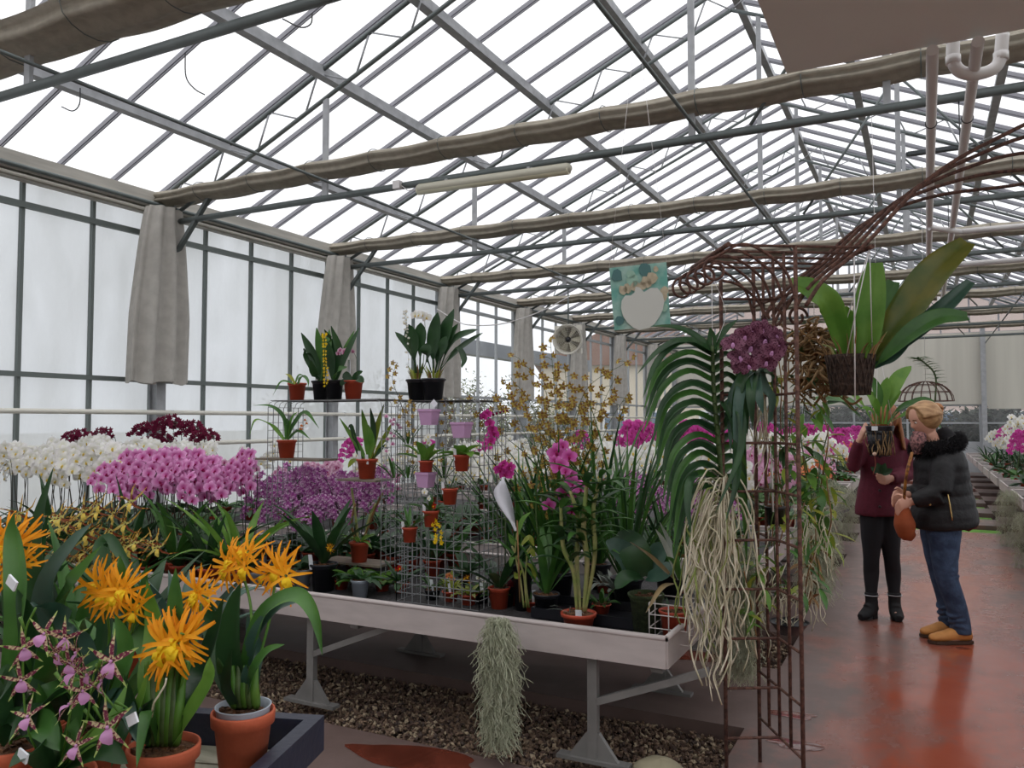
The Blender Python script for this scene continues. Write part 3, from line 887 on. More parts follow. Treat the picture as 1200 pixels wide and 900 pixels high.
pg = [moth_orchid('green_orchid', B_white, .05, 900 + i, nsp=0, leafm=(G_mid, G_dark, G_dark)[i], L=(.34, .42, .3)[i], W=(.07, .035, .09)[i], leaves=(10, 16, 8)[i], leafprof=strap, lift=(.6, 1.3)) for i in range(3)]
def fill(plist, x0, x1, y0, y1, nx, ny, label, group, z=ZB, sc=(.9, 1.1), jx=.05, rz=.5, skip=0):
    for j in range(ny):
        for i in range(nx):
            if RM.random() < skip: continue
            x = x0 + (x1 - x0) * (i + .5) / nx + RM.uniform(-jx, jx); y = y0 + (y1 - y0) * (j + .5) / ny + RM.uniform(-jx, jx)
            place(RM.choice(plist), (x, y, z), RM.uniform(-rz, rz), RM.uniform(*sc), label, group)
# nearest bench, left part
fill(pw, -6.75, -5.0, 3.75, 4.85, 8, 4, 'white moth orchid in the packed white block at the left end of the nearest bench', 'white moth orchids left', sc=(1.02, 1.2))
fill(pp, -5.0, -4.0, 3.6, 4.2, 5, 4, 'large flowered pink moth orchid packed in front of the white ones on the nearest bench', 'pink moth orchids left', jx=.05, sc=(.92, 1.08))
fill(pm_, -4.15, -3.35, 4.1, 4.8, 4, 3, 'purple and white spotted orchid in the packed block left of the wire rack', 'purple spotted orchids')
for i, (x_, y_) in enumerate(((-6.72, 4.72), (-6.5, 4.86), (-6.35, 5.42), (-6.6, 5.5), (-6.75, 5.45), (-6.15, 5.5), (-5.95, 5.45))):
    place(pb[i % 2], (x_, y_, ZB), RM.uniform(-.5, .5), .98 + .07 * (i % 3), 'dark burgundy orchid sprays standing above the white moth orchids by the left wall', 'burgundy orchids by the wall')
fill(pg, -6.6, -3.5, 3.45, 3.62, 12, 1, 'leafy green orchid without flowers along the front of the nearest bench', 'green orchids at the front left', sc=(.7, 1.0))
fill(pg, -3.45, -2.7, 4.3, 4.8, 4, 2, 'leafy green orchid without flowers behind the wire racks', 'green orchids behind the racks', sc=(.8, 1.1))
# second bench
fill(pw, -4.2, -1.25, 5.75, 6.6, 11, 3, 'white moth orchid in the long white drift on the second bench', 'white moth orchids on the second bench', sc=(.95, 1.12))
fill(pg, -4.2, -1.3, 5.45, 5.65, 9, 1, 'leafy green orchid along the front of the second bench', 'green orchids on the second bench', sc=(.6, .85))
fill(pw + pl, -6.6, -4.4, 5.9, 6.7, 6, 2, 'pale orchid on the far left of the second bench', 'pale orchids on the second bench')
for i, (x_, y_) in enumerate(((-1.75, 5.55), (-1.95, 5.75), (-1.55, 5.8), (-1.3, 5.6))):
    place(pm_[i % 3], (x_, y_, ZB), RM.uniform(-.5, .5), .95, 'purple spotted orchid before the white drift near the hanging roots', 'purple spotted orchids on the second bench')
ph_far, po_far = ph, po
# farther plants are too small to show single flowers: pot, foliage and flower spikes with their flowers in one mesh each
def merged(proto):
    root = thing(proto.name.split('.')[0], (0, 0, 0), '', proto['category'])
    for ch in proto.children:
        if ch.name.startswith('flower_spike'):
            vs_, fs_, mi_, ms_ = [], [], [], []
            for o in [ch] + list(ch.children):
                M_ = Matrix.Identity(4) if o is ch else Matrix.LocRotScale(o.location, o.rotation_quaternion, o.scale)
                b_ = len(vs_); vs_ += [tuple(M_ @ v.co) for v in o.data.vertices]
                mp_ = []
                for q in o.data.materials:
                    if q not in ms_: ms_.append(q)
                    mp_.append(ms_.index(q))
                for p in o.data.polygons: fs_.append([b_ + i for i in p.vertices]); mi_.append(mp_[p.material_index])
            me = bpy.data.meshes.new('flower_spike'); me.from_pydata(vs_, [], fs_)
            for q in ms_: me.materials.append(FARMAT.get(q.name, q))
            me.polygons.foreach_set('material_index', mi_); me.polygons.foreach_set('use_smooth', [True] * len(fs_)); me.update()
            o = bpy.data.objects.new('flower_spike', me); COL.objects.link(o); o.parent = root
        else:
            o = bpy.data.objects.new(ch.name.split('.')[0], ch.data); COL.objects.link(o); o.parent = root
    return root
FARMAT = {'petal_white': mat('far_white_petal', srgb(242, 241, 236), .6, trans=.3), 'petal_hot_pink': mat('far_hot_petal', srgb(212, 72, 168), .6, trans=.3), 'petal_peach': mat('far_peach_petal', srgb(232, 146, 96), .6, trans=.3), 'petal_pale_pink': mat('far_pale_petal', srgb(230, 180, 210), .6, trans=.3)}
pw, ph, po, pl, pg = [[merged(q) for q in lst] for lst in (pw, ph, po, pl, pg)]
# third bench: magenta ones standing high behind the hanging strap-leaf orchid
for i, (x_, y_) in enumerate(((-2.45, 7.5), (-2.2, 7.6), (-1.95, 7.5), (-1.7, 7.65), (-2.6, 7.7))):
    place(ph[i % 2], (x_, y_, ZB), RM.uniform(-.5, .5), 1.2, 'magenta moth orchid standing tall on the third bench behind the hanging green orchid', 'magenta moth orchids')
# right hand ends along the walkway
ends = [(ph + pl, 7.45, 1.0), (pw, 7.9, .9), (po, 9.4, .85), (pl, 9.75, .9), (pw, 10.1, 1), (ph, 11.35, .95), (pw, 11.8, .9), (po, 13.3, .9), (ph, 13.7, .9), (pw, 15.3, .9), (pl, 15.7, .9), (ph, 17.2, .9), (pw, 17.6, .9), (pg, 19.2, 1), (pl, 19.6, 1)]
row = {7: 'third', 9: 'fourth', 10: 'fourth', 11: 'fifth', 13: 'sixth', 15: 'seventh', 17: 'eighth', 19: 'ninth'}
cn = {'white': 'white moth orchid', 'peach': 'peach orange moth orchid', 'pale': 'pale pink moth orchid', 'magenta': 'magenta moth orchid', 'green': 'green leafy orchid'}
for lst, y_, sc_ in ends:
    for x_ in ((-1.12, -1.3, -1.5, -1.7, -1.92) if y_ < 14 else (-1.2, -1.5, -1.8)):
        pr = RM.choice(lst); key = pr.name.split('_')[0]
        place(pr, (x_ + RM.uniform(-.05, .05), y_ + RM.uniform(-.1, .1), ZB), RM.uniform(-.2, .8), sc_ * 1.15 * RM.uniform(.92, 1.12), '%s at the walkway end of the %s bench row on the left' % (cn[key], row[int(y_)]), '%s orchids at the walkway end, %s bench' % (key, row[int(y_)]))
# far rows on the left, seen between other plants
def far(y_, n, row_):
    for i in range(n):
        x_ = -6.4 + 4.0 * i / n + RM.uniform(-.08, .08)
        pr = RM.choice(pw + pg + pg + ph if y_ < 12 else pg + pg + pw); key = pr.name.split('_')[0]
        place(pr, (x_, y_ + RM.uniform(-.3, .3), ZB), RM.uniform(-.5, .5), RM.uniform(.9, 1.1), '%s in the middle of the %s bench row' % (cn.get(key, key), row_), '%s orchids, middle of the %s bench' % (key, row_))
far(7.7, 12, 'third'); far(9.7, 12, 'fourth'); far(11.6, 10, 'fifth'); far(13.6, 10, 'sixth'); far(17.5, 8, 'eighth'); far(21.4, 8, 'tenth')
# right of the walkway
row2 = {11: 'fifth', 13: 'sixth', 15: 'seventh', 17: 'eighth', 19: 'ninth', 21: 'tenth'}
for lst, y_ in ((pw, 13.5), (pl + ph, 13.3), (pw, 15.5), (ph, 15.3), (pw, 17.4), (pg, 17.7), (pg, 19.4), (pg, 21.3)):
    for x_ in (1.2, 1.45, 1.72, 2.0):
        pr = RM.choice(lst); key = pr.name.split('_')[0]
        place(pr, (x_ + RM.uniform(-.05, .05), y_ + RM.uniform(-.15, .15), ZB), RM.uniform(-.8, .2), RM.uniform(1.0, 1.2), '%s right of the walkway on the %s bench row' % (cn[key], row2[int(y_)]), '%s orchids right of the walkway, %s bench' % (key, row2[int(y_)]))
place(moth_orchid('white_moth_orchid', B_white, .09, 77, nsp=3, height=.8, count=16, off=.06), (1.25, 14.9, ZB), .2, 1.25, 'tall dome of white moth orchid flowers beside the right bench edge')
# ================================================================ helper for shapes traced along a line of points
def pl_(pts, n=5): return spline([at_d(x, y, d) for x, y, d in pts], n)
def pleaf(m, pts, W, mi=0, prof=broad, fold=.2, lean=None, n=5):
    sp_ = pl_(pts, n); k_ = len(sp_) - 1
    nr = lean or V((.1, -.8, .75))
    m.blade(sp_, [W * prof(i / k_) for i in range(k_ + 1)], V(nr).normalized(), fold, mi)
def wire(m, pts, r=.002, mi=0, n=5, seg=5): m.tube(spline(pts, n) if len(pts) > 2 else pts, r, mi, seg)

# ================================================================ wire display racks on the nearest bench
def grid(m, p00, ex, ez, w, h, step=.05, r=.0018):
    p00 = V(p00); ex = V(ex); ez = V(ez)
    nx = int(round(w / step)); nz = int(round(h / step))
    for i in range(nx + 1): m.beam(p00 + ex * (w * i / nx), p00 + ex * (w * i / nx) + ez * h, r * 2)
    for j in range(nz + 1): m.beam(p00 + ez * (h * j / nz), p00 + ez * (h * j / nz) + ex * w, r * 2)
def rack(loc, xa, xb, ya, yb, ztop, label, front, shelves):
    root = thing('wire_rack', loc, label, 'rack')
    zb = ZB
    for xx in (xa, xb):
        m = MB(M_wire); grid(m, (xx, ya, zb), (0, 1, 0), (0, 0, 1), yb - ya, ztop - .04 - zb); 
        for i in range(int((yb - ya) / .05) + 1):     # the mesh bends over into the top
            y = ya + .05 * i; sx = 1 if xx == xa else -1
            wire(m, [V((xx, y, ztop - .04)), V((xx + sx * .012, y, ztop - .012)), V((xx + sx * .045, y, ztop))], .0018, n=3)
        m.build('side_panel', root)
    m = MB(M_wire, mat('dark_shelf_mesh', srgb(86, 84, 84), .6)); grid(m, (xa + .04, ya, ztop), (1, 0, 0), (0, 1, 0), xb - xa - .08, yb - ya)
    m.box(((xa + xb) / 2, (ya + yb) / 2, ztop + .004), (xb - xa - .04, yb - ya, .004), 1)
    m.build('top_shelf', root)
    if front:
        m = MB(M_wire); grid(m, (xa, ya, zb), (1, 0, 0), (0, 0, 1), xb - xa, ztop - zb); m.build('front_panel', root)
    for (x0, x1, y0, y1, z) in shelves:
        m = MB(mat('weathered_board', srgb(120, 108, 96), .8, var=.2, scale=8, stretch=(1, 6, 1)), M_wire)
        m.box(((x0 + x1) / 2, (y0 + y1) / 2, z), (x1 - x0, y1 - y0, .012))
        for x in (x0, x1): m.tube([(x, y1, z), (x, y1, z + .10)], .002, 1, 5)
        m.build('shelf', root)
    return root
DA = 5.05
pA0 = at_d(262, 470, DA); pA1 = at_d(470, 470, DA); ZA = 1.645
xA0, xA1, yA0, yA1 = -4.02, -2.88, 3.92, 4.25
# shelves of the left rack
s1 = at_y(348, 538, yA0 + .1).z; s2 = at_y(430, 562, yA0 + .1).z; s3 = at_y(421, 658, yA0 + .1).z
def xat(x, Y): return at_y(x, 493, Y).x
rackA = rack((xA0, yA0, ZB), xat(318, 3.95), xA1, yA0, yA1, ZA, 'grey wire mesh rack with terracotta and black pots on top, left of the taller one', False,
             [(xat(310, 4), xat(384, 4), 3.92, 4.1, s1), (xat(405, 4), xat(450, 4), 3.92, 4.1, s2), (xat(385, 4), xat(455, 4), 3.92, 4.1, s3)])
xB0, xB1, yB0, yB1 = xat(466, 3.72), xat(562, 3.72), 3.72, 4.02
rackB = rack((xB0, yB0, ZB), xB0, xB1, yB0, yB1, 1.625, 'grey wire mesh rack with lilac pots on its front and two black pots on top', True, [])
ZBt = 1.625 + .006

def ppos(x, yb, Y):   # where the base of something at pixel (x, yb) stands on plane Y
    return at_y(x, yb, Y)
def potted(name, x, yb, Y, r, h, pm_, label, z=None, cat='potted plant', **kw):
    p = ppos(x, yb, Y)
    if z is not None: p.z = z
    root = thing(name, p, label, cat); pot(root, p, r, h, pm_, **kw)
    return root, p + V((0, 0, h))
ZAt = ZA + .006
# ---- top of left rack
root, t = potted('potted_grass_orchid', 348, 469, 4.05, .062, .115, M_terra2, 'small terracotta pot with drooping narrow leaves at the left end of the wire rack top', z=ZAt)
d0 = 5.05
m = MB(G_mid, G_yel)
for pts in ([(345, 450, d0), (330, 447, d0 - .03), (320, 463, d0 - .05)], [(346, 450, d0), (340, 441, d0), (334, 438, d0)], [(348, 450, d0), (355, 441, d0), (361, 446, d0 - .05), (361, 455, d0 - .06)], [(350, 450, d0), (352, 442, d0 + .05), (360, 441, d0 + .1)], [(346, 450, d0), (350, 440, d0), (356, 440, d0)]):
    pleaf(m, pts, .02, random.Random(pts[0][0] + pts[1][0]).randint(0, 1), strap)
m.build('foliage', root)
for i, (x_, nm) in enumerate(((376, 'left'), (392, 'right'))):
    root, t = potted('potted_lily_orchid', x_, 469, 4.05 - .03 * i, .062, .125, M_black, 'black pot on the left rack top with long pointed leaves, %s of the touching pair' % nm, z=ZAt)
    m = MB(G_dark, G_mid)
    L_ = ([(378, 446, d0), (366, 415, d0), (353, 390, d0)], [(376, 446, d0), (375, 410, d0), (371, 384, d0)], [(374, 446, d0), (362, 420, d0), (356, 408, d0 - .04)], [(380, 444, d0), (381, 410, d0 + .1), (377, 390, d0 + .1)], [(374, 446, d0), (368, 435, d0 - .05), (364, 422, d0 - .08)], [(377, 446, d0), (384, 410, d0 + .05), (386, 386, d0 + .1)]) if i == 0 else \
         ([(392, 446, d0), (398, 415, d0), (388, 382, d0)], [(394, 446, d0), (404, 415, d0), (415, 388, d0)], [(395, 446, d0), (408, 412, d0 - .05), (421, 384, d0 - .05)], [(393, 446, d0), (400, 420, d0 + .1), (398, 400, d0)], [(390, 446, d0), (392, 410, d0 + .1), (380, 386, d0)], [(392, 446, d0), (396, 434, d0 - .1), (407, 430, d0 - .1)], [(390, 446, d0), (388, 420, d0), (384, 400, d0)])
    for j, pts in enumerate(L_): pleaf(m, pts, .058, j % 2, lance)
    m.build('foliage', root)
    if i == 0:
        sp_ = spike(root, [at_d(380, 446, d0), at_d(379, 410, d0 - .05), at_d(381, 392, d0 - .12), at_d(382, 420, d0 - .16), at_d(383, 453, d0 - .16)], B_yel, .022, .42, 46, random.Random(4), V((-.1, -1, .1)), .002, off=.012)
root, t = potted('potted_pink_orchid', 414, 469, 4.05, .066, .12, M_terra2, 'terracotta pot with dark leaves and a small arching pink spray on the left rack top', z=ZAt)
m = MB(G_dark)
for pts in ([(414, 448, d0), (418, 440, d0), (425, 435, d0)], [(415, 448, d0), (420, 444, d0 - .05), (426, 448, d0 - .08)], [(412, 448, d0), (404, 447, d0 - .03), (400, 452, d0 - .05)], [(412, 448, d0), (405, 440, d0), (402, 438, d0)]): pleaf(m, pts, .055, 0, broad)
m.build('foliage', root)
spike(root, [at_d(417, 446, d0), at_d(419, 428, d0), at_d(415, 414, d0), at_d(406, 411, d0), at_d(400, 414, d0)], B_pale, .036, .58, 11, random.Random(3), V((0, -1, 0)), .0016, off=.022)
m = MB(M_tag); m.box(t + V((-.02, -.02, .06)), (.02, .004, .14)); m.build('plant_tag', root)
# ---- top of right rack: two black pots, broad dark leaves
dB = 4.55
for i, (x_, nm) in enumerate(((489, 'left'), (508, 'right'))):
    root, t = potted('potted_broadleaf_orchid', x_, 464, 3.86 - .03 * i, .066 + .004 * i, .125, M_black, 'black pot with broad dark leaves on the right rack top, %s of a touching pair' % nm, z=ZBt)
    m = MB(G_dark, G_dark)
    L_ = ([(487, 437, dB), (482, 410, dB), (463, 389, dB), .05], [(488, 437, dB), (484, 405, dB), (479, 380, dB), .085], [(492, 437, dB), (493, 400, dB), (493, 378, dB), .08], [(494, 438, dB), (502, 415, dB - .05), (492, 413, dB - .1), .06]) if i == 0 else \
         ([(508, 437, dB), (508, 405, dB), (513, 366, dB), .09], [(510, 437, dB), (518, 405, dB), (532, 362, dB), .085], [(510, 437, dB), (515, 412, dB), (524, 370, dB + .05), .08], [(512, 437, dB), (522, 405, dB), (537, 379, dB), .06], [(514, 437, dB), (530, 400, dB), (560, 386, dB - .05), .065], [(513, 437, dB), (535, 412, dB), (566, 390, dB - .1), .06], [(512, 437, dB), (534, 408, dB - .05), (544, 420, dB - .1), (541, 431, dB - .12), .035], [(506, 437, dB), (500, 415, dB - .1), (500, 402, dB - .1), .07], [(510, 437, dB), (518, 412, dB - .1), (523, 394, dB - .12), .08])
    for j, pts in enumerate(L_): pleaf(m, pts[:-1], pts[-1], j % 2, petiole, n=6)
    m.build('foliage', root)
    m = MB(mat('brown_sheath', srgb(132, 98, 60), .8, var=.2, scale=30), G_yel); R = random.Random(i)
    for q in range(16):
        a = R.uniform(0, 6.28); m.arc_blade(t + V((math.cos(a) * .03, math.sin(a) * .03, -.01)), V((math.cos(a) * .3, math.sin(a) * .3, 1)), V((0, 0, 1)), R.uniform(.05, .12), .016, .3, 3, lance, .2, q % 2)
    m.build('sheath', root)
    if i == 0:
        spike(root, [at_d(495, 437, dB), at_d(498, 400, dB), at_d(497, 372, dB), at_d(490, 370, dB - .05)], B_white, .06, .7, 5, random.Random(6), V((0, -1, 0)), .002, off=.02)
        sp2 = spike(root, [at_d(486, 437, dB), at_d(479, 400, dB), at_d(475, 375, dB), at_d(476, 368, dB), at_d(479, 430, dB - .1)], B_white, .018, .3, 26, random.Random(7), V((0, -1, 0)), .0012, off=.008)
# ---- terracotta on shelf, with long arching strap leaves
root, t = potted('potted_strap_orchid', 336, 538, 4.0, .064, .115, M_terra2, 'terracotta pot on a small shelf with long arching strap leaves, leftmost on the wire rack', z=s1 + .008)
m = MB(G_mid, G_bright)
for pts, w_ in (([(335, 515, d0), (333, 490, d0), (318, 476, d0), (296, 475, d0)], .026), ([(336, 515, d0), (342, 490, d0), (350, 482, d0)], .022), ([(336, 515, d0), (344, 498, d0), (358, 483, d0), (374, 502, d0 - .1)], .04), ([(338, 515, d0), (350, 505, d0), (364, 515, d0 - .1)], .025), ([(333, 515, d0), (320, 500, d0), (300, 492, d0 - .1), (292, 512, d0 - .1)], .03), ([(335, 515, d0), (338, 496, d0), (332, 488, d0)], .02)):
    pleaf(m, pts, w_, random.Random(pts[2][0]).randint(0, 1), strap)
m.build('foliage', root)
spike(root, [at_d(337, 515, d0), at_d(345, 505, d0), at_d(356, 499, d0), at_d(360, 493, d0)], B_peach, .022, .5, 4, random.Random(2), V((0, -1, 0)), .0014, off=.012)
# ---- terracotta on second shelf: yellow-green leaves
root, t = potted('potted_cattleya', 430, 562, 4.0, .066, .12, M_terra2, 'terracotta pot on a shelf with tall yellow green leaves inside the left wire rack', z=s2 + .008)
m = MB(G_bright, G_yel, G_dark)
for j, (pts, w_) in enumerate((([(432, 540, d0), (430, 510, d0), (424, 480, d0)], .05), ([(434, 540, d0), (440, 510, d0), (450, 474, d0)], .055), ([(436, 540, d0), (438, 505, d0), (434, 478, d0)], .04), ([(430, 540, d0), (418, 520, d0), (398, 490, d0)], .035), ([(436, 540, d0), (450, 515, d0), (460, 495, d0)], .045), ([(428, 540, d0), (420, 530, d0), (412, 500, d0), (408, 502, d0)], .03), ([(433, 540, d0 - .05), (436, 520, d0 - .1), (432, 498, d0 - .1)], .05), ([(425, 542, d0), (415, 540, d0 - .05), (408, 548, d0 - .1)], .05), ([(436, 540, d0 - .05), (444, 530, d0 - .1), (452, 520, d0 - .1)], .04))):
    pleaf(m, pts, w_, j % 3, lance)
m.build('foliage', root)
plant_tag(root, t + V((-.03, -.03, -.02))); plant_tag(root, t + V((.035, -.045, -.03)), .06)
# ---- terracotta low shelf + big-leaf black pot + grey pots
root, t = potted('potted_cane_orchid', 421, 659, 3.98, .064, .12, M_terra2, 'terracotta pot with bare tilted canes on the lowest shelf of the left wire rack', z=s3 + .008)
m = MB(G_cane, MATS['brown_sheath'])
for j, pts in enumerate(([(420, 637, d0), (416, 600, d0), (412, 572, d0)], [(424, 637, d0), (438, 600, d0), (448, 578, d0)], [(426, 637, d0), (432, 610, d0), (440, 590, d0)], [(418, 637, d0), (412, 615, d0), (416, 590, d0)])): m.tube(pl_(pts, 5), .008, j % 2, 7)
m.build('cane', root)
rosette(root, t, 10, .13, .03, (.2, .9), (.5, 1.3), G_bright, 8, prof=lance)
for (x_, yb, r_, mt, lb) in ((379, 678, .085, M_black, 'black pot with a fan of very dark leaves on the nearest bench below the rack'),):
    root, t = potted('potted_broadleaf_orchid', x_, yb, 3.75, r_, .16, mt, lb, z=ZB)
    rosette(root, t, 14, .42, .075, (.8, 1.35), (.2, .9), G_dark, 12, prof=lance)
    plant_tag(root, t + V((-.03, -.07, -.03)), .09, .025)
    spike(root, [t, t + V((.06, -.05, .1)), t + V((.12, -.06, .1))], B_org, .06, .7, 2, random.Random(3), V((0, -1, .1)), .002, off=.01)
for (x_, yb, Y, lb, mt) in ((355, 676, 3.8, 'small pale grey pot with low green leaves left of the black pot', M_greypot), (422, 685, 3.7, 'small pale grey pot under the lowest shelf of the left rack', M_greypot), (300, 690, 3.62, 'pale grey pot half hidden behind the orange flowers', M_greypot)):
    root, t = potted('potted_seedling', x_, yb, Y, .055, .10, mt, lb, z=ZB); rosette(root, t, 9, .14, .05, (.2, 1), (.5, 1.3), G_dark, int(x_), prof=broad)
# ---- pots wired to the front of the right rack
yF = yB0 - .075
def hook(root, p):
    h = MB(M_wire); wire(h, [p + V((0, .0, 0)), p + V((0, .03, .02)), p + V((0, .05, .0))], .002); h.build('hook', root)
hangs = [('l', 503, 498, .045, .085, M_lilac, 'empty lilac square pot high on the right wire rack with a white tag above it', 0),
         ('l', 541, 513, .045, .082, M_lilac, 'empty lilac square pot at the top right of the wire rack front', 0),
         ('l', 499, 571, .043, .080, M_lilac, 'lilac square pot hung under a terracotta pot on the wire rack front', 0),
         ('t', 499, 553, .044, .06, M_terra2, 'terracotta pot with a white flower stacked over the lilac pot on the rack front', 1),
         ('t', 541, 552, .046, .085, M_terra2, 'terracotta pot with round pale leaves on the right of the rack front', 2),
         ('t', 527, 591, .045, .085, M_terra2, 'tilted empty-looking terracotta pot with thin twigs on the rack front', 3),
         ('t', 505, 617, .046, .085, M_terra2, 'terracotta pot holding a white flower and red bloom in the middle of the rack front', 4),
         ('t', 480, 635, .045, .08, M_terra2, 'terracotta pot with feathery leaves at the left of the rack front', 5)]
for kd, x_, yb, r_, h_, mt, lb, kind in hangs:
    p = ppos(x_, yb, yF)
    if kd == 'l':
        root = thing('lilac_pot', p, lb, 'flower pot'); square_pot(root, p, r_ * 2, h_, mt, 'pot_body'); hook(root, p + V((0, r_, h_ * .9)))
        if yb == 498: 
            tg = MB(M_tag); tg.box(p + V((.03, 0, h_ + .03)), (.03, .002, .035), 0, basis=(V((.7, 0, .7)), V((0, 1, 0)), V((-.7, 0, .7)))); tg.build('plant_tag', root)
        continue
    root = thing('hanging_terracotta_pot', p, lb, 'potted plant'); pot(root, p, r_, h_, mt); hook(root, p + V((0, r_, h_ * .9)))
    t = p + V((0, 0, h_))
    if kind == 1:
        rosette(root, t, 8, .17, .05, (.4, 1.2), (.3, 1.1), G_bright, 3, prof=lance); spike(root, [t, t + V((.03, -.02, .09)), t + V((.045, -.05, .13))], B_white, .045, .6, 3, random.Random(1), V((0, -1, 0)), .002, off=.01)
    elif kind == 2: rosette(root, t, 8, .11, .065, (.3, 1.1), (.4, 1.1), G_bright, 5, prof=broad)
    elif kind == 3: rosette(root, t, 7, .13, .008, (.4, 1.3), (.4, 1.0), G_mid, 6, prof=strap)
    elif kind == 4:
        rosette(root, t, 8, .12, .03, (.4, 1.2), (.3, 1.1), G_mid, 7, prof=lance); spike(root, [t, t + V((0, -.02, .06)), t + V((0, -.04, .10))], B_white, .04, .6, 2, random.Random(1), V((0, -1, 0)), .002, off=.01)
        spike(root, [t, t + V((.03, -.02, .02)), t + V((.05, -.03, .03))], B_red, .035, .6, 2, random.Random(1), V((0, -1, 0)), .002, off=.01)
    else: rosette(root, t, 12, .15, .018, (.4, 1.3), (.4, 1.3), G_mid, 9, prof=lance)
    plant_tag(root, t + V((-.02, -.03, -.03)), .065, .016)
# yellow dancing spray
p = ppos(514, 620, yF); root = thing('yellow_spray_orchid', p, 'small bright yellow orchid spray hanging down the wire rack front', 'orchid')
rosette(root, p + V((0, .03, .06)), 7, .10, .02, (.1, 1.2), (.3, 1), G_mid, 7, prof=lance)
spike(root, [p + V((-.02, 0, .06)), at_y(508, 612, yF), at_y(515, 618, yF - .02), at_y(516, 632, yF - .03), at_y(515, 636, yF - .03)], B_yel, .032, .15, 16, random.Random(9), V((0, -1, 0)), .0015, off=.02)
# twining sprays with tiny flowers on the racks
for (nm, pts, data, sz, lab) in (('brown_spray_orchid', [(478, 520, 4.5), (472, 480, 4.5), (460, 445, 4.5), (466, 425, 4.5)], B_brown, .04, 'thin brown flowered spray rising at the left edge of the right wire rack'),
                            ('brown_spray_orchid', [(478, 560, 4.45), (484, 520, 4.4), (482, 485, 4.4), (486, 470, 4.4)], B_brown, .035, 'brown speckled spray crossing the upper left of the wire rack front'),
                            ('brown_spray_orchid', [(520, 560, 4.45), (515, 520, 4.4), (527, 485, 4.4), (524, 470, 4.4)], B_brown, .035, 'brown speckled spray between the two upper lilac pots'),
                            ('pink_spray_orchid', [(462, 560, 4.6), (458, 520, 4.6), (466, 500, 4.6), (458, 488, 4.6)], B_pale, .03, 'small pink spray between the two wire racks')):
    q = at_d(*pts[0]); root = thing(nm, q, lab, 'orchid')
    spike(root, [at_d(*v) for v in pts], data, sz, .2, 12, random.Random(int(pts[1][0])), V((0, -1, .1)), .0016, G_stemdk, off=.022)
    rosette(root, q, 6, .18, .02, (.8, 1.4), (.2, .8), G_mid, int(pts[0][0]), prof=strap)

# ================================================================ middle of the nearest bench
# tall cane orchid in a terracotta pot sunk in the tray
root, t = potted('tall_cane_orchid', 678, 722, 3.62, .085, .10, M_terra2, 'tall leafy cane orchid in a shallow terracotta pot near the front of the bench', z=ZB - .02, rim=True)
dc = (t - CAM).dot(FW)
m = MB(G_cane)
canes = (([(676, 716, dc), (672, 670, dc), (660, 640, dc), (657, 590, dc)], .010), ([(684, 716, dc), (688, 660, dc), (684, 620, dc), (688, 560, dc)], .012), ([(680, 716, dc), (676, 655, dc + .05), (678, 610, dc + .05), (668, 575, dc + .05)], .011), ([(686, 716, dc), (697, 650, dc), (695, 600, dc), (703, 560, dc)], .010))
for pts, r in canes:
    sp_ = pl_(pts, 8); m.tube(sp_, [r * (.7 + .5 * math.sin(PI * i / len(sp_))) for i in range(len(sp_))], 0, 8)
m.build('cane', root)
m = MB(G_dark, G_mid); R = random.Random(5)
for pts, r in canes:
    sp_ = pl_(pts, 8)
    for i in range(10, len(sp_)):
        a = R.uniform(0, 6.28)
        m.arc_blade(sp_[i], V((math.cos(a), math.sin(a) * .6, .6)), V((0, 0, 1)), R.uniform(.15, .27), .045, R.uniform(.6, 1.3), 5, lance, .2, R.randint(0, 1))
m.build('foliage', root)
m = MB(G_silver)
for q in range(4): m.arc_blade(t + V((-.03, -.04, 0)), V((-.8 + .5 * q, -.4, .5)), V((0, 0, 1)), .12, .006, .8, 5, strap)
m.build('root', root)
plant_tag(root, t + V((.03, -.07, -.02)), .05, .03)
# narrow-leaved clumps behind it
for (x_, yb, Y, n, L_, sd, lb) in ((655, 690, 4.15, 40, .85, 1, 'dense clump of narrow upright green leaves left of the tall canes'), (735, 690, 4.2, 40, .95, 2, 'dense clump of narrow upright green leaves right of the tall canes'), (610, 680, 4.3, 34, .75, 3, 'narrow leaved green clump behind the white paper cone'), (700, 680, 4.55, 40, 1.0, 4, 'tallest narrow leaved green clump at the back of the nearest bench'), (785, 690, 4.5, 14, .7, 5, 'thin narrow leaved clump near the hanging roots')):
    root, t = potted('grass_leaved_orchid', x_, yb, Y, .09, .15, M_black, lb, z=ZB)
    rosette(root, t, n, L_, .022, (1.0, 1.5), (.15, .8), G_mid, sd, .04, strap, .4, alt=G_dark, seg=8)
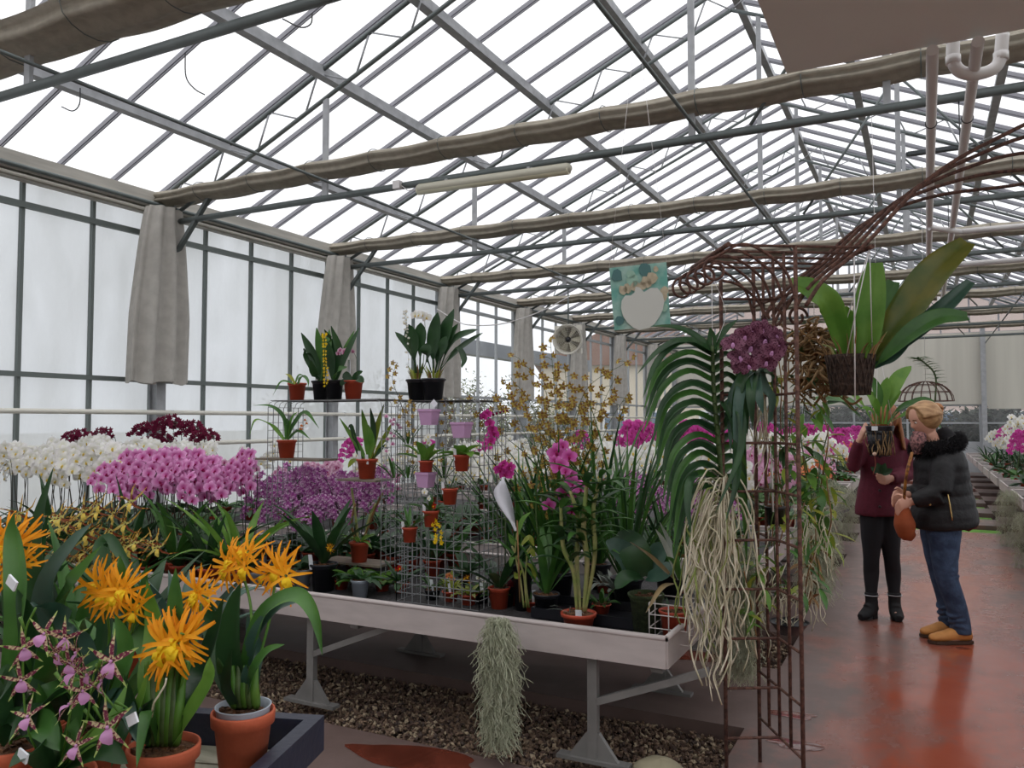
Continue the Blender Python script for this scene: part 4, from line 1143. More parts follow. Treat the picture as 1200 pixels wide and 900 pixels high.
# ochre-brown sprays rising above
R = random.Random(11)
sprays = [([(640, 640, 4.5), (640, 560, 4.5), (625, 480, 4.5), (596, 440, 4.5)], 14), ([(648, 640, 4.5), (645, 540, 4.5), (640, 460, 4.5), (608, 420, 4.5)], 16), ([(650, 640, 4.5), (655, 540, 4.5), (650, 460, 4.5), (645, 400, 4.45)], 18), ([(655, 640, 4.5), (665, 560, 4.5), (665, 480, 4.5), (662, 430, 4.5)], 18),
          ([(660, 640, 4.6), (672, 540, 4.6), (685, 460, 4.6), (742, 420, 4.5)], 18), ([(664, 640, 4.6), (680, 560, 4.6), (700, 490, 4.6), (722, 440, 4.6)], 16), ([(668, 640, 4.6), (690, 560, 4.6), (712, 500, 4.6), (735, 462, 4.6)], 14), ([(640, 640, 4.4), (632, 560, 4.4), (612, 500, 4.4), (590, 462, 4.4)], 14), ([(645, 640, 4.6), (650, 560, 4.6), (640, 510, 4.6), (622, 468, 4.6)], 16), ([(655, 640, 4.6), (672, 560, 4.6), (690, 510, 4.6), (700, 470, 4.6)], 16), ([(650, 640, 4.5), (655, 570, 4.5), (664, 520, 4.5), (680, 470, 4.5)], 18), ([(640, 640, 4.7), (620, 580, 4.7), (585, 520, 4.7), (560, 470, 4.7)], 12)]
b0 = at_d(650, 655, 4.5); b0.z = ZB
root = thing('ochre_spray_orchid', b0, 'orchid with a tall cloud of ochre brown flower sprays in the middle of the bench', 'orchid')
pot(root, b0, .10, .16, M_black)
rosette(root, b0 + V((0, 0, .16)), 22, .7, .028, (1.0, 1.5), (.2, .8), G_mid, 31, .04, strap, .4, alt=G_bright)
for pts, n in sprays: 
    sp_ = spike(root, [b0 + V((0, 0, .16))] + [at_d(*v) for v in pts], B_brown, .060, .38, int(n * 1.5), R, V((-.1, -1, .1)), .0022, G_stem, off=.045, jit=.6)
# pink drooping spray
b1 = at_d(640, 690, 4.1); b1.z = ZB
root = thing('pink_spray_orchid', b1, 'orchid with a drooping chain of bright pink round flowers before the green clumps', 'orchid')
pot(root, b1, .07, .12, M_black, seg=16); rosette(root, b1 + V((0, 0, .12)), 8, .4, .045, (.9, 1.4), (.2, .7), G_mid, 3, prof=lance)
st_ = MB(G_stem); st_.tube(spline([b1 + V((0, 0, .12)), at_d(628, 600, 4.2), at_d(636, 530, 4.15), at_d(652, 525, 4.1), at_d(666, 545, 4.08), at_d(673, 575, 4.05), at_d(648, 590, 4.05)], 8), .003, 0, 6)
so = st_.build('flower_spike', root); R = random.Random(2)
for (x_, y_, s_) in ((652, 530, .10), (667, 535, .085), (656, 546, .10), (669, 556, .07), (663, 552, .06), (672, 567, .095), (681, 572, .085), (662, 577, .10), (670, 580, .06), (643, 592, .075), (670, 598, .075), (659, 522, .07), (650, 540, .06)):
    add_bloom(B_hot if y_ < 588 else B_hot, so, at_d(x_, y_, 4.05 + R.uniform(-.03, .02)), face_up(V((.35, -1, .1)), R, .25), s_, R.uniform(-.3, .3))
# magenta chain with dark buds
b2 = at_d(585, 660, 4.3); b2.z = ZB
root = thing('magenta_chain_orchid', b2, 'orchid with a short chain of magenta flowers and dark buds right of the wire rack', 'orchid')
pot(root, b2, .06, .11, M_terra2, seg=16); rosette(root, b2 + V((0, 0, .11)), 9, .32, .05, (.4, 1.2), (.3, 1), G_dark, 6, prof=lance)
st_ = MB(G_stemdk, P_burg); st_.tube(spline([b2 + V((0, 0, .11)), at_d(582, 570, 4.3), at_d(578, 500, 4.3), at_d(568, 486, 4.3), at_d(588, 482, 4.3)], 8), .0022, 0, 6)
for i in range(6): st_.ball(at_d(574 + i * 4, 487 - i * 1.2, 4.3), .010 - i * .0008, 1, 6, 4)
so = st_.build('flower_spike', root)
for (x_, y_) in ((567, 488), (574, 496), (577, 503), (579, 508), (576, 516), (571, 485)): add_bloom(B_mag, so, at_d(x_, y_, 4.28), face_up(V((.1, -1, .1)), R, .3), .058)
# magenta tulip-like bloom behind the paper cone
b3 = at_d(592, 640, 4.35); b3.z = ZB
root = thing('magenta_dwarf_orchid', b3, 'orchid with upright magenta petals just above the white paper cone', 'orchid')
pot(root, b3, .06, .11, M_black, seg=16)
so = MB(G_stem); so.tube([b3 + V((0, 0, .11)), at_d(592, 562, 4.3)], .003, 0, 6); so = so.build('flower_spike', root)
for (x_, y_) in ((586, 550), (592, 556), (598, 548), (590, 545), (596, 556)): add_bloom(B_mag, so, at_d(x_, y_, 4.28), face_up(V((.1, -1, .3)), R, .5), .07)
# white folded paper cone
a_, b_, c_, d_ = at_d(590, 559, 4.0), at_d(579, 581, 3.96), at_d(605, 622, 4.0), at_d(600, 588, 4.06)
m = MB(mat('white_paper', srgb(236, 236, 246), .8)); sp1 = spline([a_, b_, c_], 6); sp2 = spline([a_, d_, c_], 6); n_ = len(sp1)
for p, q in zip(sp1, sp2):
    md = (p + q) / 2 + V((0, -.02, 0)); m.v += [p, md, q, md + V((0, .035, .0))]
for i in range(n_ - 1):
    for k_ in range(4): m.face((i * 4 + k_, i * 4 + (k_ + 1) % 4, i * 4 + 4 + (k_ + 1) % 4, i * 4 + 4 + k_), 0)
rp_ = thing('paper_cone', c_, 'white folded paper cone pointing down on a stake beside the wire rack', 'paper wrapper')
m.build('paper_sheet', rp_)
st_ = MB(MATS['brown_sheath']); st_.tube([c_ + V((0, .01, .05)), V((c_.x + .02, c_.y, ZB + .1))], .004, 0, 6); st_.build('stake', rp_)
# black tall pot with yellow-green canes
root, t = potted('potted_cane_orchid', 612, 700, 3.85, .055, .24, M_black, 'tall narrow black pot with yellow green canes below the white paper cone', z=ZB)
m = MB(G_cane); dd = (t - CAM).dot(FW) - .12
for pts in ([(614, 712, dd), (610, 680, dd), (604, 650, dd), (606, 625, dd)], [(620, 712, dd), (616, 680, dd), (618, 650, dd), (622, 640, dd)], [(617, 712, dd), (613, 670, dd), (600, 640, dd)]): m.tube(pl_(pts, 6), .005, 0, 6)
m.build('cane', root)
m = MB(G_yel, G_bright)
for pts in ([(606, 650, dd), (600, 655, dd), (598, 664, dd)], [(610, 640, dd), (620, 630, dd), (626, 640, dd)], [(618, 660, dd), (626, 668, dd), (626, 682, dd)], [(606, 630, dd), (612, 610, dd), (622, 600, dd)], [(604, 640, dd), (596, 625, dd)], [(612, 668, dd), (606, 676, dd), (603, 670, dd)], [(616, 650, dd), (622, 645, dd), (628, 655, dd)]): pleaf(m, pts, .03, R.randint(0, 1), lance)
m.build('foliage', root)
# broad dark leaf plant on mossy green pot
root, t = potted('potted_broadleaf_orchid', 757, 705, 3.72, .085, .18, mat('mossy_pot', srgb(62, 74, 44), .9, var=.35, scale=30, bump=.5), 'mossy dark pot with very large flat dark leaves near the right bench end', z=ZB)
dd = (t - CAM).dot(FW); m = MB(G_blue, G_dark)
for j, (pts, w_) in enumerate((([(752, 676, dd), (735, 655, dd), (710, 635, dd - .05)], .15), ([(755, 676, dd), (742, 645, dd), (727, 622, dd + .1)], .15), ([(758, 676, dd), (770, 650, dd), (772, 635, dd)], .10), ([(752, 676, dd - .03), (735, 676, dd - .1), (722, 690, dd - .15)], .08), ([(758, 676, dd - .03), (775, 672, dd - .1), (788, 660, dd - .1)], .09))): pleaf(m, pts, w_, j % 2, broad)
m.build('foliage', root)
# grey-leaved rosette in a wire basket, right end of bench
bq = ppos(790, 718, 3.66); bq.z = ZB
root = thing('potted_bromeliad', bq + V((0, 0, .0)), 'terracotta pot with a stiff grey green and reddish rosette at the right bench end', 'potted plant')
pot(root, bq, .07, .13, M_terra2)
dd = (bq - CAM).dot(FW); m = MB(G_silver, mat('reddish_leaf', srgb(104, 92, 68), .5, col2=srgb(150, 128, 86), scale=9), G_mid)
for j, pts in enumerate(([(792, 680, dd), (765, 655, dd), (738, 635, dd - .1)], [(795, 680, dd), (780, 640, dd), (768, 620, dd)], [(797, 680, dd), (786, 640, dd + .1), (773, 612, dd + .1)], [(798, 680, dd), (792, 650, dd), (788, 638, dd)], [(800, 680, dd), (805, 655, dd), (806, 640, dd)], [(802, 680, dd), (815, 665, dd), (826, 660, dd)], [(790, 684, dd - .05), (775, 690, dd - .1), (757, 718, dd - .15)], [(800, 684, dd - .05), (812, 690, dd - .1), (820, 706, dd - .1)], [(796, 680, dd - .05), (790, 660, dd - .1), (780, 652, dd - .1)])): pleaf(m, pts, .024, (1, 0, 0, 2, 0, 2, 1, 0, 2)[j], lance, .5)
m.build('foliage', root)
wb = thing('wire_basket', bq, 'square white wire basket around the terracotta pot at the bench end', 'basket'); m = MB(mat('white_wire', srgb(208, 200, 196), .5))
for z in (.0, .06, .12, .17):
    for a, b in (((-.09, -.09), (.09, -.09)), ((.09, -.09), (.09, .09)), ((.09, .09), (-.09, .09)), ((-.09, .09), (-.09, -.09))): m.tube([bq + V((a[0], a[1], z)), bq + V((b[0], b[1], z))], .003, 0, 5)
for a in ((-.09, -.09), (.09, -.09), (.09, .09), (-.09, .09), (0, -.09), (0, .09), (.09, 0), (-.09, 0)): m.tube([bq + V((a[0], a[1], 0)), bq + V((a[0], a[1], .17))], .003, 0, 5)
m.build('wire_mesh', wb)
# trays and small plants along the rim
trm = MB(M_black); c_ = at_z(705, 722, ZB + .01)
tr_ = thing('seed_tray', c_, 'flat black plastic tray under the cane orchid pot', 'tray')
for a, b, w_, l_ in ((0, -.16, .62, .012), (0, .16, .62, .012)): trm.box(c_ + V((a, b, .02)), (w_, l_, .05))
for a in (-.31, .31): trm.box(c_ + V((a, 0, .02)), (.012, .33, .05))
trm.box(c_ + V((0, 0, -.004)), (.62, .32, .006)); trm.build('tray_body', tr_)
small = [(705, 716, 'G_mid', .10, .022, 16, 'small tufted green plant beside the canes near the bench rim'), (722, 700, 'G_silver', .13, .030, 20, 'silver white leaved succulent near the front of the bench'), (708, 690, 'G_silver', .12, .03, 16, 'second silver leaved succulent behind the tufted plant'),
         (765, 722, 'G_mid', .08, .014, 26, 'low fine leaved green cushion in the near corner of the bench'), (785, 728, 'G_dark', .08, .014, 26, 'low dark green cushion closest to the bench corner'), (625, 712, 'G_mid', .07, .02, 8, 'shallow terracotta pot with a few dry stems at the rim'), (583, 706, 'G_mid', .12, .03, 10, 'terracotta pot with a small upright green fan by the rim'),
         (565, 702, 'G_mid', .12, .03, 10, 'small plant with a white bloom by the bench rim'), (549, 704, 'G_yel', .11, .03, 10, 'terracotta pot with orange tinted small leaves by the rim'), (528, 700, 'G_yel', .11, .03, 10, 'small pot with tiny orange flowers by the rim'), (507, 698, 'G_mid', .14, .025, 10, 'small green plant under the rack beside a white tag'),
         (470, 690, 'G_dark', .15, .05, 12, 'dark leafy plant at the foot of the right rack'), (448, 688, 'G_bright', .14, .06, 12, 'bright green broad leaved plant at the rim left of the rack'), (420, 690, 'G_bright', .15, .07, 12, 'bright green low plant with a white tag at the rim'), (400, 686, 'G_mid', .12, .04, 12, 'low green plant at the rim below the black pot'), (640, 690, 'G_dark', .18, .05, 10, 'dark leafy plant left of the tall canes'), (545, 680, 'G_dark', .2, .05, 12, 'dark leafy plant behind the rack front panel'), (800, 690, 'G_dark', .14, .05, 8, 'dark leafy plant behind the wire basket')]
for i, (x_, y_, g_, L_, W_, n_, lb) in enumerate(small):
    p = at_z(x_, y_ + 4, ZB); p.y = max(p.y, 3.46)
    root = thing('small_potted_plant', p, lb, 'potted plant'); pot(root, p, .05, .055, M_terra2 if i % 3 != 1 else M_black, seg=16)
    rosette(root, p + V((0, 0, .05)), n_, L_, W_, (.2, 1.35), (.3, 1.2), globals()[g_], 50 + i, prof=lance if W_ < .045 else broad)
    if i in (7, 8, 9, 11): spike(root, [p + V((0, 0, .05)), p + V((.01, -.01, .12)), p + V((.0, -.03, .15))], {7: B_white, 8: B_org, 9: B_peach, 11: B_red}[i], .035, .6, 3, random.Random(i), V((0, -1, .2)), .0015, off=.015)
    if i in (5, 7, 9, 10, 13): plant_tag(root, p + V((.02, -.03, .03)), .09, .02, .3 * (i % 3) - .3)
# red-leaved plant
p = at_z(602, 708, ZB); root = thing('small_potted_plant', p, 'small plant with glossy dark red leaves and a red flower at the rim', 'potted plant'); pot(root, p, .05, .06, M_terra2, seg=16)
rosette(root, p + V((0, 0, .05)), 5, .14, .07, (.8, 1.4), (.1, .5), mat('red_leaf', srgb(112, 34, 44), .35, trans=.3), 3, prof=lance)
spike(root, [p + V((0, 0, .05)), p + V((-.03, -.03, .06)), p + V((-.045, -.04, .06))], B_red, .06, .6, 3, random.Random(1), V((0, -1, .2)), .002, off=.01)
# bark / netting heaps on the second bench, seen under its plants
# ================================================================ rusty iron rose arch over the walkway
A0 = at_z(843, 905, 0); 
def dpt(x, y, d): return at_d(x, y, d)
PB = V((-.69, 3.77, 0)); PD = V((-.454, 3.38, 0)); PA = V((-.77, 3.46, 0)); PC = (PB + PD) / 2
PE = V((.855, .52, 0)).normalized()         # direction in which the arch spans the walkway
PN = (PD - PB).normalized()
arch = thing('garden_arch', PC, 'rusty wrought iron arch of thin bars and coiled scrolls spanning the walkway edge', 'garden arch')
ZT = 2.22
for p, zt in ((PA, 2.12), (PB, ZT), (PD, ZT)):
    m = MB(M_rust); m.tube([p, p + V((0, 0, zt))], .0085, 0, 8); m.build('post', arch)
for t_ in (.25, .5, .75):
    p = PB.lerp(PD, t_); m = MB(M_rust); m.tube([p + V((0, 0, .195)), p + V((0, 0, ZT))], .007, 0, 8); m.build('upright', arch)
for i in range(10):
    z = .195 + .205 * i
    m = MB(M_rust); m.tube([PB + V((0, 0, z)), PD + V((0, 0, z))], .006, 0, 7); m.build('rung', arch)
    if z < 2.05:
        m = MB(M_rust); m.tube([PA + V((0, 0, z)), PC + V((0, 0, z))], .006, 0, 7); m.build('rung', arch)
def coil(c, r, a0, turns, ccw, e=PE, n=26, shrink=.55):
    out = []
    for i in range(n + 1):
        t = i / n; a = a0 + (1 if ccw else -1) * turns * 2 * PI * t; q = r * (1 - shrink * t)
        out.append(c + e * (math.cos(a) * q) + V((0, 0, math.sin(a) * q)))
    return out
for i in range(5):
    o_ = PC + PN * (-.23 + .115 * i)
    # left scroll of the rod, its rise over the post and the right hand scroll
    L0 = o_ - PE * .33 + V((0, 0, 2.12))
    c1 = coil(L0, .052, PI * .5, 1.15, True)
    rise = spline([L0 + V((0, 0, .052)), o_ - PE * .20 + V((0, 0, 2.225)), o_ - PE * .05 + V((0, 0, 2.13)), o_ + PE * .005 + V((0, 0, 1.98))], 8)
    m = MB(M_rust); m.tube(list(reversed(c1)) + rise[1:], .006, 0, 6); m.build('scroll', arch)
    # long top rod
    m = MB(M_rust); m.tube([o_ - PE * .28 + V((0, 0, ZT)), o_ + PE * .31 + V((0, 0, ZT))], .006, 0, 6); m.build('top_rod', arch)
    # vault rod rising over the walkway
    pts = [o_ + PE * .04 + V((0, 0, 1.98)), o_ + PE * .12 + V((0, 0, 2.09)), o_ + PE * .30 + V((0, 0, 2.24)), o_ + PE * .55 + V((0, 0, 2.47 + .012 * (i - 2))), o_ + PE * .85 + V((0, 0, 2.62 + .028 * (i - 2))), o_ + PE * 1.2 + V((0, 0, 2.71 + .045 * (i - 2))), o_ + PE * 1.65 + V((0, 0, 2.66)), o_ + PE * 2.0 + V((0, 0, 2.4)), o_ + PE * 2.2 + V((0, 0, 2.1))]
    m = MB(M_rust); m.tube(spline(pts, 6), .0085, 0, 7); m.build('vault_rod', arch)
for t_ in (-.28, .31):
    m = MB(M_rust); m.tube([PC + PN * -.25 + PE * t_ + V((0, 0, ZT)), PC + PN * .25 + PE * t_ + V((0, 0, ZT))], .010, 0, 7); m.build('cross_rod', arch)
# scrolls in the plane of the left post and of the front panel
for c, r, a0, tn, cc in ((PC + PE * .0 + V((0, 0, 1.97)), .05, PI, 1.1, True), (PC + PE * .105 + V((0, 0, 1.965)), .045, 0, 1.1, True), (PC - PE * .12 + V((0, 0, 1.89)), .04, PI, 1.2, True), (PC - PE * .03 + V((0, 0, 1.89)), .036, 0, 1.2, False)):
    m = MB(M_rust); m.tube(coil(c, r, a0, tn, cc), .0065, 0, 6); m.build('scroll', arch)
for pts in ([PA + V((0, 0, 2.12)), PA + PE * .08 + V((0, 0, 2.10)), PC - PE * .06 + V((0, 0, 2.02)), PC - PE * .02 + V((0, 0, 1.9))], [PC + V((0, 0, 1.93)), PC + PE * .05 + V((0, 0, 2.02)), PC + PE * .16 + V((0, 0, 2.08))]):
    m = MB(M_rust); m.tube(spline(pts, 7), .0065, 0, 6); m.build('scroll', arch)
for p in (PC + PE * 2.2 + PN * -.23, PC + PE * 2.2 + PN * .23):     # far leg, beyond the right edge of the view
    m = MB(M_rust); m.tube([p, p + V((0, 0, 2.1))], .0085, 0, 8); m.build('post', arch)

# ---------------------------------------------------------------- big hanging strap-leaf orchid with long roots
R = random.Random(21)
dv = 3.42
vb = at_d(845, 560, dv)
root = thing('hanging_vanda', vb, 'large hanging orchid with long arching strap leaves and a beard of pale bare roots', 'hanging orchid')
stem = pl_([(852, 610, dv), (846, 560, dv), (840, 500, dv), (836, 450, dv), (835, 405, dv)], 8)
m = MB(G_stem); m.tube(stem, [.014 - .006 * i / len(stem) for i in range(len(stem))], 0, 8); m.build('stem', root)
m = MB(G_dark, G_mid)
def sl(y0, pts, d_off=0): 
    return pts
N_ = 15
for i in range(N_):
    t = i / (N_ - 1); y = 412 + t * 168; x = 835 + t * 10
    sc_ = 1 - .25 * max(0, t - .5)
    droop = 55 + 22 * t
    far_ = (82 - 20 * t) * sc_
    for dd_, sg in ((-.06, 1), (.08, .93)):
        if dd_ > 0 and i % 2: continue
        pts = [(x, y, dv), (x - far_ * .38, y - 13 + 4 * R.random(), dv + dd_), (x - far_ * .78 * sg, y + 10 + R.uniform(-4, 4), dv + dd_ * 1.6), (x - far_ * sg + R.uniform(-6, 4), y + droop * sg, dv + dd_ * 2)]
        pleaf(m, pts, .042, i % 2, lambda q: (1 - q ** 3) * .95 + .03, .45, n=4)
    fr = (34 - 6 * t)
    pts = [(x, y, dv), (x + fr * .5, y - 8, dv + .05), (x + fr * .95, y + 12, dv + .08), (x + fr + 2, y + 55 + 25 * t, dv + .1)]
    pleaf(m, pts, .042, (i + 1) % 2, lambda q: (1 - q ** 3) * .95 + .03, .45, n=4)
for pts in ([(835, 412, dv), (812, 393, dv), (790, 384, dv), (763, 382, dv)], [(835, 408, dv), (850, 388, dv), (865, 374, dv)], [(835, 415, dv), (834, 395, dv), (832, 384, dv)], [(834, 416, dv), (800, 400, dv - .05), (772, 412, dv - .08), (747, 438, dv - .1)], [(848, 500, dv), (866, 480, dv - .1), (868, 530, dv - .15), (838, 602, dv - .2)], [(848, 470, dv), (862, 500, dv - .1), (864, 560, dv - .15), (850, 612, dv - .2)], [(840, 560, dv), (812, 560, dv - .1), (806, 590, dv - .15), (810, 625, dv - .18)]):
    pleaf(m, pts, .04, 0, lambda q: (1 - q ** 3) * .95 + .03, .45, n=5)
m.build('foliage', root)
m = MB(M_root, mat('green_root', srgb(126, 138, 74), .8, var=.2, scale=20))
for i in range(110):
    y0_ = R.uniform(560, 625); x0_ = 850 + R.uniform(-6, 6); x1_ = R.uniform(800, 886); 
    if R.random() < .35: x1_ = R.uniform(806, 834)
    yl = R.uniform(660, 800) if x1_ > 828 or R.random() < .5 else R.uniform(640, 745)
    if R.random() < .12: yl = R.uniform(780, 850); x1_ = R.uniform(836, 850)
    dq = dv + R.uniform(-.13, .13)
    pts = [(x0_, y0_, dv), ((x0_ + x1_) / 2, y0_ - R.uniform(-2, 14), dq), (x1_, y0_ + 28 + R.uniform(0, 20), dq)]
    y = y0_ + 60; x = x1_
    while y < yl:
        x += R.uniform(-11, 11) + (848 - x) * .03; pts.append((x, y, dq + R.uniform(-.02, .02))); y += R.uniform(16, 30)
    sp_ = pl_(pts, 3); m.tube(sp_, R.uniform(.0025, .0042), 1 if R.random() < .16 else 0, 5)
m.build('aerial_roots', root)
m = MB(M_white); m.tube([at_d(835, 412, dv), at_d(834, 318, dv + .02)], .0018, 0, 4); m.tube(spline([at_d(834, 318, dv), at_d(838, 332, dv), at_d(846, 350, dv), at_d(850, 372, dv), at_d(838, 405, dv)], 5), .0012, 0, 4); m.build('hanging_wire', root)

# ---------------------------------------------------------------- dusky purple flower ball orchid on the arch
dq = 3.40; vb = at_d(882, 440, dq)
root = thing('purple_vanda', vb, 'orchid with a ball of dusky purple blotched flowers fastened to the rusty arch', 'hanging orchid')
m = MB(G_dark, G_blue)
for j, pts in enumerate(([(880, 435, dq), (868, 450, dq - .05), (862, 490, dq - .05), (862, 540, dq - .05)], [(876, 435, dq), (866, 470, dq - .08), (864, 520, dq - .1), (858, 575, dq - .1)], [(884, 435, dq), (880, 460, dq - .1), (882, 500, dq - .1)], [(888, 435, dq), (896, 455, dq), (905, 470, dq), (900, 500, dq)], [(890, 435, dq), (905, 440, dq + .05), (908, 460, dq + .08)], [(884, 435, dq), (888, 460, dq - .1), (894, 485, dq - .12)], [(880, 436, dq), (873, 470, dq), (876, 510, dq)], [(872, 440, dq), (858, 470, dq), (856, 530, dq)])):
    pleaf(m, pts, .046, j % 2, lambda q: (1 - q ** 3) * .95 + .03, .4)
m.build('foliage', root)
m = MB(MATS['green_root']); m.tube(pl_([(882, 440, dq), (884, 420, dq), (884, 405, dq)], 4), .006, 0, 6); so = m.build('flower_spike', root)
for (x_, y_, s_) in ((859, 403, .10), (866, 419, .105), (873, 394, .10), (880, 407, .115), (893, 386, .10), (886, 424, .105), (897, 399, .12), (905, 412, .10), (912, 405, .09), (877, 428, .09), (898, 424, .10), (909, 393, .08), (868, 430, .08), (882, 388, .085)):
    add_bloom(B_van, so, at_d(x_, y_, dq - .07 + R.uniform(-.03, .03)), face_up(V((.45, -.9, .05)), R, .4), s_, R.uniform(-.4, .4))
m = MB(M_root)
for i in range(14):
    pts = [(890, 440, dq + .05)]; x = 890; y = 440
    for q in range(5): x += R.uniform(-5, 6); y += R.uniform(12, 22); pts.append((x, y, dq + .05 + R.uniform(-.03, .03)))
    m.tube(pl_(pts, 3), .0022, 0, 5)
m.build('aerial_roots', root)

# ---------------------------------------------------------------- climbing foliage on the arch
def climber(x0, x1, y0, y1, d0, d1, n, W, L, mats_, label, seed, name='climbing_orchid', rootsn=0, down=.3, cat='climbing plant'):
    R = random.Random(seed); c = at_d((x0 + x1) / 2, y1, (d0 + d1) / 2)
    root = thing(name, c, label, cat)
    st_ = MB(G_stem, MATS['brown_sheath'])
    for i in range(max(3, n // 14)):
        x = R.uniform(x0, x1); pts = [(x, y1, R.uniform(d0, d1))]
        y = y1
        while y > y0: y -= R.uniform(25, 45); x = min(x1, max(x0, x + R.uniform(-9, 9))); pts.append((x, y, R.uniform(d0, d1)))
        if len(pts) > 2: st_.tube(pl_(pts, 4), .003, R.randint(0, 1), 5)
    st_.build('stem', root)
    m = MB(*mats_)
    for i in range(n):
        p = at_d(R.uniform(x0, x1), R.uniform(y0, y1), R.uniform(d0, d1)); a = R.uniform(0, 6.28)
        m.arc_blade(p, V((math.cos(a), math.sin(a), R.uniform(-1, .5) * down * 3)), V((0, 0, 1)), L * R.uniform(.6, 1.2), W * R.uniform(.7, 1.2), R.uniform(.2, 1.0), 4, lance, .2, R.randrange(len(mats_)))
    m.build('foliage', root)
    if rootsn:
        m = MB(M_root)
        for i in range(rootsn):
            x = R.uniform(x0, x1); y = R.uniform(y0 + (y1 - y0) * .3, y1 - 20); dd = R.uniform(d0, d1); pts = [(x, y, dd)]
            for q in range(4): x += R.uniform(-7, 7); y += R.uniform(5, 20); pts.append((x, y, dd + R.uniform(-.03, .03)))
            m.tube(pl_(pts, 3), .002, 0, 4)
        m.build('aerial_roots', root)
    return root
climber(925, 972, 470, 590, 3.5, 3.9, 70, .035, .12, [G_mid, G_bright, G_yel], 'green and yellowing climber leaves behind the front bars of the rusty arch', 3)
climber(935, 975, 570, 640, 3.5, 3.9, 60, .03, .11, [G_mid, G_yel, G_bright], 'tangled clump with yellow green leaves and pale roots right of the arch bars', 4, rootsn=26)
climber(898, 922, 440, 640, 3.45, 3.6, 46, .028, .10, [G_mid, G_yel, G_dark], 'climber with loose green leaves woven up the middle of the rusty arch', 5, rootsn=16)
climber(880, 925, 640, 690, 3.4, 3.6, 26, .03, .10, [G_bright, G_mid, G_yel], 'clump of fresh green leaves on the arch bars beside the bare root beard', 6, rootsn=12)
climber(872, 897, 700, 745, 3.35, 3.5, 8, .035, .10, [G_bright, G_yel], 'few hanging light green leaves low on the rusty arch', 7, rootsn=4)
climber(938, 960, 640, 700, 3.6, 3.9, 34, .025, .10, [G_yel, MATS['brown_sheath'], G_mid], 'drying yellow brown trailing leaves below the clump on the arch', 8, rootsn=14)
# small black net pot on the arch
p = at_d(909, 615, 3.5); root = thing('net_pot', p, 'small black net pot with white cords hanging inside the rusty arch', 'flower pot'); pot(root, p, .045, .08, M_black, seg=14)
m = MB(M_white)
for q in (-.03, .03): m.tube([p + V((q, 0, .08)), at_d(906, 522, 3.5)], .0016, 0, 4)
m.tube([at_d(904, 520, 3.5), at_d(906, 600, 3.46)], .004, 0, 5); m.build('hanging_cord', root)
p = at_d(925, 745, 3.75); root = thing('net_pot', p, 'black bowl shaped pot with trailing roots low behind the rusty arch', 'flower pot')
m = MB(M_black); m.lathe(p, [(.001, 0), (.05, .01), (.085, .06), (.09, .065), (.08, .055)], 0, 20); m.build('bowl', root)
m = MB(M_root)
for i in range(12): m.tube(spline([p + V((R.uniform(-.07, .07), R.uniform(-.07, .07), .05)), p + V((R.uniform(-.08, .08), R.uniform(-.08, .08), .13)), p + V((R.uniform(-.05, .05), R.uniform(-.05, .05), .2))], 4), .002, 0, 4)
m.build('aerial_roots', root)
# ---------------------------------------------------------------- grey moss beards
M_moss = mat('grey_green_moss', srgb(158, 162, 136), .85, col2=srgb(190, 192, 168), scale=25)
def moss(x, y0, y1, d, w0, w1, n, label, seed, top=None):
    R = random.Random(seed); c = at_d(x, y0, d); bot = at_d(x, y1, d)
    m = MB(M_moss); H = c.z - bot.z
    for i in range(n):
        a = R.uniform(0, 6.28); rr = R.random() ** .5; zst = R.random() ** 1.3 * H * .85
        t = zst / H; w_ = (w0 + (w1 - w0) * min(1, t * 4)) * (1 - .45 * max(0, t - .3))
        p = c + V((math.cos(a) * rr * w_, math.sin(a) * rr * w_ * .7, -zst)); pts = [p]
        for q in range(4):
            p = p + V((R.uniform(-.028, .028), R.uniform(-.02, .02), -R.uniform(.01, .035))); pts.append(p)
        m.tube(pts, .0013, 0, 3, caps=False)
    o = m.build('spanish_moss', origin=c); tag(o, label, 'hanging moss'); return o
moss(585, 724, 882, 3.58, .05, .085, 2200, 'long grey green beard of hanging moss over the rim of the nearest bench', 1)
moss(862, 640, 802, 3.75, .07, .11, 2200, 'wide grey green moss curtain hanging behind the bare roots', 2)
moss(955, 615, 700, 4.6, .07, .12, 1000, 'grey moss beard right of the arch at the second bench end', 3)
moss(968, 560, 668, 7.3, .10, .14, 900, 'moss beard at the end of the third bench row', 4)
moss(992, 568, 640, 9.6, .10, .14, 600, 'moss beard at the end of the fourth bench row', 5)
moss(1181, 574, 655, 9.8, .10, .15, 900, 'moss beard hanging from the bench corner right of the walkway', 6)
moss(1202, 600, 690, 8.3, .10, .15, 700, 'moss beard at the right edge nearest the viewer', 7)

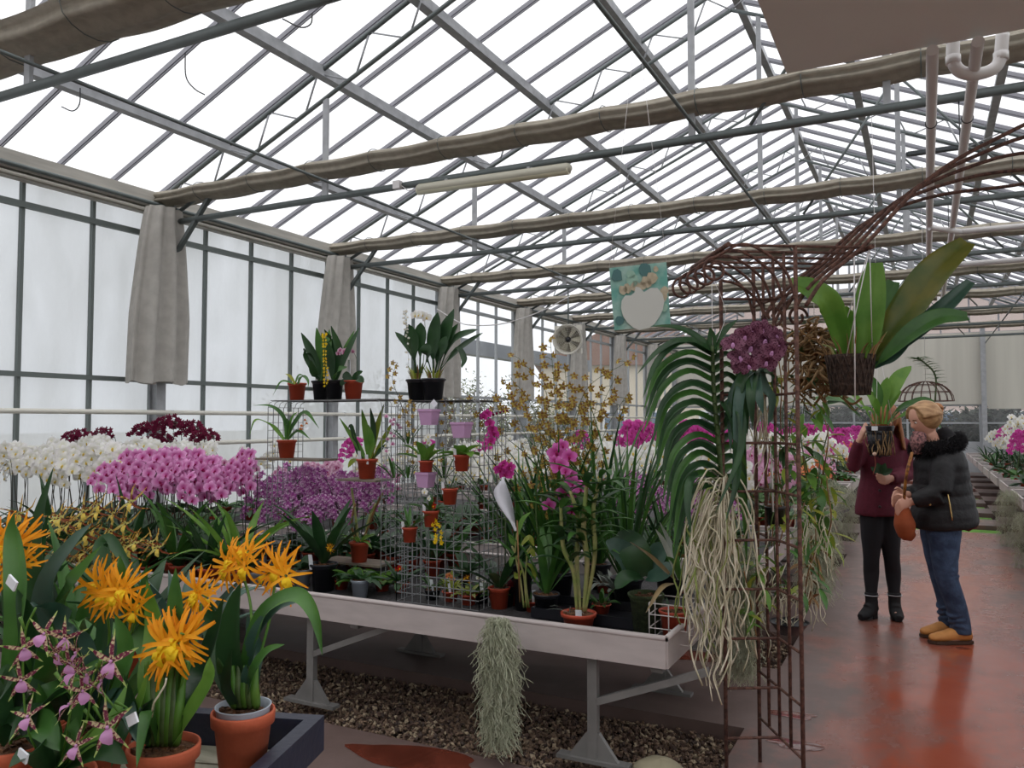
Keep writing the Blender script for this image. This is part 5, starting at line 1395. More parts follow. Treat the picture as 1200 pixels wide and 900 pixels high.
# ---------------------------------------------------------------- large hanging basket plant
dh = 3.46
c = at_d(997, 440, dh)
root = thing('hanging_basket_plant', c, 'hanging dark woven basket with huge pleated green leaves below the iron arch', 'hanging plant')
M_bask = mat('dark_woven_basket', srgb(44, 32, 28), .9, col2=srgb(78, 60, 50), scale=60, bump=.6, bscale=40)
top, bot = at_d(997, 416, dh), at_d(997, 463, dh)
h_ = top.z - bot.z
m = MB(M_bask)
prof = [(.001, 0), (.070, 0)]
for i in range(13): prof.append((.070 + .024 * i / 12 + (.004 if i % 2 else 0), h_ * i / 12))
m.lathe(bot, prof + [(.085, h_ - .01), (.001, h_ - .02)], 0, 20); 
for i in range(20):
    a = 2 * PI * i / 20
    pts = [bot + V((math.cos(a + .5 * t_) * (.076 + .024 * t_), math.sin(a + .5 * t_) * (.076 + .024 * t_), h_ * t_)) for t_ in (0, .25, .5, .75, 1)]
    m.tube(pts, .003, 0, 4)
    pts = [bot + V((math.cos(a - .5 * t_) * (.077 + .024 * t_), math.sin(a - .5 * t_) * (.077 + .024 * t_), h_ * t_)) for t_ in (0, .25, .5, .75, 1)]
    m.tube(pts, .003, 0, 4)
m.build('basket', root)
m = MB(G_bright, G_mid, mat('leaf_olive_bronze', srgb(74, 92, 34), .35, col2=srgb(118, 112, 44), scale=7, trans=.25), G_blue)
def pleat(pts, W, mi, prof=broad, lean=V((-.2, -.9, .35)), n=8):
    # pleated leaf: several lengthwise folds
    sp_ = pl_(pts, n); k_ = len(sp_) - 1; st = len(m.v); J = 9
    for i in range(k_ + 1):
        d_ = (sp_[min(i + 1, k_)] - sp_[max(i - 1, 0)]).normalized(); nn = V(lean).normalized(); side = d_.cross(nn).normalized(); up = side.cross(d_).normalized()
        w_ = W * prof(i / k_) / 2
        for j in range(J):
            u = -1 + 2 * j / (J - 1)
            m.v.append(sp_[i] + side * (w_ * u) + up * (.28 * w_ * abs(u) + (.055 * w_ if j % 2 else -.055 * w_)))
    for i in range(k_):
        for j in range(J - 1): m.face((st + i * J + j, st + i * J + j + 1, st + (i + 1) * J + j + 1, st + (i + 1) * J + j), mi)
def pet2(t): return .09 if t < .18 else max(.06, math.sin(PI * (.04 + (t - .18) / .82 * .86)) ** .62)
pleat([(1012, 440, dh), (1030, 412, dh), (1062, 365, dh - .02), (1096, 318, dh - .05), (1134, 284, dh - .05)], .155, 2, pet2)
pleat([(1008, 440, dh), (1014, 410, dh), (1020, 360, dh), (1026, 308, dh)], .135, 0, pet2)
pleat([(1000, 440, dh), (990, 410, dh - .03), (975, 360, dh - .06), (950, 340, dh - .1), (926, 332, dh - .12)], .105, 0, pet2)
pleat([(1014, 440, dh), (1035, 420, dh), (1072, 390, dh), (1105, 362, dh - .05), (1138, 330, dh - .06)], .085, 3, pet2)
pleat([(1014, 442, dh), (1040, 415, dh - .05), (1070, 388, dh - .1), (1100, 372, dh - .12), (1134, 371, dh - .12)], .085, 1, pet2)
pleat([(1012, 440, dh + .05), (1030, 410, dh + .1), (1060, 380, dh + .15), (1080, 362, dh + .15)], .12, 1, pet2)
pleat([(1004, 440, dh), (998, 410, dh), (996, 380, dh), (988, 360, dh)], .07, 0, pet2)
pleat([(1014, 440, dh), (1030, 425, dh), (1045, 415, dh), (1066, 395, dh)], .08, 3, pet2)
pleat([(1010, 440, dh + .05), (1018, 400, dh + .1), (1030, 360, dh + .12), (1048, 330, dh + .12)], .12, 1, pet2)
m.build('foliage', root)
m = MB(MATS['brown_sheath'], G_cane, G_bright, mat('reddish_stem', srgb(150, 72, 50), .6)); R = random.Random(9)
for i in range(34):
    a = R.uniform(0, 6.28); q = R.uniform(0, .09); p = top + V((math.cos(a) * q, math.sin(a) * q, -.02))
    m.tube(spline([p, p + V((math.cos(a) * .02, math.sin(a) * .02, .05)), p + V((math.cos(a) * .06, math.sin(a) * .06, R.uniform(.06, .13)))], 3), [.006, .0055, .005, .004, .003, .002, .001], R.choice((0, 0, 1, 2, 3)), 5)
m.build('sheath', root)
m = MB(M_white)
hk = PC + PN * .23 + PE * .31 + V((0, 0, ZT)); 
for a in (0.4, 2.5, 4.6): m.tube([top + V((math.cos(a) * .09, math.sin(a) * .09, -.01)), hk], .0022, 0, 5)
m.tube([at_d(1002, 470, dh - .1), at_d(1001, 300, dh - .1)], .0032, 0, 6)
m.build('hanging_cord', root)
# straw-coloured mounted plant beside the basket
c = at_d(955, 425, 3.75)
root = thing('mounted_orchid', c, 'ball of dry straw coloured roots with small green leaves left of the basket', 'hanging orchid'); R = random.Random(13)
m = MB(mat('dry_straw', srgb(176, 146, 106), .85, col2=srgb(120, 92, 62), scale=25), MATS['brown_sheath'])
for i in range(170):
    q = c + V((R.gauss(0, .05), R.gauss(0, .05), R.uniform(-.12, .17))); pts = [q]
    for j in range(4): q = q + V((R.uniform(-.05, .05), R.uniform(-.05, .05), R.uniform(-.05, .03))); pts.append(q)
    m.tube(spline(pts, 3), R.uniform(.003, .007), R.randint(0, 1), 5)
m.build('root_ball', root)
m = MB(G_dark, G_mid)
for i in range(22):
    a = R.uniform(0, 6.28); q = c + V((R.gauss(0, .05), R.gauss(0, .04), R.uniform(-.14, .2)))
    m.arc_blade(q, V((math.cos(a), math.sin(a), R.uniform(-.5, .7))), V((0, 0, 1)), R.uniform(.06, .13), .035, .5, 4, lance, .2, i % 2)
m.build('foliage', root)
m = MB(M_white); m.tube([c + V((0, 0, .15)), V((c.x, c.y, ZT))], .0015, 0, 4); m.build('hanging_cord', root)
# small teal hook on the arch
p = at_d(979, 300, 3.5); m = MB(mat('teal_plastic', srgb(28, 84, 80), .4)); m.tube(spline([at_d(982, 298, 3.5), at_d(983, 306, 3.5), at_d(978, 312, 3.5), at_d(977, 318, 3.5)], 5), [.004, .005, .006, .007, .009, .011, .012, .012, .012, .011, .01, .01, .009, .008, .006, .004], 0, 7)
o = m.build('hook', origin=p); tag(o, 'small dark teal plastic hook hanging from the arch rods', 'hook')
# ---------------------------------------------------------------- hanging orchid between viewer and the two women
dl = 5.85; c = at_d(1031, 520, dl)
root = thing('hanging_net_pot_orchid', c, 'black net pot with a fountain of green leaves, hung before the person in burgundy', 'hanging orchid')
top, bot = at_d(1031, 499, dl), at_d(1031, 534, dl); h_ = top.z - bot.z
m = MB(M_black, MATS['dry_straw']); R = random.Random(3)
m.lathe(top + V((0, 0, -.035)), [(.092, 0), (.098, .03), (.098, .035), (.09, .035)], 0, 20)
for i in range(14):
    a = 2 * PI * i / 14; m.tube([bot + V((math.cos(a) * .065, math.sin(a) * .065, 0)), top + V((math.cos(a) * .09, math.sin(a) * .09, -.02))], .003, 0, 4)
for z in (.0, .25, .5, .75): 
    r_ = .065 + .025 * z; m.tube([bot + V((math.cos(a) * r_, math.sin(a) * r_, h_ * z)) for a in [2 * PI * i / 20 for i in range(21)]], .003, 0, 4)
m.lathe(bot, [(.001, .005), (.06, .005), (.082, h_ * .85), (.001, h_ * .87)], 1 if False else 0, 16)
for i in range(30):
    a = R.uniform(0, 6.28); r_ = R.uniform(.05, .09); pts = [top + V((math.cos(a) * r_, math.sin(a) * r_, -.03))]
    for q in range(4): pts.append(pts[-1] + V((R.uniform(-.02, .02), R.uniform(-.02, .02), -.045)))
    m.tube(spline(pts, 2), .0035, 1, 4)
m.build('net_pot', root)
m = MB(G_bright, G_mid, mat('orange_brown_leaf', srgb(168, 96, 40), .5, trans=.3))
for j, (pts, w_, mi) in enumerate((([(1026, 497, dl), (1010, 480, dl - .1), (990, 468, dl - .2), (952, 467, dl - .3)], .09, 1), ([(1024, 497, dl), (1008, 470, dl), (985, 453, dl - .05), (965, 452, dl - .1)], .09, 0), ([(1022, 498, dl), (1008, 488, dl - .1), (985, 470, dl - .2), (968, 474, dl - .3)], .08, 1),
        ([(1028, 497, dl), (1024, 470, dl), (1012, 455, dl)], .07, 0), ([(1030, 497, dl), (1030, 465, dl), (1021, 440, dl)], .07, 1), ([(1034, 497, dl), (1036, 465, dl), (1040, 442, dl)], .08, 0), ([(1038, 497, dl), (1042, 470, dl), (1052, 445, dl), (1068, 429, dl)], .11, 0), ([(1036, 497, dl), (1042, 478, dl), (1050, 462, dl), (1056, 458, dl)], .06, 0),
        ([(1040, 497, dl), (1052, 480, dl), (1075, 474, dl - .1), (1104, 503, dl - .2)], .07, 1), ([(1040, 497, dl), (1058, 478, dl), (1082, 470, dl - .1), (1100, 480, dl - .2)], .08, 1), ([(1040, 498, dl - .05), (1055, 488, dl - .15), (1075, 482, dl - .2), (1091, 501, dl - .25)], .05, 0), ([(1026, 497, dl - .05), (1022, 482, dl - .1), (1010, 478, dl - .15)], .06, 0),
        ([(1032, 497, dl - .05), (1028, 480, dl - .1), (1026, 466, dl - .12)], .05, 0))):
    pleaf(m, pts, w_, mi, petiole if mi != 2 else broad)
m.build('foliage', root)
m = MB(M_white); hp = V((c.x, 6.24, 3.71))
for a in (0.3, 2.4, 4.5): m.tube([top + V((math.cos(a) * .09, math.sin(a) * .09, 0)), c + V((0, 0, .75))], .0018, 0, 4)
m.tube([c + V((0, 0, .75)), hp], .0018, 0, 4); m.build('hanging_cord', root)
m = MB(MATS['reddish_stem'], mat('pale_bud', srgb(226, 190, 170), .5)); m.tube(spline([bot, at_d(1025, 532, dl - .05), at_d(1026, 545, dl - .05), at_d(1023, 556, dl - .05)], 4), .003, 0, 5); m.ball(at_d(1025, 532, dl - .07), .014, 1, 8, 6); m.build('flower_bud', root)
m = MB(M_tag); m.box(at_d(1025, 502, dl - .12), (.04, .004, .03)); m.build('plant_tag', root)
# wire dome basket with a spiky plant farther back
c = at_d(1085, 470, 9.0); root = thing('wire_dome_basket', c, 'open wire dome basket with a spiky plant on top, behind the blonde head', 'hanging plant'); m = MB(M_rust)
for i in range(9):
    a = PI * i / 9; ex = V((math.cos(a), math.sin(a), 0))
    m.tube([c + ex * (.28 * math.cos(q)) + V((0, 0, .22 * math.sin(q))) for q in [PI * j / 12 for j in range(13)]], .004, 0, 4)
for z, r_ in ((0, .28), (.10, .25), (.18, .17)): m.tube([c + V((math.cos(a) * r_, math.sin(a) * r_, z)) for a in [2 * PI * i / 20 for i in range(21)]], .004, 0, 4)
m.build('wire_dome', root)
c2 = at_d(1096, 470, 8.9); m = MB(G_stem, G_mid); st_ = spline([c2, at_d(1096, 440, 8.9), at_d(1082, 424, 8.9), at_d(1074, 420, 8.9)], 6); m.tube(st_, .01, 0, 5); R = random.Random(4)
for p in st_[4:]:
    for q in range(5): a = R.uniform(0, 6.28); m.arc_blade(p, V((math.cos(a), math.sin(a), .4)), V((0, 0, 1)), .13, .02, .5, 3, lance, .2, 1)
m.build('foliage', root)
m = MB(M_white); m.tube([c + V((0, 0, .22)), V((c.x, 9.24, 3.72))], .002, 0, 4); m.build('hanging_cord', root)

# ================================================================ things under the roof
# ceiling-hung unit with its drain pipes
M_unit = mat('beige_cabinet_panel', srgb(238, 238, 234), .55, var=.02, scale=2)
pc = at_z(922, 86, 3.3)
root = thing('air_unit', V((0, 0, 0)) + V((pc.x + .9, pc.y - .55, 3.3)), 'large flat bottomed beige cabinet hanging from the roof at the upper right', 'air unit')
m = MB(M_unit); m.box((pc.x + .95, pc.y - .6, 3.3 + .18), (1.9, 1.2, .36)); m.build('cabinet', root)
m = MB(M_unit); m.box((pc.x + .95, pc.y - .6, 3.3 + .004), (1.86, 1.16, .012)); m.build('bottom_panel', root)
m = MB(M_steel)
for sx in (.2, 1.7):
    for sy in (-.15, -1.05): m.tube([V((pc.x + sx, pc.y + sy, 3.66)), V((pc.x + sx, pc.y + sy, zr(pc.x + sx) - .05))], .008, 0, 6)
m.build('hanger', root)
zp = 3.24
xp1, xp2 = at_y(1103, 52, pc.y).x, at_y(1158, 46, pc.y).x
xp1 = (zp - 1.52) * .889 / (443 / 18.0); xp2 = (zp - 1.52) * .889 / (448 / 72.0)
for X, lb in ((xp1, 'left one'), (xp2, 'right one')):
    m = MB(M_white); m.tube([V((X, pc.y - .1, zp)), V((X, 16.0, zp))], .027, 0, 10)
    if X == xp2: m.tube([V((X, 16.0, zp)), V((X, 16, 3.7))], .027, 0, 10)
    o = m.build('water_pipe', origin=V((X, pc.y, zp))); tag(o, 'white plastic pipe running away under the roof from the beige cabinet, %s' % lb, 'pipe')
    c = MB(M_black); c.tube([V((X + math.cos(a) * .03, 5.2, zp + math.sin(a) * .03)) for a in [2 * PI * i / 12 for i in range(13)]], .003, 0, 4)
    for q in (6.24, 9.24, 12.24): c.tube([V((X, q, zp)), V((X, q, 3.72))], .004, 0, 4)
    c.build('pipe_clip', o)
m = MB(M_white)
q0 = at_d(1117, 48, 3.95); q1 = at_d(1175, 40, 3.95)
m.tube(spline([q0, at_d(1117, 70, 3.95), at_d(1123, 82, 3.95), at_d(1136, 87, 3.95), at_d(1150, 86, 3.95), at_d(1165, 80, 3.95), at_d(1172, 68, 3.95), q1], 7), .030, 0, 12)
for q, nx_ in ((at_d(1117, 70, 3.95), 0), (at_d(1173, 66, 3.95), 0)): m.tube([q + V((0, 0, -.02)), q + V((0, 0, .02))], .034, 0, 12)
o = m.build('drain_trap', origin=q0); tag(o, 'white U shaped drain pipe hanging under the beige cabinet', 'pipe')
# side branch pipes far right
m = MB(M_white); m.tube(spline([V((xp1 + .0, 7.9, zp - .03)), V((xp1 + .25, 8.1, zp - .05))], 2), .025, 0, 8); m.tube([V((xp1 + .25, 8.1, zp - .05)), V((3.6, 8.1, zp - .05))], .025, 0, 8)
m.tube([V((xp2 + .05, 10.1, zp)), V((3.6, 10.1, zp))], .03, 0, 8)
o = m.build('water_pipe', origin=V((xp1, 7.9, zp))); tag(o, 'white pipe branches running crosswise to the right under the roof', 'pipe')
# tube light fixture
la, lb_ = at_y(490, 222, 6.16), at_y(667, 197, 6.16)
root = thing('tube_light', (la + lb_) / 2, 'long unlit tube light housing under the tie pipe of the second truss', 'ceiling light')
m = MB(mat('fixture_housing', srgb(190, 186, 170), .45)); ra = [(0, .0), (.012, .035), (.03, .05)]
axd = (lb_ - la).normalized(); m.tube([la - axd * .02, la, la + axd * .02, lb_ - axd * .02, lb_, lb_ + axd * .02], [.02, .04, .048, .048, .04, .02], 0, 12); m.build('housing', root)
m = MB(mat('diffuser_plastic', srgb(226, 222, 196), .3)); m.tube([la + V((0, 0, -.012)), lb_ + V((0, 0, -.012))], [.042, .042], 0, 12); m.build('diffuser', root)
for t_ in (.2, .75):
    q = la.lerp(lb_, t_); c = MB(M_steel); c.tube([q, V((q.x, 6.24, 3.74))], .006, 0, 5); c.box((q.x, 6.2, q.z + .03), (.025, .10, .06)); c.build('clip', root)
q = at_y(466, 217, 6.2); m = MB(M_white); m.box(q, (.075, .06, .075)); m.tube([q + V((.03, 0, 0)), (q + la) / 2 + V((0, 0, -.03)), la], .005, 0, 5); o = m.build('junction_box', origin=q); tag(o, 'small white junction box on the pipe left of the tube light', 'electrical box')
# pipe cable loops on nearest tie pipe
for pts, lb in (([(217, 62, 3.9), (218, 90, 3.9), (228, 104, 3.9), (240, 111, 3.9)], 'thin black cable end dangling from the nearest tie pipe, right one'), ([(94, 103, 5.0), (93, 122, 5.0), (85, 130, 5.0), (72, 125, 5.0)], 'thin black cable end curling below the nearest tie pipe, left one'), ([(366, 16, 3.2), (364, 28, 3.2), (352, 32, 3.2), (331, 22, 3.2)], 'thin black cable loop on the nearest tie pipe near the top edge')):
    m = MB(M_black); p0 = at_y(pts[0][0], pts[0][1], 3.24); dd = (p0 - CAM).dot(FW)
    pp_ = [at_d(x, y, dd) for x, y, _ in pts]; m.tube(spline(pp_, 5), .004, 0, 5); o = m.build('cable', origin=pp_[0]); tag(o, lb, 'cable')
# circulation fan
fc = at_y(666, 398, 12.24); Rf = .25
root = thing('circulation_fan', fc, 'round white circulation fan hanging high above the far benches', 'fan')
fd = (CAM - fc); fd.z *= .3; fd = (fd.normalized() + V((-.25, 0, 0))).normalized(); fs = fd.cross(V((0, 0, 1))).normalized(); fu = fs.cross(fd)
TM = Matrix((fs, fu, fd)).transposed()
M_fan = mat('fan_housing', srgb(222, 218, 208), .45)
m = MB(M_fan); m.lathe(fc, [(.20, -.14), (.215, -.12), (.22, .0), (.235, .06), (.255, .07), (.245, .055), (.225, .05), (.205, .0), (.20, -.14)], 0, 28, tilt=TM); m.build('shroud', root)
m = MB(M_fan)
for sx in (-1, 1):
    for sy in (-1, 1): m.box(fc + TM @ V((sx * .19, sy * .19, 0)), (.08, .08, .06), 0, basis=(fs, fu, fd))
m.build('mounting_ear', root)
m = MB(mat('fan_back', srgb(150, 142, 124), .6)); m.lathe(fc, [(.001, -.13), (.20, -.13)], 0, 24, tilt=TM); m.build('back_plate', root)
m = MB(mat('fan_blade', srgb(176, 170, 150), .5))
for i in range(6):
    a = 2 * PI * i / 6; d_ = TM @ V((math.cos(a), math.sin(a), 0)); t_ = TM @ V((-math.sin(a), math.cos(a), .6)); 
    n = len(m.v); m.v += [fc + d_ * .05 - t_ * .02, fc + d_ * .2 - t_ * .055, fc + d_ * .2 + t_ * .055, fc + d_ * .05 + t_ * .02]; m.face((n, n + 1, n + 2, n + 3), 0)
m.build('blade', root)
m = MB(M_black); m.lathe(fc, [(.001, .05), (.03, .045), (.045, .03), (.045, -.1), (.001, -.1)], 0, 16, tilt=TM); m.build('motor', root)
m = MB(M_fan)
for r_ in (.07, .10, .13, .16, .19, .215): m.tube([fc + TM @ V((math.cos(a) * r_, math.sin(a) * r_, .065)) for a in [2 * PI * i / 24 for i in range(25)]], .0018, 0, 4)
for i in range(12): a = 2 * PI * i / 12; m.tube([fc + TM @ V((math.cos(a) * .05, math.sin(a) * .05, .065)), fc + TM @ V((math.cos(a) * .235, math.sin(a) * .235, .065))], .002, 0, 4)
m.build('guard', root)
m = MB(M_steel_dk); m.tube([fc + V((0, 0, .24)), V((fc.x, 12.24, 3.72))], .012, 0, 6); m.build('hanging_rod', root)
# hanging poster: pale scalloped shape over flowers
X_ = -1.55; pcn = at_x(750, 348, X_); dp = (pcn - CAM).dot(FW)
c00, c10, c11, c01 = at_d(714, 314, dp), at_d(781, 307, dp), at_d(786, 381, dp), at_d(720, 387, dp)
root = thing('hanging_poster', pcn, 'turquoise floral poster with a large pale heart shaped centre hanging from the roof rod', 'poster')
def pu(u, v, off=0): 
    return (c00 * (1 - u) * (1 - v) + c10 * u * (1 - v) + c11 * u * v + c01 * (1 - u) * v) - FW * off
m = MB(mat('poster_turquoise', srgb(112, 176, 164), .6, col2=srgb(186, 212, 202), scale=9), mat('poster_back', srgb(200, 200, 196), .7))
n_ = 8
for k_, off in ((0, .0), (1, -.003)):
    st = len(m.v)
    for j in range(n_ + 1):
        for i in range(n_ + 1): m.v.append(pu(i / n_, j / n_, off) + FW * (.002 * math.sin(i)))
    for j in range(n_):
        for i in range(n_): a = st + j * (n_ + 1) + i; m.face((a, a + 1, a + n_ + 2, a + n_ + 1), k_)
m.build('sheet', root)
m = MB(mat('poster_pale', srgb(214, 214, 208), .7)); st = len(m.v); m.v.append(pu(.52, .68, .012)); 
hp_ = [(.5, .40), (.56, .47), (.66, .42), (.76, .43), (.83, .52), (.85, .62), (.82, .74), (.76, .84), (.68, .93), (.6, .98), (.45, 1.0), (.36, .96), (.28, .88), (.22, .78), (.20, .66), (.22, .56), (.28, .49), (.36, .50), (.42, .46), (.44, .38)]
hp_ = [(.52 + (u - .52) * 1.18, .70 + (v - .70) * 1.12) for (u, v) in hp_]
for (u, v) in hp_: m.v.append(pu(u, v, .012))
for i in range(len(hp_)): m.face((st, st + 1 + i, st + 1 + (i + 1) % len(hp_)), 0, False)
m.build('pale_centre', root)
m = MB(mat('poster_flower', srgb(206, 192, 166), .7, col2=srgb(184, 168, 142), scale=30), mat('poster_leaf', srgb(160, 196, 178), .7), mat('poster_teal', srgb(84, 124, 124), .7))
R = random.Random(5)
def disc(u, v, r, mi, off=.002, n=9):
    st = len(m.v); m.v.append(pu(u, v, off))
    for i in range(n): a = 2 * PI * i / n; q = r * R.uniform(.8, 1.15); m.v.append(pu(u + math.cos(a) * q, v + math.sin(a) * q, off))
    for i in range(n): m.face((st, st + 1 + i, st + 1 + (i + 1) % n), mi, False)
for (u, v, r, mi) in ((.38, .24, .10, 1), (.36, .14, .08, 1), (.62, .28, .10, 0), (.72, .24, .10, 0), (.55, .33, .07, 0), (.42, .34, .09, 0), (.28, .36, .08, 0), (.2, .38, .08, 0), (.92, .45, .07, 0), (.9, .55, .07, 0), (.8, .10, .05, 0), (.62, .10, .12, 2), (.12, .14, .10, 2), (.9, .72, .07, 1), (.1, .85, .08, 2)): disc(u, v, r, mi, .009 if mi != 2 else .006)
m.build('printed_flowers', root)
m = MB(M_white); 
for c in (c00, c10): m.tube([c, V((X_, c.y, 3.79))], .0012, 0, 4)
m.build('hanging_thread', root)

# opened roof vent far on the right slope, and a sagging cable
vx, vy = .45, 13.2; vz = zr(vx)
root = thing('roof_vent', V((vx, vy, vz)), 'dark framed roof vent hatch standing open high on the right slope', 'roof vent')
m = MB(mat('vent_frame', srgb(70, 76, 80), .6)); 
for a in (-.6, .6): m.beam(V((vx + a, vy - .5, vz - .3)), V((vx + a, vy + .5, vz - .02)), .05)
for b in (-.5, .5): m.beam(V((vx - .6, vy + b, vz - .16 + .28 * b)), V((vx + .6, vy + b, vz - .16 + .28 * b)), .05)
m.build('frame', root)
m = MB(mat('vent_panel', srgb(96, 104, 108), .5)); n = 0; m.v += [V((vx - .6, vy - .5, vz - .3)), V((vx + .6, vy - .5, vz - .3)), V((vx + .6, vy + .5, vz - .02)), V((vx - .6, vy + .5, vz - .02))]; m.face((0, 1, 2, 3), 0, False); m.build('panel', root)
m = MB(M_white); pts = [(512, 362, 13.5), (535, 376, 12), (552, 381, 11), (585, 380, 11), (615, 372, 11), (640, 362, 11), (668, 347, 11)]
m.tube(pl_(pts, 5), .008, 0, 5); o = m.build('cable', origin=at_d(*pts[0])); tag(o, 'thin white cable sagging between the left wall and the third tie pipe', 'cable')
# ================================================================ display table in the lower left corner
tc0 = at_z(380, 838, .745)                       # near right top corner of the tray frame
e1 = V((-.95, -.31, 0)).normalized()             # along the back edge to the left
e2 = V((.10, -.34, 0)).normalized(); e2 = V((e1.y * -1, e1.x, 0)); e2 = e2 if e2.y < 0 else -e2   # towards the viewer
W_, D_ = 1.9, .95
root = thing('display_table', V((tc0.x, tc0.y, 0)), 'pale plank table with a raised dark navy frame in the lower left corner', 'table')
M_navy = mat('navy_paint', srgb(38, 42, 60), .45, var=.12, scale=12, bump=.1, bscale=50)
M_plank = mat('pale_weathered_plank', srgb(176, 172, 154), .75, col2=srgb(140, 138, 120), scale=5, stretch=(1, 8, 1))
bz = V((0, 0, 1))
def bb(m, a, b, z, w, l, h, mi=0): m.box(tc0 * 1 + e1 * a + e2 * b + V((0, 0, z - tc0.z)), (w, l, h), mi, basis=(e1, e2, bz if e1.cross(e2).z > 0 else -bz))
m = MB(M_navy)
bb(m, W_ / 2, .02, .70, W_, .04, .09); bb(m, W_ / 2, D_ - .02, .70, W_, .04, .09); bb(m, .02, D_ / 2, .70, .04, D_ - .08, .09); bb(m, W_ - .02, D_ / 2, .70, .04, D_ - .08, .09)
m.build('frame', root)
m = MB(M_plank)
for i in range(8): bb(m, W_ / 2, .04 + .055 + .109 * i, .655, W_ - .08, .10, .02)
m.build('plank_top', root)
for a, b in ((.14, .12), (W_ - .14, .12), (.14, D_ - .12), (W_ - .14, D_ - .12)):
    m = MB(M_plank); bb(m, a, b, .32, .07, .07, .64); m.build('leg', root)
m = MB(M_plank); bb(m, W_ / 2, .12, .60, W_ - .2, .03, .08); bb(m, W_ / 2, D_ - .12, .60, W_ - .2, .03, .08); m.build('apron', root)
ZT2 = .666
def fpot(name, x, yr, r, h, mt, label, inner=None):
    """pot whose rim centre shows at pixel (x, yr)"""
    p = at_z(x, yr, ZT2 + h); p.z = ZT2
    root = thing(name, p, label, 'potted orchid'); pot(root, p, r, h, mt, rim=True, inner=inner, seg=32); return root, p + V((0, 0, h * .92)), (p + V((0, 0, h)) - CAM).dot(FW)
SP = lambda q: (.35 + .65 * math.sin(PI * min(1, .12 + q * .95))) * (1 if q < .85 else (1 - ((q - .85) / .15) ** 2) * .97 + .03)
# A: pot with grey liner
root, t, d = fpot('orange_star_orchid', 285, 832, .074, .155, M_terra, 'terracotta pot with pale grey liner, arching leaves and orange flowers by the navy frame', M_greypot)
m = MB(G_dark, G_mid, G_blue)
for j, (pts, w_) in enumerate((([(283, 826, d), (272, 775, d), (274, 725, d), (282, 683, d)], .075), ([(288, 826, d), (292, 770, d), (310, 718, d), (346, 698, d - .05), (368, 720, d - .08), (378, 768, d - .1)], .045), ([(286, 826, d), (290, 780, d), (302, 740, d), (326, 712, d), (350, 705, d)], .04), ([(277, 826, d - .03), (268, 800, d - .06), (272, 762, d - .08)], .045), ([(290, 826, d), (296, 790, d - .05), (312, 764, d - .05), (334, 755, d - .05)], .028), ([(292, 826, d), (295, 790, d + .05), (300, 760, d + .1), (290, 720, d + .1)], .06), ([(280, 826, d), (262, 780, d + .05), (250, 730, d + .1), (246, 700, d + .1)], .06), ([(278, 826, d), (266, 790, d), (255, 770, d - .03)], .04), ([(290, 826, d), (289, 800, d - .03), (288, 778, d - .03)], .03))):
    pleaf(m, pts, w_, j % 3, SP, .35, n=6)
m.build('foliage', root)
m = MB(G_bright, G_stem)
for q in range(5): m.tube(pl_([(276 + q * 6, 828, d), (274 + q * 6, 808, d - .02), (273 + q * 7, 780, d)], 4), [.010, .012, .013, .013, .012, .010, .008, .006, .005], q % 2, 8)
m.build('pseudobulb', root)
R = random.Random(7)
def orange_cluster(root, base, cx, cy, d, n, spread, size, seed, face=V((.3, -1, .35))):
    R = random.Random(seed); c = at_d(cx, cy, d)
    m = MB(G_bright); m.tube(spline([base, (base + c) / 2 + V((.01, .02, .04)), c + V((0, 0, -.02))], 6), .0035, 0, 6)
    ps = []
    for i in range(n):
        p = at_d(cx + R.uniform(-spread, spread), cy + R.uniform(-spread * .7, spread * .7), d + R.uniform(-.04, .04)); ps.append(p); m.tube([c, p], .002, 0, 5)
    so = m.build('flower_spike', root)
    for p in ps:
        dirv = (p - c) * 7 + face_up(face, R, .35)
        add_bloom(B_org, so, p, dirv, size * R.uniform(.85, 1.15), R.uniform(-.5, .5))
orange_cluster(root, t, 283, 657, d + .15, 5, 15, .135, 1); orange_cluster(root, t, 323, 667, d + .12, 4, 13, .125, 2)
m = MB(M_tag); 
# B: pot with long leaves in the middle, orange flowers
root, t, d = fpot('orange_star_orchid', 192, 872, .075, .15, M_terra, 'terracotta pot with the largest orange star flower cluster, left of the grey lined pot')
m = MB(G_dark, G_mid, G_bright)
for j, (pts, w_) in enumerate((([(200, 868, d), (215, 820, d), (235, 790, d + .1), (252, 742, d + .1), (262, 700, d + .1)], .06), ([(195, 868, d), (200, 800, d), (208, 730, d), (206, 665, d)], .07), ([(185, 868, d), (180, 800, d), (184, 740, d + .05), (172, 680, d + .05)], .065), ([(190, 868, d), (170, 830, d - .05), (150, 850, d - .12), (130, 900, d - .15)], .045), ([(196, 868, d), (190, 800, d + .05), (170, 740, d + .1), (150, 690, d + .1), (140, 650, d + .1)], .06), ([(205, 868, d), (222, 840, d - .05), (245, 800, d - .08), (246, 770, d - .08)], .05), ([(180, 868, d), (160, 840, d - .08), (146, 790, d - .1)], .045), ([(186, 868, d), (176, 830, d - .1), (160, 900, d - .2)], .035))):
    pleaf(m, pts, w_, j % 3, SP, .35, n=6)
m.build('foliage', root)
m = MB(G_bright, G_stem)
for q in range(7): m.tube(pl_([(176 + q * 5, 872, d), (176 + q * 5.5, 840, d - .02), (174 + q * 6.5, 800, d), (172 + q * 8, 775, d)], 4), [.009, .011, .012, .012, .012, .011, .011, .010, .009, .008, .007, .006, .005], q % 2, 8)
m.build('pseudobulb', root)
orange_cluster(root, t, 207, 752, d - .02, 5, 13, .15, 3); orange_cluster(root, t, 236, 697, d + .1, 4, 9, .11, 4); orange_cluster(root, t, 212, 742, d - .06, 2, 10, .15, 5)
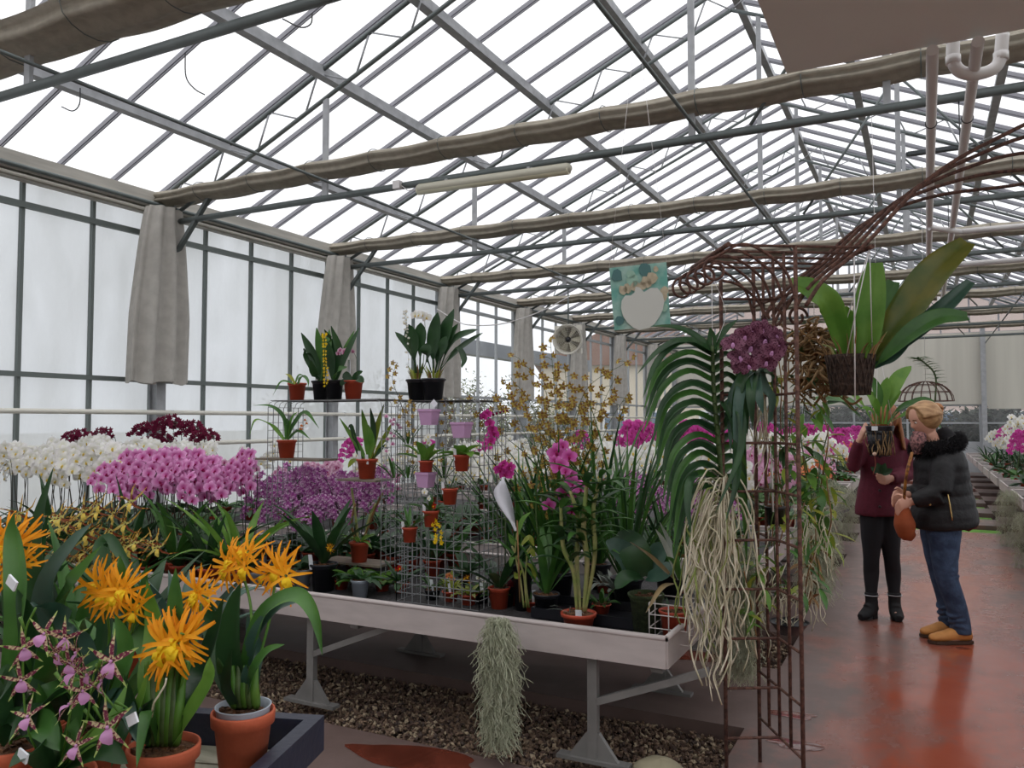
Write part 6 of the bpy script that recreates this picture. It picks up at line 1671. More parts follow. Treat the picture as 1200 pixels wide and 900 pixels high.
m = MB(M_root); m.tube(pl_([(178, 840, d - .1), (180, 825, d - .14), (186, 815, d - .14), (193, 803, d - .14), (195, 795, d - .14)], 4), .002, 0, 5); m.build('aerial_roots', root)
# C: arching orange cluster behind, plus one at the left edge
root, t, d = fpot('orange_star_orchid', 110, 850, .075, .15, M_terra, 'orchid with an arching chain of orange flowers between two upright leaves')
m = MB(G_dark, G_blue, G_mid)
for j, (pts, w_) in enumerate((([(100, 845, d), (80, 800, d), (60, 740, d), (47, 680, d + .05), (46, 620, d + .05), (63, 547, d + .05)], .085), ([(105, 845, d), (75, 790, d), (58, 730, d), (60, 680, d), (85, 640, d), (108, 613, d)], .08), ([(108, 845, d), (90, 790, d), (72, 720, d), (80, 690, d - .05), (100, 665, d - .05), (118, 640, d - .05)], .06), ([(112, 845, d), (120, 780, d + .1), (128, 700, d + .15), (120, 640, d + .2), (135, 640, d + .2), (165, 690, d + .15)], .05), ([(115, 845, d), (130, 780, d), (160, 730, d), (190, 700, d)], .06), ([(105, 845, d), (60, 790, d - .1), (25, 760, d - .15)], .06), ([(100, 845, d), (60, 800, d), (20, 720, d), (8, 640, d)], .07), ([(106, 845, d), (110, 790, d), (90, 740, d), (50, 710, d - .1), (20, 720, d - .15)], .05), ([(118, 845, d), (140, 800, d - .1), (150, 760, d - .1), (135, 720, d - .1)], .055), ([(100, 845, d), (70, 820, d - .1), (40, 830, d - .2), (10, 870, d - .25)], .06), ([(112, 845, d), (128, 820, d - .1), (150, 830, d - .2), (160, 870, d - .25)], .045), ([(110, 845, d), (140, 780, d + .1), (168, 720, d + .2), (172, 662, d + .2)], .075))):
    pleaf(m, pts, w_, j % 3, SP, .35, n=6)
m.build('foliage', root)
orange_cluster(root, t, 120, 690, d, 4, 12, .12, 6); orange_cluster(root, t, 148, 697, d - .02, 4, 12, .12, 7); orange_cluster(root, t, 160, 712, d - .04, 2, 8, .10, 8, V((.2, -.6, -.5)))
root, t, d = fpot('orange_star_orchid', 12, 868, .085, .17, M_terra, 'terracotta pot cut by the left edge, orange cluster high above its broad leaf')
m = MB(G_dark, G_mid)
for j, (pts, w_) in enumerate((([(14, 860, d), (10, 830, d - .05), (4, 800, d - .1), (-8, 790, d - .1)], .10), ([(10, 860, d), (16, 780, d), (22, 700, d), (17, 630, d + .05), (17, 600, d + .05)], .06), ([(8, 860, d), (30, 800, d), (38, 740, d), (20, 690, d)], .07), ([(14, 860, d), (50, 820, d), (90, 800, d + .05), (120, 770, d + .05)], .06), ([(14, 860, d), (-10, 800, d), (-20, 720, d)], .07), ([(20, 860, d), (50, 850, d - .1), (70, 880, d - .15)], .06))):
    pleaf(m, pts, w_, j % 2, SP, .35, n=6)
m.build('foliage', root)
orange_cluster(root, t, 8, 650, d + .1, 6, 18, .14, 9); orange_cluster(root, t, 20, 668, d + .05, 3, 14, .12, 10)
# D: spotted star orchid
root, t, d = fpot('spotted_star_orchid', 66, 905, .075, .13, M_terra, 'orchid with open sprays of purple spotted star flowers with pink lips in the front')
m = MB(G_dark, G_mid, G_bright)
for j, (pts, w_) in enumerate((([(66, 900, d), (50, 860, d), (20, 840, d), (0, 850, d)], .05), ([(70, 900, d), (90, 850, d), (100, 800, d)], .05), ([(72, 900, d), (105, 870, d - .05), (130, 850, d - .05), (150, 800, d)], .045), ([(74, 900, d), (120, 880, d - .1), (150, 895, d - .12)], .045), ([(66, 900, d), (60, 850, d + .05), (45, 800, d + .05)], .05), ([(74, 900, d), (140, 860, d), (165, 820, d), (172, 790, d)], .03), ([(64, 900, d), (40, 880, d - .1), (10, 900, d - .15)], .05), ([(70, 900, d), (84, 870, d - .1), (90, 840, d - .1)], .045))):
    pleaf(m, pts, w_, j % 3, SP, .3, n=6)
m.build('foliage', root)
ds = d - .10
stems = [([(60, 900, d), (34, 860, ds), (27, 790, ds), (30, 740, ds), (42, 712, ds)], [(25, 797), (33, 840), (28, 760)]), ([(70, 900, d), (80, 850, ds), (84, 800, ds), (70, 760, ds), (60, 735, ds)], [(52, 743), (67, 766), (82, 777), (76, 748), (90, 765)]), ([(74, 900, d), (100, 850, ds), (108, 800, ds), (118, 780, ds), (160, 760, ds)], [(131, 775), (120, 797), (96, 810), (103, 790), (88, 788)]), ([(76, 900, d), (104, 860, ds), (120, 845, ds), (150, 830, ds)], [(127, 852), (90, 874), (82, 826)])]
for k_, (pts, bl) in enumerate(stems):
    m = MB(G_bright); m.tube(pl_(pts, 6), .0022, 0, 6)
    R = random.Random(k_)
    for q in range(5):
        p = pl_(pts, 6)[10 + 2 * q]; e_ = p + V((R.uniform(-.05, .05), -.01, R.uniform(.0, .05))); m.tube([p, e_], [.0015, .004], 0, 5)
    so = m.build('flower_spike', root)
    for (x_, y_) in bl:
        big = (x_, y_) in ((131, 775), (127, 852)); p = at_d(x_, y_, ds - .04)
        add_bloom(B_star, so, p, V((.3, -1, .2)) if big else face_up(V((.1, -.8, .2)), R, .7), (.11 if big else .085), R.uniform(-.3, .3))
for (x_, y_, ya, lb) in ((155, 843, .5, 0), (27, 886, -.3, 0), (14, 683, -.5, 0)):
    p = at_d(x_, y_, ds - .03); mm = MB(M_tag); mm.box(p, (.028, .004, .02), 0, basis=(V((math.cos(ya), 0, math.sin(ya))), V((0, 1, 0)), V((-math.sin(ya), 0, math.cos(ya))))); mm.build('plant_tag', root)
# E: straw coloured spidery orchid behind
p = at_d(110, 660, 2.9); p.z = .70
root = thing('spider_orchid', p, 'orchid with a tangle of straw and brown spidery flowers behind the upright leaves', 'potted orchid'); pot(root, p, .08, .13, M_terra2)
R = random.Random(3)
for k_, pts in enumerate(([(110, 680, 2.9), (100, 650, 2.9), (85, 620, 2.85), (70, 610, 2.8)], [(112, 680, 2.9), (110, 640, 2.9), (108, 610, 2.9), (112, 590, 2.9)], [(115, 680, 2.9), (125, 650, 2.9), (140, 620, 2.85), (148, 590, 2.8)], [(115, 680, 2.9), (140, 650, 2.9), (160, 640, 2.85), (178, 640, 2.8)], [(108, 690, 2.9), (80, 660, 2.9), (60, 640, 2.85), (10, 600, 2.8)])):
    spike(root, [p + V((0, 0, .13))] + [at_d(*v) for v in pts], B_spid, .12, .35, 9, R, V((.2, -1, .3)), .003, MATS['brown_sheath'], off=.03, jit=.8)
# extra strap leaves filling the pack behind, each a plant of its own
R = random.Random(17)
for i, (x_, y_, z_, L_, n_, g_, lb) in enumerate(((30, 700, .66, .50, 16, G_dark, 'dark leaved orchid packed at the left edge behind the orange flowers'), (90, 720, .66, .42, 14, G_mid, 'mid green orchid packed behind the spotted star flowers'), (160, 700, .66, .40, 14, G_dark, 'dark leaved orchid packed behind the arching orange chain'), (215, 720, .66, .38, 12, G_blue, 'blue green leaved orchid between the two right hand orange clusters'), (60, 800, .66, .34, 14, G_dark, 'low dark leaved orchid among the spotted star flowers'), (130, 800, .66, .34, 14, G_mid, 'low green orchid between spotted stars and the pale rimmed pot'))):
    p = at_z(x_, y_ + 90, z_); root = thing('strap_leaf_orchid', p, lb, 'potted orchid'); pot(root, p, .06, .11, M_terra2 if i % 2 else M_terra, seg=18)
    rosette(root, p + V((0, 0, .11)), n_, L_, .05, (.8, 1.45), (.3, 1.1), g_, 60 + i, .02, strap, .35, seg=7)
# plants between display table and bench: standing on the left end of the near bench front
for i, (x_, Y_, L_, g_, lb) in enumerate(((205, 3.55, .55, G_mid, 'upright strap leaved orchid at the near rim left of the orange flowers'), (280, 3.55, .62, G_bright, 'upright bright leaved orchid right behind the orange flower clusters'), (155, 3.5, .5, G_dark, 'dark broad leaved orchid at the rim behind the straw flowers'), (245, 3.5, .5, G_dark, 'dark green orchid at the rim above the orange clusters'), (60, 3.5, .55, G_dark, 'dark leaved orchid at the far left of the near rim'))):
    p = at_y(x_, 650, Y_); p.z = ZB; root = thing('strap_leaf_orchid', p, lb, 'potted orchid'); pot(root, p, .07, .12, M_terra2, seg=18)
    rosette(root, p + V((0, 0, .12)), 14, L_, .05, (.7, 1.45), (.2, 1.1), g_, 80 + i, .02, strap, .35, seg=7)
q = at_z(772, 905, 0)
m = MB(mat('smooth_boulder', srgb(150, 142, 118), .8, var=.12, scale=6, bump=.15, bscale=20)); st = 24
for j in range(13):
    ph_ = PI * j / 12
    for i in range(st):
        a = 2 * PI * i / st; nz = 1 + .10 * noise.noise(V((math.cos(a) * 1.3, math.sin(a) * 1.3, ph_)))
        m.v.append(V((q.x + math.cos(a) * math.sin(ph_) * .13 * nz, q.y + .02 + math.sin(a) * math.sin(ph_) * .10 * nz, -.055 + .075 * math.cos(ph_) * nz + .03)))
for j in range(12):
    for i in range(st): m.face((j * st + i, (j + 1) * st + i, (j + 1) * st + (i + 1) % st, j * st + (i + 1) % st), 0)
o = m.build('boulder', origin=V((q.x, q.y, -.05))); tag(o, 'smooth grey brown stone at the lower edge by the gravel corner', 'stone')
# ================================================================ the two women on the walkway
M_skin = mat('skin', srgb(214, 160, 138), .5, var=.04, scale=12)
def loft(m, pts, rx, ry, ref, mi=0, seg=20, n=3, cap=True):
    """elliptical tube along pts; rx measured along ref, ry across"""
    P_ = spline(pts, n) if len(pts) > 2 else [V(p) for p in pts]
    K_ = len(pts) - 1; N1 = len(P_) - 1; rings = []
    for i, p in enumerate(P_):
        t = i / N1 * K_; a = min(K_ - 1, int(t)); f = t - a; f = f * f * (3 - 2 * f)
        x = rx[a] * (1 - f) + rx[a + 1] * f; y = ry[a] * (1 - f) + ry[a + 1] * f
        d = (P_[min(i + 1, N1)] - P_[max(i - 1, 0)]).normalized()
        e = V(ref); e = (e - d * e.dot(d)).normalized(); g = d.cross(e)
        rings.append(len(m.v))
        for k_ in range(seg):
            a_ = 2 * PI * k_ / seg; m.v.append(p + e * (math.cos(a_) * x) + g * (math.sin(a_) * y))
    for i in range(N1):
        for k_ in range(seg): m.face((rings[i] + k_, rings[i] + (k_ + 1) % seg, rings[i + 1] + (k_ + 1) % seg, rings[i + 1] + k_), mi)
    if cap:
        m.face([rings[0] + k_ for k_ in reversed(range(seg))], mi); m.face([rings[-1] + k_ for k_ in range(seg)], mi)
def fuse(o, vox=.012, smooth=3, disp=None):
    r = o.modifiers.new('fuse', 'REMESH'); r.mode = 'VOXEL'; r.voxel_size = vox; r.use_smooth_shade = True
    if smooth:
        s_ = o.modifiers.new('soften', 'SMOOTH'); s_.iterations = smooth; s_.factor = .5
    return o
def hand_pts(wrist, palm_dir, finger_dir, thumb_dir, side, curl_ax, curl=.9, L=.075):
    """returns list of finger chains for a relaxed, curled hand"""
    out = []
    c = wrist + palm_dir * .075
    for i, (o_, l) in enumerate(((-.030, .9), (-.010, 1.0), (.010, .95), (.029, .75))):
        b = c + side * o_; chain = [b]; d = finger_dir.normalized()
        for j in range(3):
            R_ = Matrix.Rotation(curl * (.25 + .35 * j), 3, curl_ax); dd = R_ @ d; chain.append(chain[-1] + dd * (L * l * (.42, .32, .26)[j]))
        out.append((chain, (.0105, .0095, .0085, .0065)))
    tb = wrist + palm_dir * .025 - side * .024
    out.append(([tb, tb + thumb_dir * .035, tb + thumb_dir * .06 + finger_dir * .008, tb + thumb_dir * .07 + finger_dir * .03], (.014, .012, .010, .007)))
    return out
def add_hand(m, wrist, palm_dir, finger_dir, thumb_dir, side, curl_ax, curl):
    palm_dir = palm_dir.normalized(); side = (side - palm_dir * side.dot(palm_dir)).normalized()
    loft(m, [wrist - palm_dir * .03, wrist, wrist + palm_dir * .035, wrist + palm_dir * .08, wrist + palm_dir * .09], [.024, .026, .038, .042, .030], [.018, .017, .015, .013, .010], side, 0, 12)
    for ch, rs in hand_pts(wrist, palm_dir, finger_dir, thumb_dir, side, curl_ax, curl): m.tube(ch, list(rs), 0, 8); m.ball(ch[-1], rs[-1], 0, 6, 4)
def head(m, c, fwd, up, r=.098):
    fwd = V(fwd).normalized(); up = V(up); up = (up - fwd * up.dot(fwd)).normalized(); sd = fwd.cross(up)
    st = len(m.v); seg, rg = 28, 20
    for i in range(rg + 1):
        ph_ = -PI / 2 + PI * i / rg; cz = math.sin(ph_); cr = math.cos(ph_)
        for k_ in range(seg):
            a = 2 * PI * k_ / seg; fx = math.cos(a) * cr; sy = math.sin(a) * cr
            # skull longer front to back, face narrowing to the chin
            z = cz * 1.18; wx = .98; wy = .80
            if z < 0: wy *= 1 + .28 * z; wx *= 1 + .12 * z
            x = fx * wx; y = sy * wy
            if fx > .2:      # face: flatten, brow, nose, lips, chin
                front = (fx - .2) / .8
                x -= .10 * front * (1 - abs(z))
                x += .20 * math.exp(-((z + .18) / .16) ** 2 - (sy / .12) ** 2)          # nose
                x += .07 * math.exp(-((z + .10) / .30) ** 2 - (sy / .09) ** 2)
                x -= .08 * (math.exp(-((z - .04) / .11) ** 2 - ((abs(sy) - .30) / .14) ** 2))  # eye sockets
                x += .06 * math.exp(-((z + .52) / .07) ** 2 - (sy / .22) ** 2)          # lips
                x += .09 * math.exp(-((z + .95) / .18) ** 2 - (sy / .30) ** 2)          # chin
            m.v.append(c + fwd * (x * r) + sd * (y * r) + up * (z * r))
    for i in range(rg):
        for k_ in range(seg): m.face((st + i * seg + k_, st + i * seg + (k_ + 1) % seg, st + (i + 1) * seg + (k_ + 1) % seg, st + (i + 1) * seg + k_), 0)
    for s_ in (-1, 1): m.ball(c + sd * (s_ * .80 * r) - fwd * (.02) + up * (-.05 * r), .028, 0, 8, 6, (.6, .6, 1.1))
def eyes(root_body, c, fwd, up, r=.098):
    fwd = V(fwd).normalized(); up = V(up); up = (up - fwd * up.dot(fwd)).normalized(); sd = fwd.cross(up)
    m = MB(mat('eye_white', srgb(226, 222, 216), .3), mat('eye_dark', srgb(48, 34, 26), .3), mat('lip_skin', srgb(176, 96, 90), .5), mat('brow_hair', srgb(120, 88, 60), .8))
    for s_ in (-1, 1):
        q = c + fwd * (.80 * r) + sd * (s_ * .28 * r) + up * (.03 * r); m.ball(q - fwd * .004, .0105, 0, 8, 6, (1, 1, .7)); m.ball(q + fwd * .004, .0045, 1, 8, 5)
        m.tube([q + up * .018 - sd * (s_ * .012) + fwd * .006, q + up * .022 + fwd * .007, q + up * .016 + sd * (s_ * .018)], .003, 3, 5)
    m.tube([c + fwd * (.90 * r) + sd * (.2 * r) - up * (.60 * r), c + fwd * (.97 * r) - up * (.58 * r), c + fwd * (.90 * r) - sd * (.2 * r) - up * (.60 * r)], .005, 2, 6)
    return m.build('face_features', root_body)
VR, VF = RT.copy(), V((FW.x, FW.y, 0)).normalized()      # image right / away from the viewer, as ground directions
Z = V((0, 0, 1))

# ---------------------------------------------------------------- woman in burgundy, facing the viewer and the hanging pot
d1 = 6.20
P1 = at_z(1031, 724, 0)
w1 = thing('person', P1, 'person in a burgundy coat, black leggings and ankle boots, one hand raised', 'person')
J = lambda x, y, d=d1: at_d(x, y, d)
m = MB(M_skin)
hip = J(1031, 596); chest = J(1034, 540); neck = J(1036, 512)
loft(m, [J(1031, 597), J(1031, 592), J(1032, 575), J(1033, 552), J(1034, 530), J(1035, 517), J(1036, 508), J(1037, 500)], [.10, .125, .11, .13, .145, .11, .045, .045], [.09, .10, .08, .09, .09, .07, .045, .045], VR, 0)
toes = []
for (hx, kx, ky, ax, ay, tx, ty) in ((1022, 1021, 655, 1021, 703, 1011, 724), (1042, 1045, 655, 1048, 703, 1052, 726)):
    an = J(ax, ay); toe = at_z(tx, ty, .03)
    loft(m, [J(hx, 596), J(hx, 620), J(kx, ky), J((kx + ax) / 2, ky + 15, d1 + .02), an], [.085, .078, .052, .052, .036], [.09, .08, .055, .058, .04], VR, 0, 14)
    loft(m, [an + Z * .02, V((an.x, an.y, .09)), V((an.x, an.y, .06)).lerp(toe + Z * .02, .6)], [.030, .026, .02], [.030, .026, .014], VR, 0, 12)
# raised arm (image left)
sh, el, wr = J(1014, 522), J(999, 548, d1 - .05), J(1007, 516, d1 - .16)
loft(m, [J(1022, 520), sh, (sh + el) / 2, el], [.05, .052, .044, .038], [.05, .05, .042, .037], VF, 0, 12)
loft(m, [el, (el + wr) / 2, wr], [.038, .036, .026], [.037, .034, .022], VF, 0, 12)
add_hand(m, wr, V((wr.x - el.x, wr.y - el.y, wr.z - el.z)).normalized() + VR * .15, (Z * .8 + VR * .5 - VF * .25), (VR * .7 + Z * .5).normalized(), VF, VF, -.5)
# lower arm (image right)
sh2, el2, wr2 = J(1058, 522), J(1064, 556, d1 - .03), J(1044, 561, d1 - .20)
loft(m, [J(1048, 520), sh2, (sh2 + el2) / 2, el2], [.05, .052, .044, .038], [.05, .05, .042, .037], VF, 0, 12)
loft(m, [el2, (el2 + wr2) / 2, wr2], [.038, .036, .026], [.037, .034, .022], Z, 0, 12)
add_hand(m, wr2, (wr2 - el2).normalized() - VR * .3, (-VR - VF * .2), (Z * .8 - VR * .6).normalized(), -Z, VF, .5)
hc1 = J(1038, 491, d1 - .02)
head(m, hc1, -VF - Z * .15 - VR * .1, Z - VF * .1, .098)
body = fuse(m.build('body', w1), .007, 3)
eyes(body, hc1, -VF - Z * .15 - VR * .1, Z, .098)
M_hair1 = mat('auburn_hair', srgb(118, 66, 38), .5, col2=srgb(164, 104, 60), scale=40, stretch=(1, 1, .1))
m = MB(M_hair1); R = random.Random(1)
m.ball(hc1 + Z * .018 + VF * .014, .108, 0, 20, 14, (.92, 1.05, 1.12))
for i in range(46):
    a = PI * (-.15 + 1.3 * i / 45); s_ = VR * math.cos(a) + VF * math.sin(a)
    q = hc1 + s_ * .085 + Z * .05
    if VR.dot(s_) > .2: ln = .24
    else: ln = .20
    m.tube(spline([hc1 + s_ * .03 + Z * .125, q, hc1 + s_ * .10 - Z * .06, hc1 + s_ * (.105 + R.uniform(-.01, .01)) - Z * ln - VF * (.06 if VR.dot(s_) > .5 else 0)], 4), [.016] * 10 + [.012, .008, .004], 0, 6)
fuse(m.build('hair', w1), .008, 2)
M_burgc = mat('burgundy_wool', srgb(92, 24, 44), .85, var=.12, scale=30, bump=.15, bscale=120)
m = MB(M_burgc)
loft(m, [J(1029, 603), J(1029, 596), J(1030, 580), J(1032, 562), J(1034, 542), J(1035, 528), J(1036, 517), J(1036, 508)], [.172, .172, .162, .150, .165, .165, .12, .075], [.13, .13, .125, .115, .12, .115, .09, .07], VR, 0)
for a_, b_, c_, e_ in ((J(1024, 521), sh, (sh + el) / 2, el), (J(1048, 521), sh2, (sh2 + el2) / 2, el2)): loft(m, [a_, b_, c_, e_], [.065, .070, .060, .054], [.065, .068, .058, .052], VF, 0, 14)
loft(m, [el - Z * .01, (el + wr) / 2, wr - (wr - el).normalized() * .01], [.054, .050, .040], [.052, .048, .038], VF, 0, 14)
loft(m, [el2, (el2 + wr2) / 2, wr2 - (wr2 - el2).normalized() * .01], [.054, .050, .040], [.052, .048, .038], Z, 0, 14)
coat = fuse(m.build('coat', w1), .011, 3)
m = MB(MATS['auburn_hair'] if False else mat('dark_button', srgb(36, 14, 20), .35))
for y_ in (535, 555, 575, 594):
    m2 = MB(MATS['dark_button']); m2.ball(J(1031, y_, d1 - .135), .011, 0, 8, 5, (1, .6, 1)); m2.build('button', coat)
M_leg1 = mat('black_leggings', srgb(20, 18, 24), .8)
m = MB(M_leg1)
for (hx, kx, ky, ax, ay) in ((1022, 1021, 655, 1021, 700), (1042, 1045, 655, 1048, 700)):
    loft(m, [J(hx, 592), J(hx, 618), J(kx, ky), J((kx + ax) / 2, ky + 15, d1 + .02), J(ax, ay)], [.092, .085, .058, .057, .040], [.10, .088, .062, .064, .045], VR, 0, 16)
fuse(m.build('leggings', w1), .009, 2)
M_boot = mat('black_suede', srgb(14, 12, 16), .75)
for (ax, tx, ty, nm) in ((1021, 1010, 727, 0), (1048, 1053, 729, 1)):
    toe = at_z(tx, ty, .0); an = J(ax, 694); an2 = V((an.x, an.y, .11)); heel = V((an.x, an.y, 0)) + (V((an.x, an.y, 0)) - toe).normalized() * .03
    fd_ = (toe - heel); fd_.z = 0; fd_.normalize(); sd_ = fd_.cross(Z)
    m = MB(M_boot)
    loft(m, [an, V((an.x, an.y, .16)), an2, heel + fd_ * .06 + Z * .075], [.050, .045, .045, .045], [.05, .046, .05, .05], sd_, 0, 16)
    tl = max(.13, (toe - heel).length)
    loft(m, [heel - fd_ * .01 + Z * .085, heel + fd_ * .04 + Z * .08, heel + fd_ * (tl * .55) + Z * .055, heel + fd_ * (tl * .85) + Z * .035, heel + fd_ * (tl + .02) + Z * .03], [.038, .046, .050, .048, .026], [.034, .05, .042, .032, .022], sd_, 0, 16)
    m.box(heel + fd_ * .012 + Z * .03, (.05, .05, .06), 0, basis=(sd_, fd_, Z))
    b = fuse(m.build('boot', w1), .006, 2)
    s_ = MB(mat('boot_sole', srgb(24, 22, 24), .6)); loft(s_, [heel + fd_ * .06 + Z * .03, heel + fd_ * (tl * .6) + Z * .012, heel + fd_ * (tl + .015) + Z * .010], [.038, .045, .025], [.010, .009, .008], sd_, 0, 12); s_.build('sole', b)
    s_ = MB(M_steel); s_.tube([an - Z * .02 + (sd_ * math.cos(a) + fd_ * math.sin(a)) * .052 for a in [2 * PI * i / 20 for i in range(21)]], .004, 0, 5); s_.build('buckle_band', b)
# leaf held in the lower hand
lp = J(1033, 556, d1 - .24); r_ = thing('held_leaf', lp, 'small green leafy cutting held in the hand of the person in burgundy', 'leaf')
m = MB(G_dark)
for a in (-.7, 0, .6, 1.2): m.arc_blade(lp, V((math.sin(a) - .3, -.2, math.cos(a))), V((0, -1, .2)), .09, .05, .3, 4, lance, .2, 0)
m.build('foliage', r_)

# ---------------------------------------------------------------- blonde woman in black padded jacket, in profile facing left
d2 = 5.58
P2 = at_z(1112, 750, 0)
w2 = thing('person', P2, 'blonde person in a black padded jacket, blue jeans and tan shoes, standing in profile', 'person')
J = lambda x, y, d=d2: at_d(x, y, d)
fw = -VR
m = MB(M_skin)
loft(m, [J(1103, 606), J(1104, 600), J(1106, 590), J(1105, 568), J(1102, 545), J(1098, 528), J(1093, 518), J(1088, 508)], [.10, .12, .12, .12, .115, .085, .052, .05], [.12, .14, .15, .16, .18, .14, .052, .05], VR, 0)
legs2 = ((1106, 1108, 672, 1126, 738, d2 - .07), (1098, 1101, 668, 1112, 728, d2 + .12))
for (hx, kx, ky, ax, ay, dd) in legs2:
    loft(m, [J(hx, 615, dd), J(hx, 640, dd), J(kx, ky, dd), J((kx + ax) / 2 + 3, (ky + ay) / 2, dd), J(ax, ay, dd)], [.098, .09, .06, .056, .04], [.09, .085, .058, .055, .04], VR, 0, 14)
    an = J(ax, ay, dd); toe = V((an.x, an.y, .03)) + fw * .17
    loft(m, [an, V((an.x, an.y, .06)), V((an.x, an.y, .04)) + fw * .07, toe], [.038, .04, .04, .03], [.035, .038, .03, .02], VF, 0, 12)
sh, el, wr = J(1106, 533, d2 - .12), J(1102, 578, d2 - .19), J(1068, 588, d2 - .10)
shb, elb, wrb = J(1090, 536, d2 + .17), J(1080, 578, d2 + .18), J(1062, 580, d2 + .02)
for s3, e3, w3 in ((sh, el, wr), (shb, elb, wrb)):
    loft(m, [s3, (s3 + e3) / 2, e3], [.055, .047, .04], [.055, .047, .04], VF, 0, 12); loft(m, [e3, (e3 + w3) / 2, w3], [.04, .038, .027], [.04, .036, .023], Z, 0, 12)
add_hand(m, wr, (fw - Z * .25), (fw * .5 - Z * .7 + VF * .3), (fw * .6 + Z * .5 + VF * .3).normalized(), -Z + fw * .2, Z * .2 + VF, -.5)
add_hand(m, wrb, (fw - Z * .1), (fw * .6 - Z * .6 - VF * .3), (fw * .6 + Z * .5 - VF * .3).normalized(), -Z + fw * .2, Z * .2 + VF, -.5)
hc2 = J(1082, 492, d2)
hf, hu = fw * .92 - Z * .30 - VF * .12, Z + fw * .3
head(m, hc2, hf, hu, .100)
body = fuse(m.build('body', w2), .007, 3); eyes(body, hc2, hf, hu, .100)
M_hair2 = mat('blonde_hair', srgb(146, 106, 68), .5, col2=srgb(192, 152, 108), scale=40, stretch=(.3, 1, 1))
m = MB(M_hair2)
back = -V(hf).normalized(); upv = (V(hu) - back * V(hu).dot(back)).normalized(); sdv = back.cross(upv)
st = len(m.v)
m.ball(hc2 + back * .026 + upv * .022, .106, 0, 20, 14, (1.02, 1.0, 1.02))
for i in range(26):      # combed strands over the crown to the bun
    a = -1.35 + 2.7 * i / 25; s_ = sdv * math.sin(a) + upv * math.cos(a)
    m.tube(spline([hc2 - back * .055 + s_ * .096 + upv * .012, hc2 + s_ * .112 + back * .02, hc2 + s_ * .085 + back * .09, hc2 + back * .118 + upv * .012], 4), .011, 0, 6)
fuse(m.build('hair', w2), .007, 1)
m = MB(mat('ginger_hair', srgb(150, 96, 56), .5, col2=srgb(190, 132, 84), scale=50)); bc = hc2 + back * .128 + upv * .035
for j in range(3): m.tube([bc + (sdv * math.cos(a) + upv * math.sin(a)) * (.034 - .009 * j) + back * (.006 * j + .006 * math.sin(3 * a + j)) for a in [2 * PI * i / 18 for i in range(19)]], .017 - .002 * j, 0, 8)
m.build('hair_bun', w2)
M_jack = mat('black_padded_nylon', srgb(13, 10, 15), .62, var=.2, scale=10, bump=.35, bscale=22)
m = MB(M_jack)
secs = [(1107, 616, .205, .21), (1106, 607, .215, .22), (1106, 592, .195, .21), (1105, 578, .180, .195), (1104, 564, .168, .195), (1102, 550, .162, .205), (1101, 538, .150, .21), (1098, 528, .118, .175), (1095, 520, .09, .11)]
def quilt(secs_, k_, amp):
    out = []
    for i in range(len(secs_) - 1):
        for j in range(k_):
            t_ = j / k_; q = [secs_[i][c] * (1 - t_) + secs_[i + 1][c] * t_ for c in range(4)]
            w__ = amp * (abs(math.sin(PI * (i * k_ + j) / 5.0)) ** .5 - .6); out.append((q[0], q[1], q[2] + w__, q[3] + w__))
    return out + [secs_[-1]]
qs = quilt(secs, 5, .007)
loft(m, [J(a, b) for a, b, c, e in qs], [c for a, b, c, e in qs], [e for a, b, c, e in qs], VR, 0, 28, 1)
for s3, e3, w3 in ((sh, el, wr), (shb, elb, wrb)):
    pts = [s3 + VF * 0, s3.lerp(e3, .33), s3.lerp(e3, .66), e3]; loft(m, pts, [.065, .082, .076, .070], [.060, .080, .074, .068], VF, 0, 16)
    loft(m, [e3, e3.lerp(w3, .5), e3.lerp(w3, .92)], [.072, .065, .05], [.070, .062, .047], Z, 0, 16)
jk = fuse(m.build('jacket', w2), .012, 2)
for t0 in ():
    q = sh.lerp(el, t0); m2 = MB(M_jack); m2.tube([q + VR * (math.cos(t_) * .083) + VF * (math.sin(t_) * .083) + Z * (.006 * math.sin(3 * t_)) for t_ in [2 * PI * i / 24 for i in range(25)]], .006, 0, 6); m2.build('quilt_ridge', jk)
M_fur = mat('black_fur', srgb(16, 13, 18), .95); R = random.Random(8)
m = MB(M_fur)      # fluffy hood collar
cc = J(1098, 522)
for j in range(46):
    a = 2 * PI * j / 46; q = cc + VR * (math.cos(a) * .105) + VF * (math.sin(a) * .13) + Z * (.0 + .03 * math.cos(a))
    m.ball(q, .052, 0, 8, 6)
m.ball(J(1111, 524), .095, 0, 12, 8, (1, 1.2, 1)); m.ball(J(1107, 511), .062, 0, 12, 8, (1, 1.3, 1.0))
collar = fuse(m.build('fur_collar', w2), .014, 0)
m = MB(M_fur)
for i in range(1500):
    a = R.uniform(0, 6.28); b = R.uniform(-1.2, 1.4); q = cc + VR * (math.cos(a) * (.11 + .05 * math.cos(b))) + VF * (math.sin(a) * (.13 + .05 * math.cos(b))) + Z * (.0 + .03 * math.cos(a) + .05 * math.sin(b))
    o_ = (q - cc).normalized(); m.tube([q - o_ * .01, q + o_ * .014 + Z * R.uniform(-.008, .012), q + o_ * .028 + Z * R.uniform(-.02, .02)], [.003, .002, .0006], 0, 3)
m.build('fur_tufts', collar)
M_gold = mat('gold_metal', srgb(220, 190, 130), .25, 1.0)
g = MB(M_gold); g.tube(pl_([(1110, 576, d2 - .20), (1113, 592, d2 - .21), (1116, 610, d2 - .215)], 4), .0055, 0, 6); g.build('zip', jk)
g = MB(M_gold); g.ball(J(1090, 591, d2 - .19), .010, 0, 10, 6); g.build('press_stud', jk)
m = MB(mat('dark_red_lining', srgb(110, 20, 34), .7)); loft(m, [J(1131, 606), J(1133, 613), J(1130, 621)], [.06, .05, .02], [.13, .11, .05], VR, 0, 12); m.build('red_lining', w2)
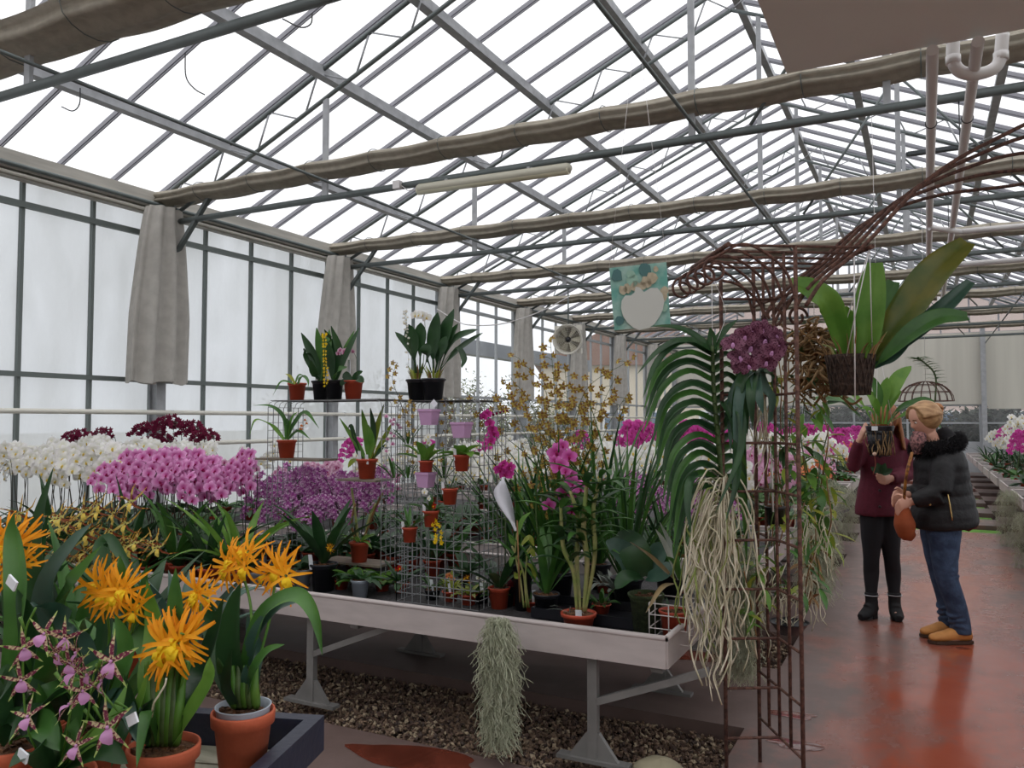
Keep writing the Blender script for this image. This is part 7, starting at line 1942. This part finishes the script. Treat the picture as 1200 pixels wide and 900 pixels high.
M_jean = mat('blue_denim', srgb(38, 52, 78), .85, col2=srgb(62, 80, 108), scale=16, bump=.25, bscale=60)
m = MB(M_jean)
for (hx, kx, ky, ax, ay, dd) in legs2:
    loft(m, [J(hx, 608, dd), J(hx, 625, dd), J(hx + 1, 645, dd), J(kx, ky, dd), J((kx + ax) / 2 + 2, (ky + ay) / 2, dd), J(ax, ay - 8, dd), J(ax, ay + 4, dd)], [.12, .113, .094, .072, .066, .060, .066], [.095, .095, .088, .072, .068, .062, .066], VR, 0, 18)
    for q in range(7):   # creases at the knee and cuff
        y_ = (ky - 14 + 6 * q) if q < 4 else ay - 18 + 7 * (q - 4); x_ = kx + (ax - kx) * max(0, (y_ - ky) / (ay - ky))
        rr = .069 if q < 4 else .061
        c = J(x_ + (1 if q < 4 else 0), y_, dd)
        m.tube([c + VR * (math.cos(t_) * rr) + VF * (math.sin(t_) * rr) + Z * (.012 * math.sin(2 * t_ + q)) for t_ in [2 * PI * i / 20 for i in range(21)]], .0085, 0, 6)
fuse(m.build('jeans', w2), .009, 2)
M_tan = mat('tan_nubuck', srgb(196, 134, 72), .7, var=.1, scale=20)
for (hx, kx, ky, ax, ay, dd) in legs2:
    an = J(ax, ay, dd); g0 = V((an.x, an.y, 0)); rot_ = fw if dd < d2 else (fw - VF * .15).normalized(); sd_ = rot_.cross(Z)
    m = MB(M_tan)
    loft(m, [g0 - rot_ * .065 + Z * .07, g0 - rot_ * .03 + Z * .065, g0 + rot_ * .06 + Z * .06, g0 + rot_ * .13 + Z * .048, g0 + rot_ * .19 + Z * .040, g0 + rot_ * .215 + Z * .034], [.030, .042, .046, .050, .042, .020], [.045, .05, .045, .034, .026, .016], sd_, 0, 18)
    loft(m, [g0 + Z * .06, g0 + Z * .115], [.046, .046], [.052, .050], sd_, 0, 16, cap=True)
    b = fuse(m.build('shoe', w2), .006, 2)
    s_ = MB(mat('dark_sole', srgb(66, 46, 34), .7)); n0 = len(s_.v); out_ = [(-.072, .028), (-.03, .045), (.05, .045), (.13, .052), (.19, .044), (.222, .015)]
    ring = [(a, b2) for a, b2 in out_] + [(a, -b2) for a, b2 in reversed(out_)]
    for z in (.004, .024): 
        for a, b2 in ring: s_.v.append(g0 + rot_ * a + sd_ * b2 + Z * z)
    k2_ = len(ring)
    for i in range(k2_): s_.face((n0 + i, n0 + (i + 1) % k2_, n0 + k2_ + (i + 1) % k2_, n0 + k2_ + i), 0, False)
    s_.face([n0 + i for i in reversed(range(k2_))], 0, False); s_.face([n0 + k2_ + i for i in range(k2_)], 0, False); s_.build('sole', b)
    l_ = MB(mat('shoe_lace', srgb(216, 176, 96), .7))
    for q in range(4): c = g0 + rot_ * (.055 + .02 * q) + Z * (.104 - .012 * q); l_.tube([c - sd_ * .022 - Z * .004, c + Z * .005, c + sd_ * .022 - Z * .004], .003, 0, 5)
    l_.build('lace', b)
# patterned neck scarf and brown bag in the hands
m = MB(mat('patterned_scarf', srgb(40, 24, 34), .85, col2=srgb(170, 120, 118), scale=60)); loft(m, [J(1078, 507, d2 - .02), J(1076, 518, d2 - .03), J(1078, 532, d2 - .03)], [.040, .055, .04], [.05, .06, .04], VR, 0, 14); fuse(m.build('scarf', w2), .01, 1)
bp = J(1060, 596, d2 - .06)
bag = thing('shoulder_bag', bp, 'soft rust brown cloth bag hanging from the hands of the blonde person', 'bag')
m = MB(mat('rust_brown_cloth', srgb(150, 70, 32), .8, var=.15, scale=8, bump=.3, bscale=16)); loft(m, [J(1059, 588, d2 - .06), J(1058, 600, d2 - .06), J(1060, 614, d2 - .06), J(1063, 624, d2 - .06), J(1070, 630, d2 - .06)], [.022, .05, .068, .062, .03], [.03, .055, .07, .06, .02], VR, 0, 18); m.build('bag_body', bag)
m = MB(mat('gold_brown_strap', srgb(176, 116, 44), .6, col2=srgb(90, 48, 30), scale=50)); m.tube(pl_([(1069, 530, d2 - .17), (1064, 548, d2 - .20), (1061, 566, d2 - .17), (1059, 590, d2 - .08)], 5), .012, 0, 6, flat=.4); m.build('strap', bag)
# ================================================================ outside the glass
M_bush = [mat('bush_olive', srgb(120, 122, 84), .9, col2=srgb(150, 146, 108), scale=2), mat('bush_green', srgb(92, 108, 70), .9, col2=srgb(126, 136, 96), scale=2)]
def bush(x, y, r, h, seed, label, mt, ls=1.0, nb=26):
    R = random.Random(seed); root = thing('garden_bush', V((x, y, -.25)), label, 'bush'); m = MB(mat('bush_wood', srgb(90, 76, 62), .9)); ends = []
    for i in range(nb):
        a = R.uniform(0, 6.28); q = R.uniform(.2, 1) * r; p = V((x + math.cos(a) * q, y + math.sin(a) * q, h * R.uniform(.55 if ls == 1 else .15, 1.0) * (1 - .25 * q / r)))
        m.tube(spline([V((x, y, -.25)), V((x + math.cos(a) * q * .4, y + math.sin(a) * q * .4, h * .45)), p], 4), .018, 0, 4); ends.append(p)
    m.build('branches', root)
    m = MB(mt)
    for e_ in ends:
        for q in range(110):
            c = e_ + V((R.gauss(0, .18), R.gauss(0, .18), R.gauss(-.15, .3))); c.z = max(c.z, .05); a = R.uniform(0, 6.28); s_ = R.uniform(.03, .06) * ls
            u = V((math.cos(a), math.sin(a), R.uniform(-1, 1))) * s_; w_ = V((-math.sin(a), math.cos(a), R.uniform(-.6, .6))) * s_ * .5
            n = len(m.v); m.v += [c - u, c + w_, c + u, c - w_]; m.face((n, n + 1, n + 2, n + 3), 0)
    m.build('leaves', root)
pos_ = ['nearest', 'second', 'third', 'fourth', 'fifth', 'farthest']
for i, (x, y, r, h) in enumerate(((-10.6, 12.6, 1.1, 2.5), (-10.4, 14.4, 1.2, 2.9), (-10.2, 16.2, 1.1, 2.6), (-10.6, 18.4, 1.2, 2.6), (-10.4, 21.0, 1.1, 2.3), (-10.8, 24.0, 1.2, 2.4))):
    bush(x, y, r, h, i, 'pale leafy bush outside the clear panes of the left wall, %s in the line' % pos_[i], M_bush[i % 2])
for i in range(6): bush(-6.2 + 2.0 * i, 29.2, 1.1, 1.9, 20 + i, 'dark hedge bush outside beyond the low windows of the end wall', mat('hedge_dark', srgb(44, 56, 44), .9, var=.3, scale=3), 2.6, 90)
for o in [q for q in bpy.data.objects if q.get('label', '').startswith('dark hedge bush')]: o['group'] = 'hedge beyond the end wall'
def house(x, y, w_, d_, h_, col, roofc, label, rz=0.0, nw=4, gable=True):
    root = thing('house', V((x, y, -.25)), label, 'building'); root.rotation_euler = (0, 0, rz)
    def B(name, items, mt):
        m = MB(mt)
        for c, s_ in items: m.box(V((x, y, -.25)) + V(c), s_)
        return m.build(name, root)
    B('wall', [((0, 0, h_ / 2), (w_, d_, h_))], col)
    m = MB(roofc); o_ = V((x, y, -.25)); n = len(m.v)
    for yy in (-d_ / 2 - .3, d_ / 2 + .3): m.v += [o_ + V((-w_ / 2 - .4, yy, h_)), o_ + V((w_ / 2 + .4, yy, h_)), o_ + V((0, yy, h_ + (w_ * .28 if gable else .4)))]
    for f in ((0, 1, 2), (5, 4, 3), (0, 2, 5, 3), (2, 1, 4, 5), (1, 0, 3, 4)): m.face(f, 0, False)
    m.build('roof', root)
    for i in range(nw):
        for z in (1.6, 4.3):
            if z + 1 > h_: continue
            for sgn in (-1,):
                xx = -w_ / 2 + w_ * (i + .5) / nw
                f = B('window', [((xx, sgn * d_ / 2, z), (1.1, .12, 1.3))], mat('window_frame_white', srgb(220, 222, 224), .6)); 
                m = MB(mat('window_blue', srgb(96, 116, 140), .2)); m.box(V((x, y, -.25)) + V((xx, sgn * (d_ / 2 + .06), z)), (.9, .04, 1.1)); m.build('pane', f)
house(-13.5, 40, 9, 7, 4.4, mat('cream_render', srgb(206, 196, 178), .9), mat('brown_roof', srgb(128, 96, 82), .9), 'cream house with blue windows seen through the far left panes', .4, 4)
house(-3.5, 52, 18, 10, 8.5, mat('rosy_render', srgb(196, 176, 170), .9), mat('grey_roof', srgb(140, 134, 130), .9), 'wide rosy building beyond the glazed gable of the end wall', 0, 6, False)
m = MB(mat('grey_metal_roof', srgb(120, 126, 134), .5)); m.box((-9.6, 19.5, 3.25), (.3, 9, .35)); 
for y in (15.2, 19.5, 23.8): m.box((-9.6, y, 1.4), (.15, .15, 3.4))
o = m.build('outside_beam', origin=V((-9.6, 19.5, -.25))); tag(o, 'grey steel beam on posts outside the left wall panes', 'beam')
# ================================================================ prototypes never placed are removed
def wipe(o):
    for ch in list(o.children): wipe(ch)
    bpy.data.objects.remove(o)
for o in [q for q in bpy.data.objects if q.parent is None and q.type == 'EMPTY' and q.get('category') and not q.get('label')]: wipe(o)
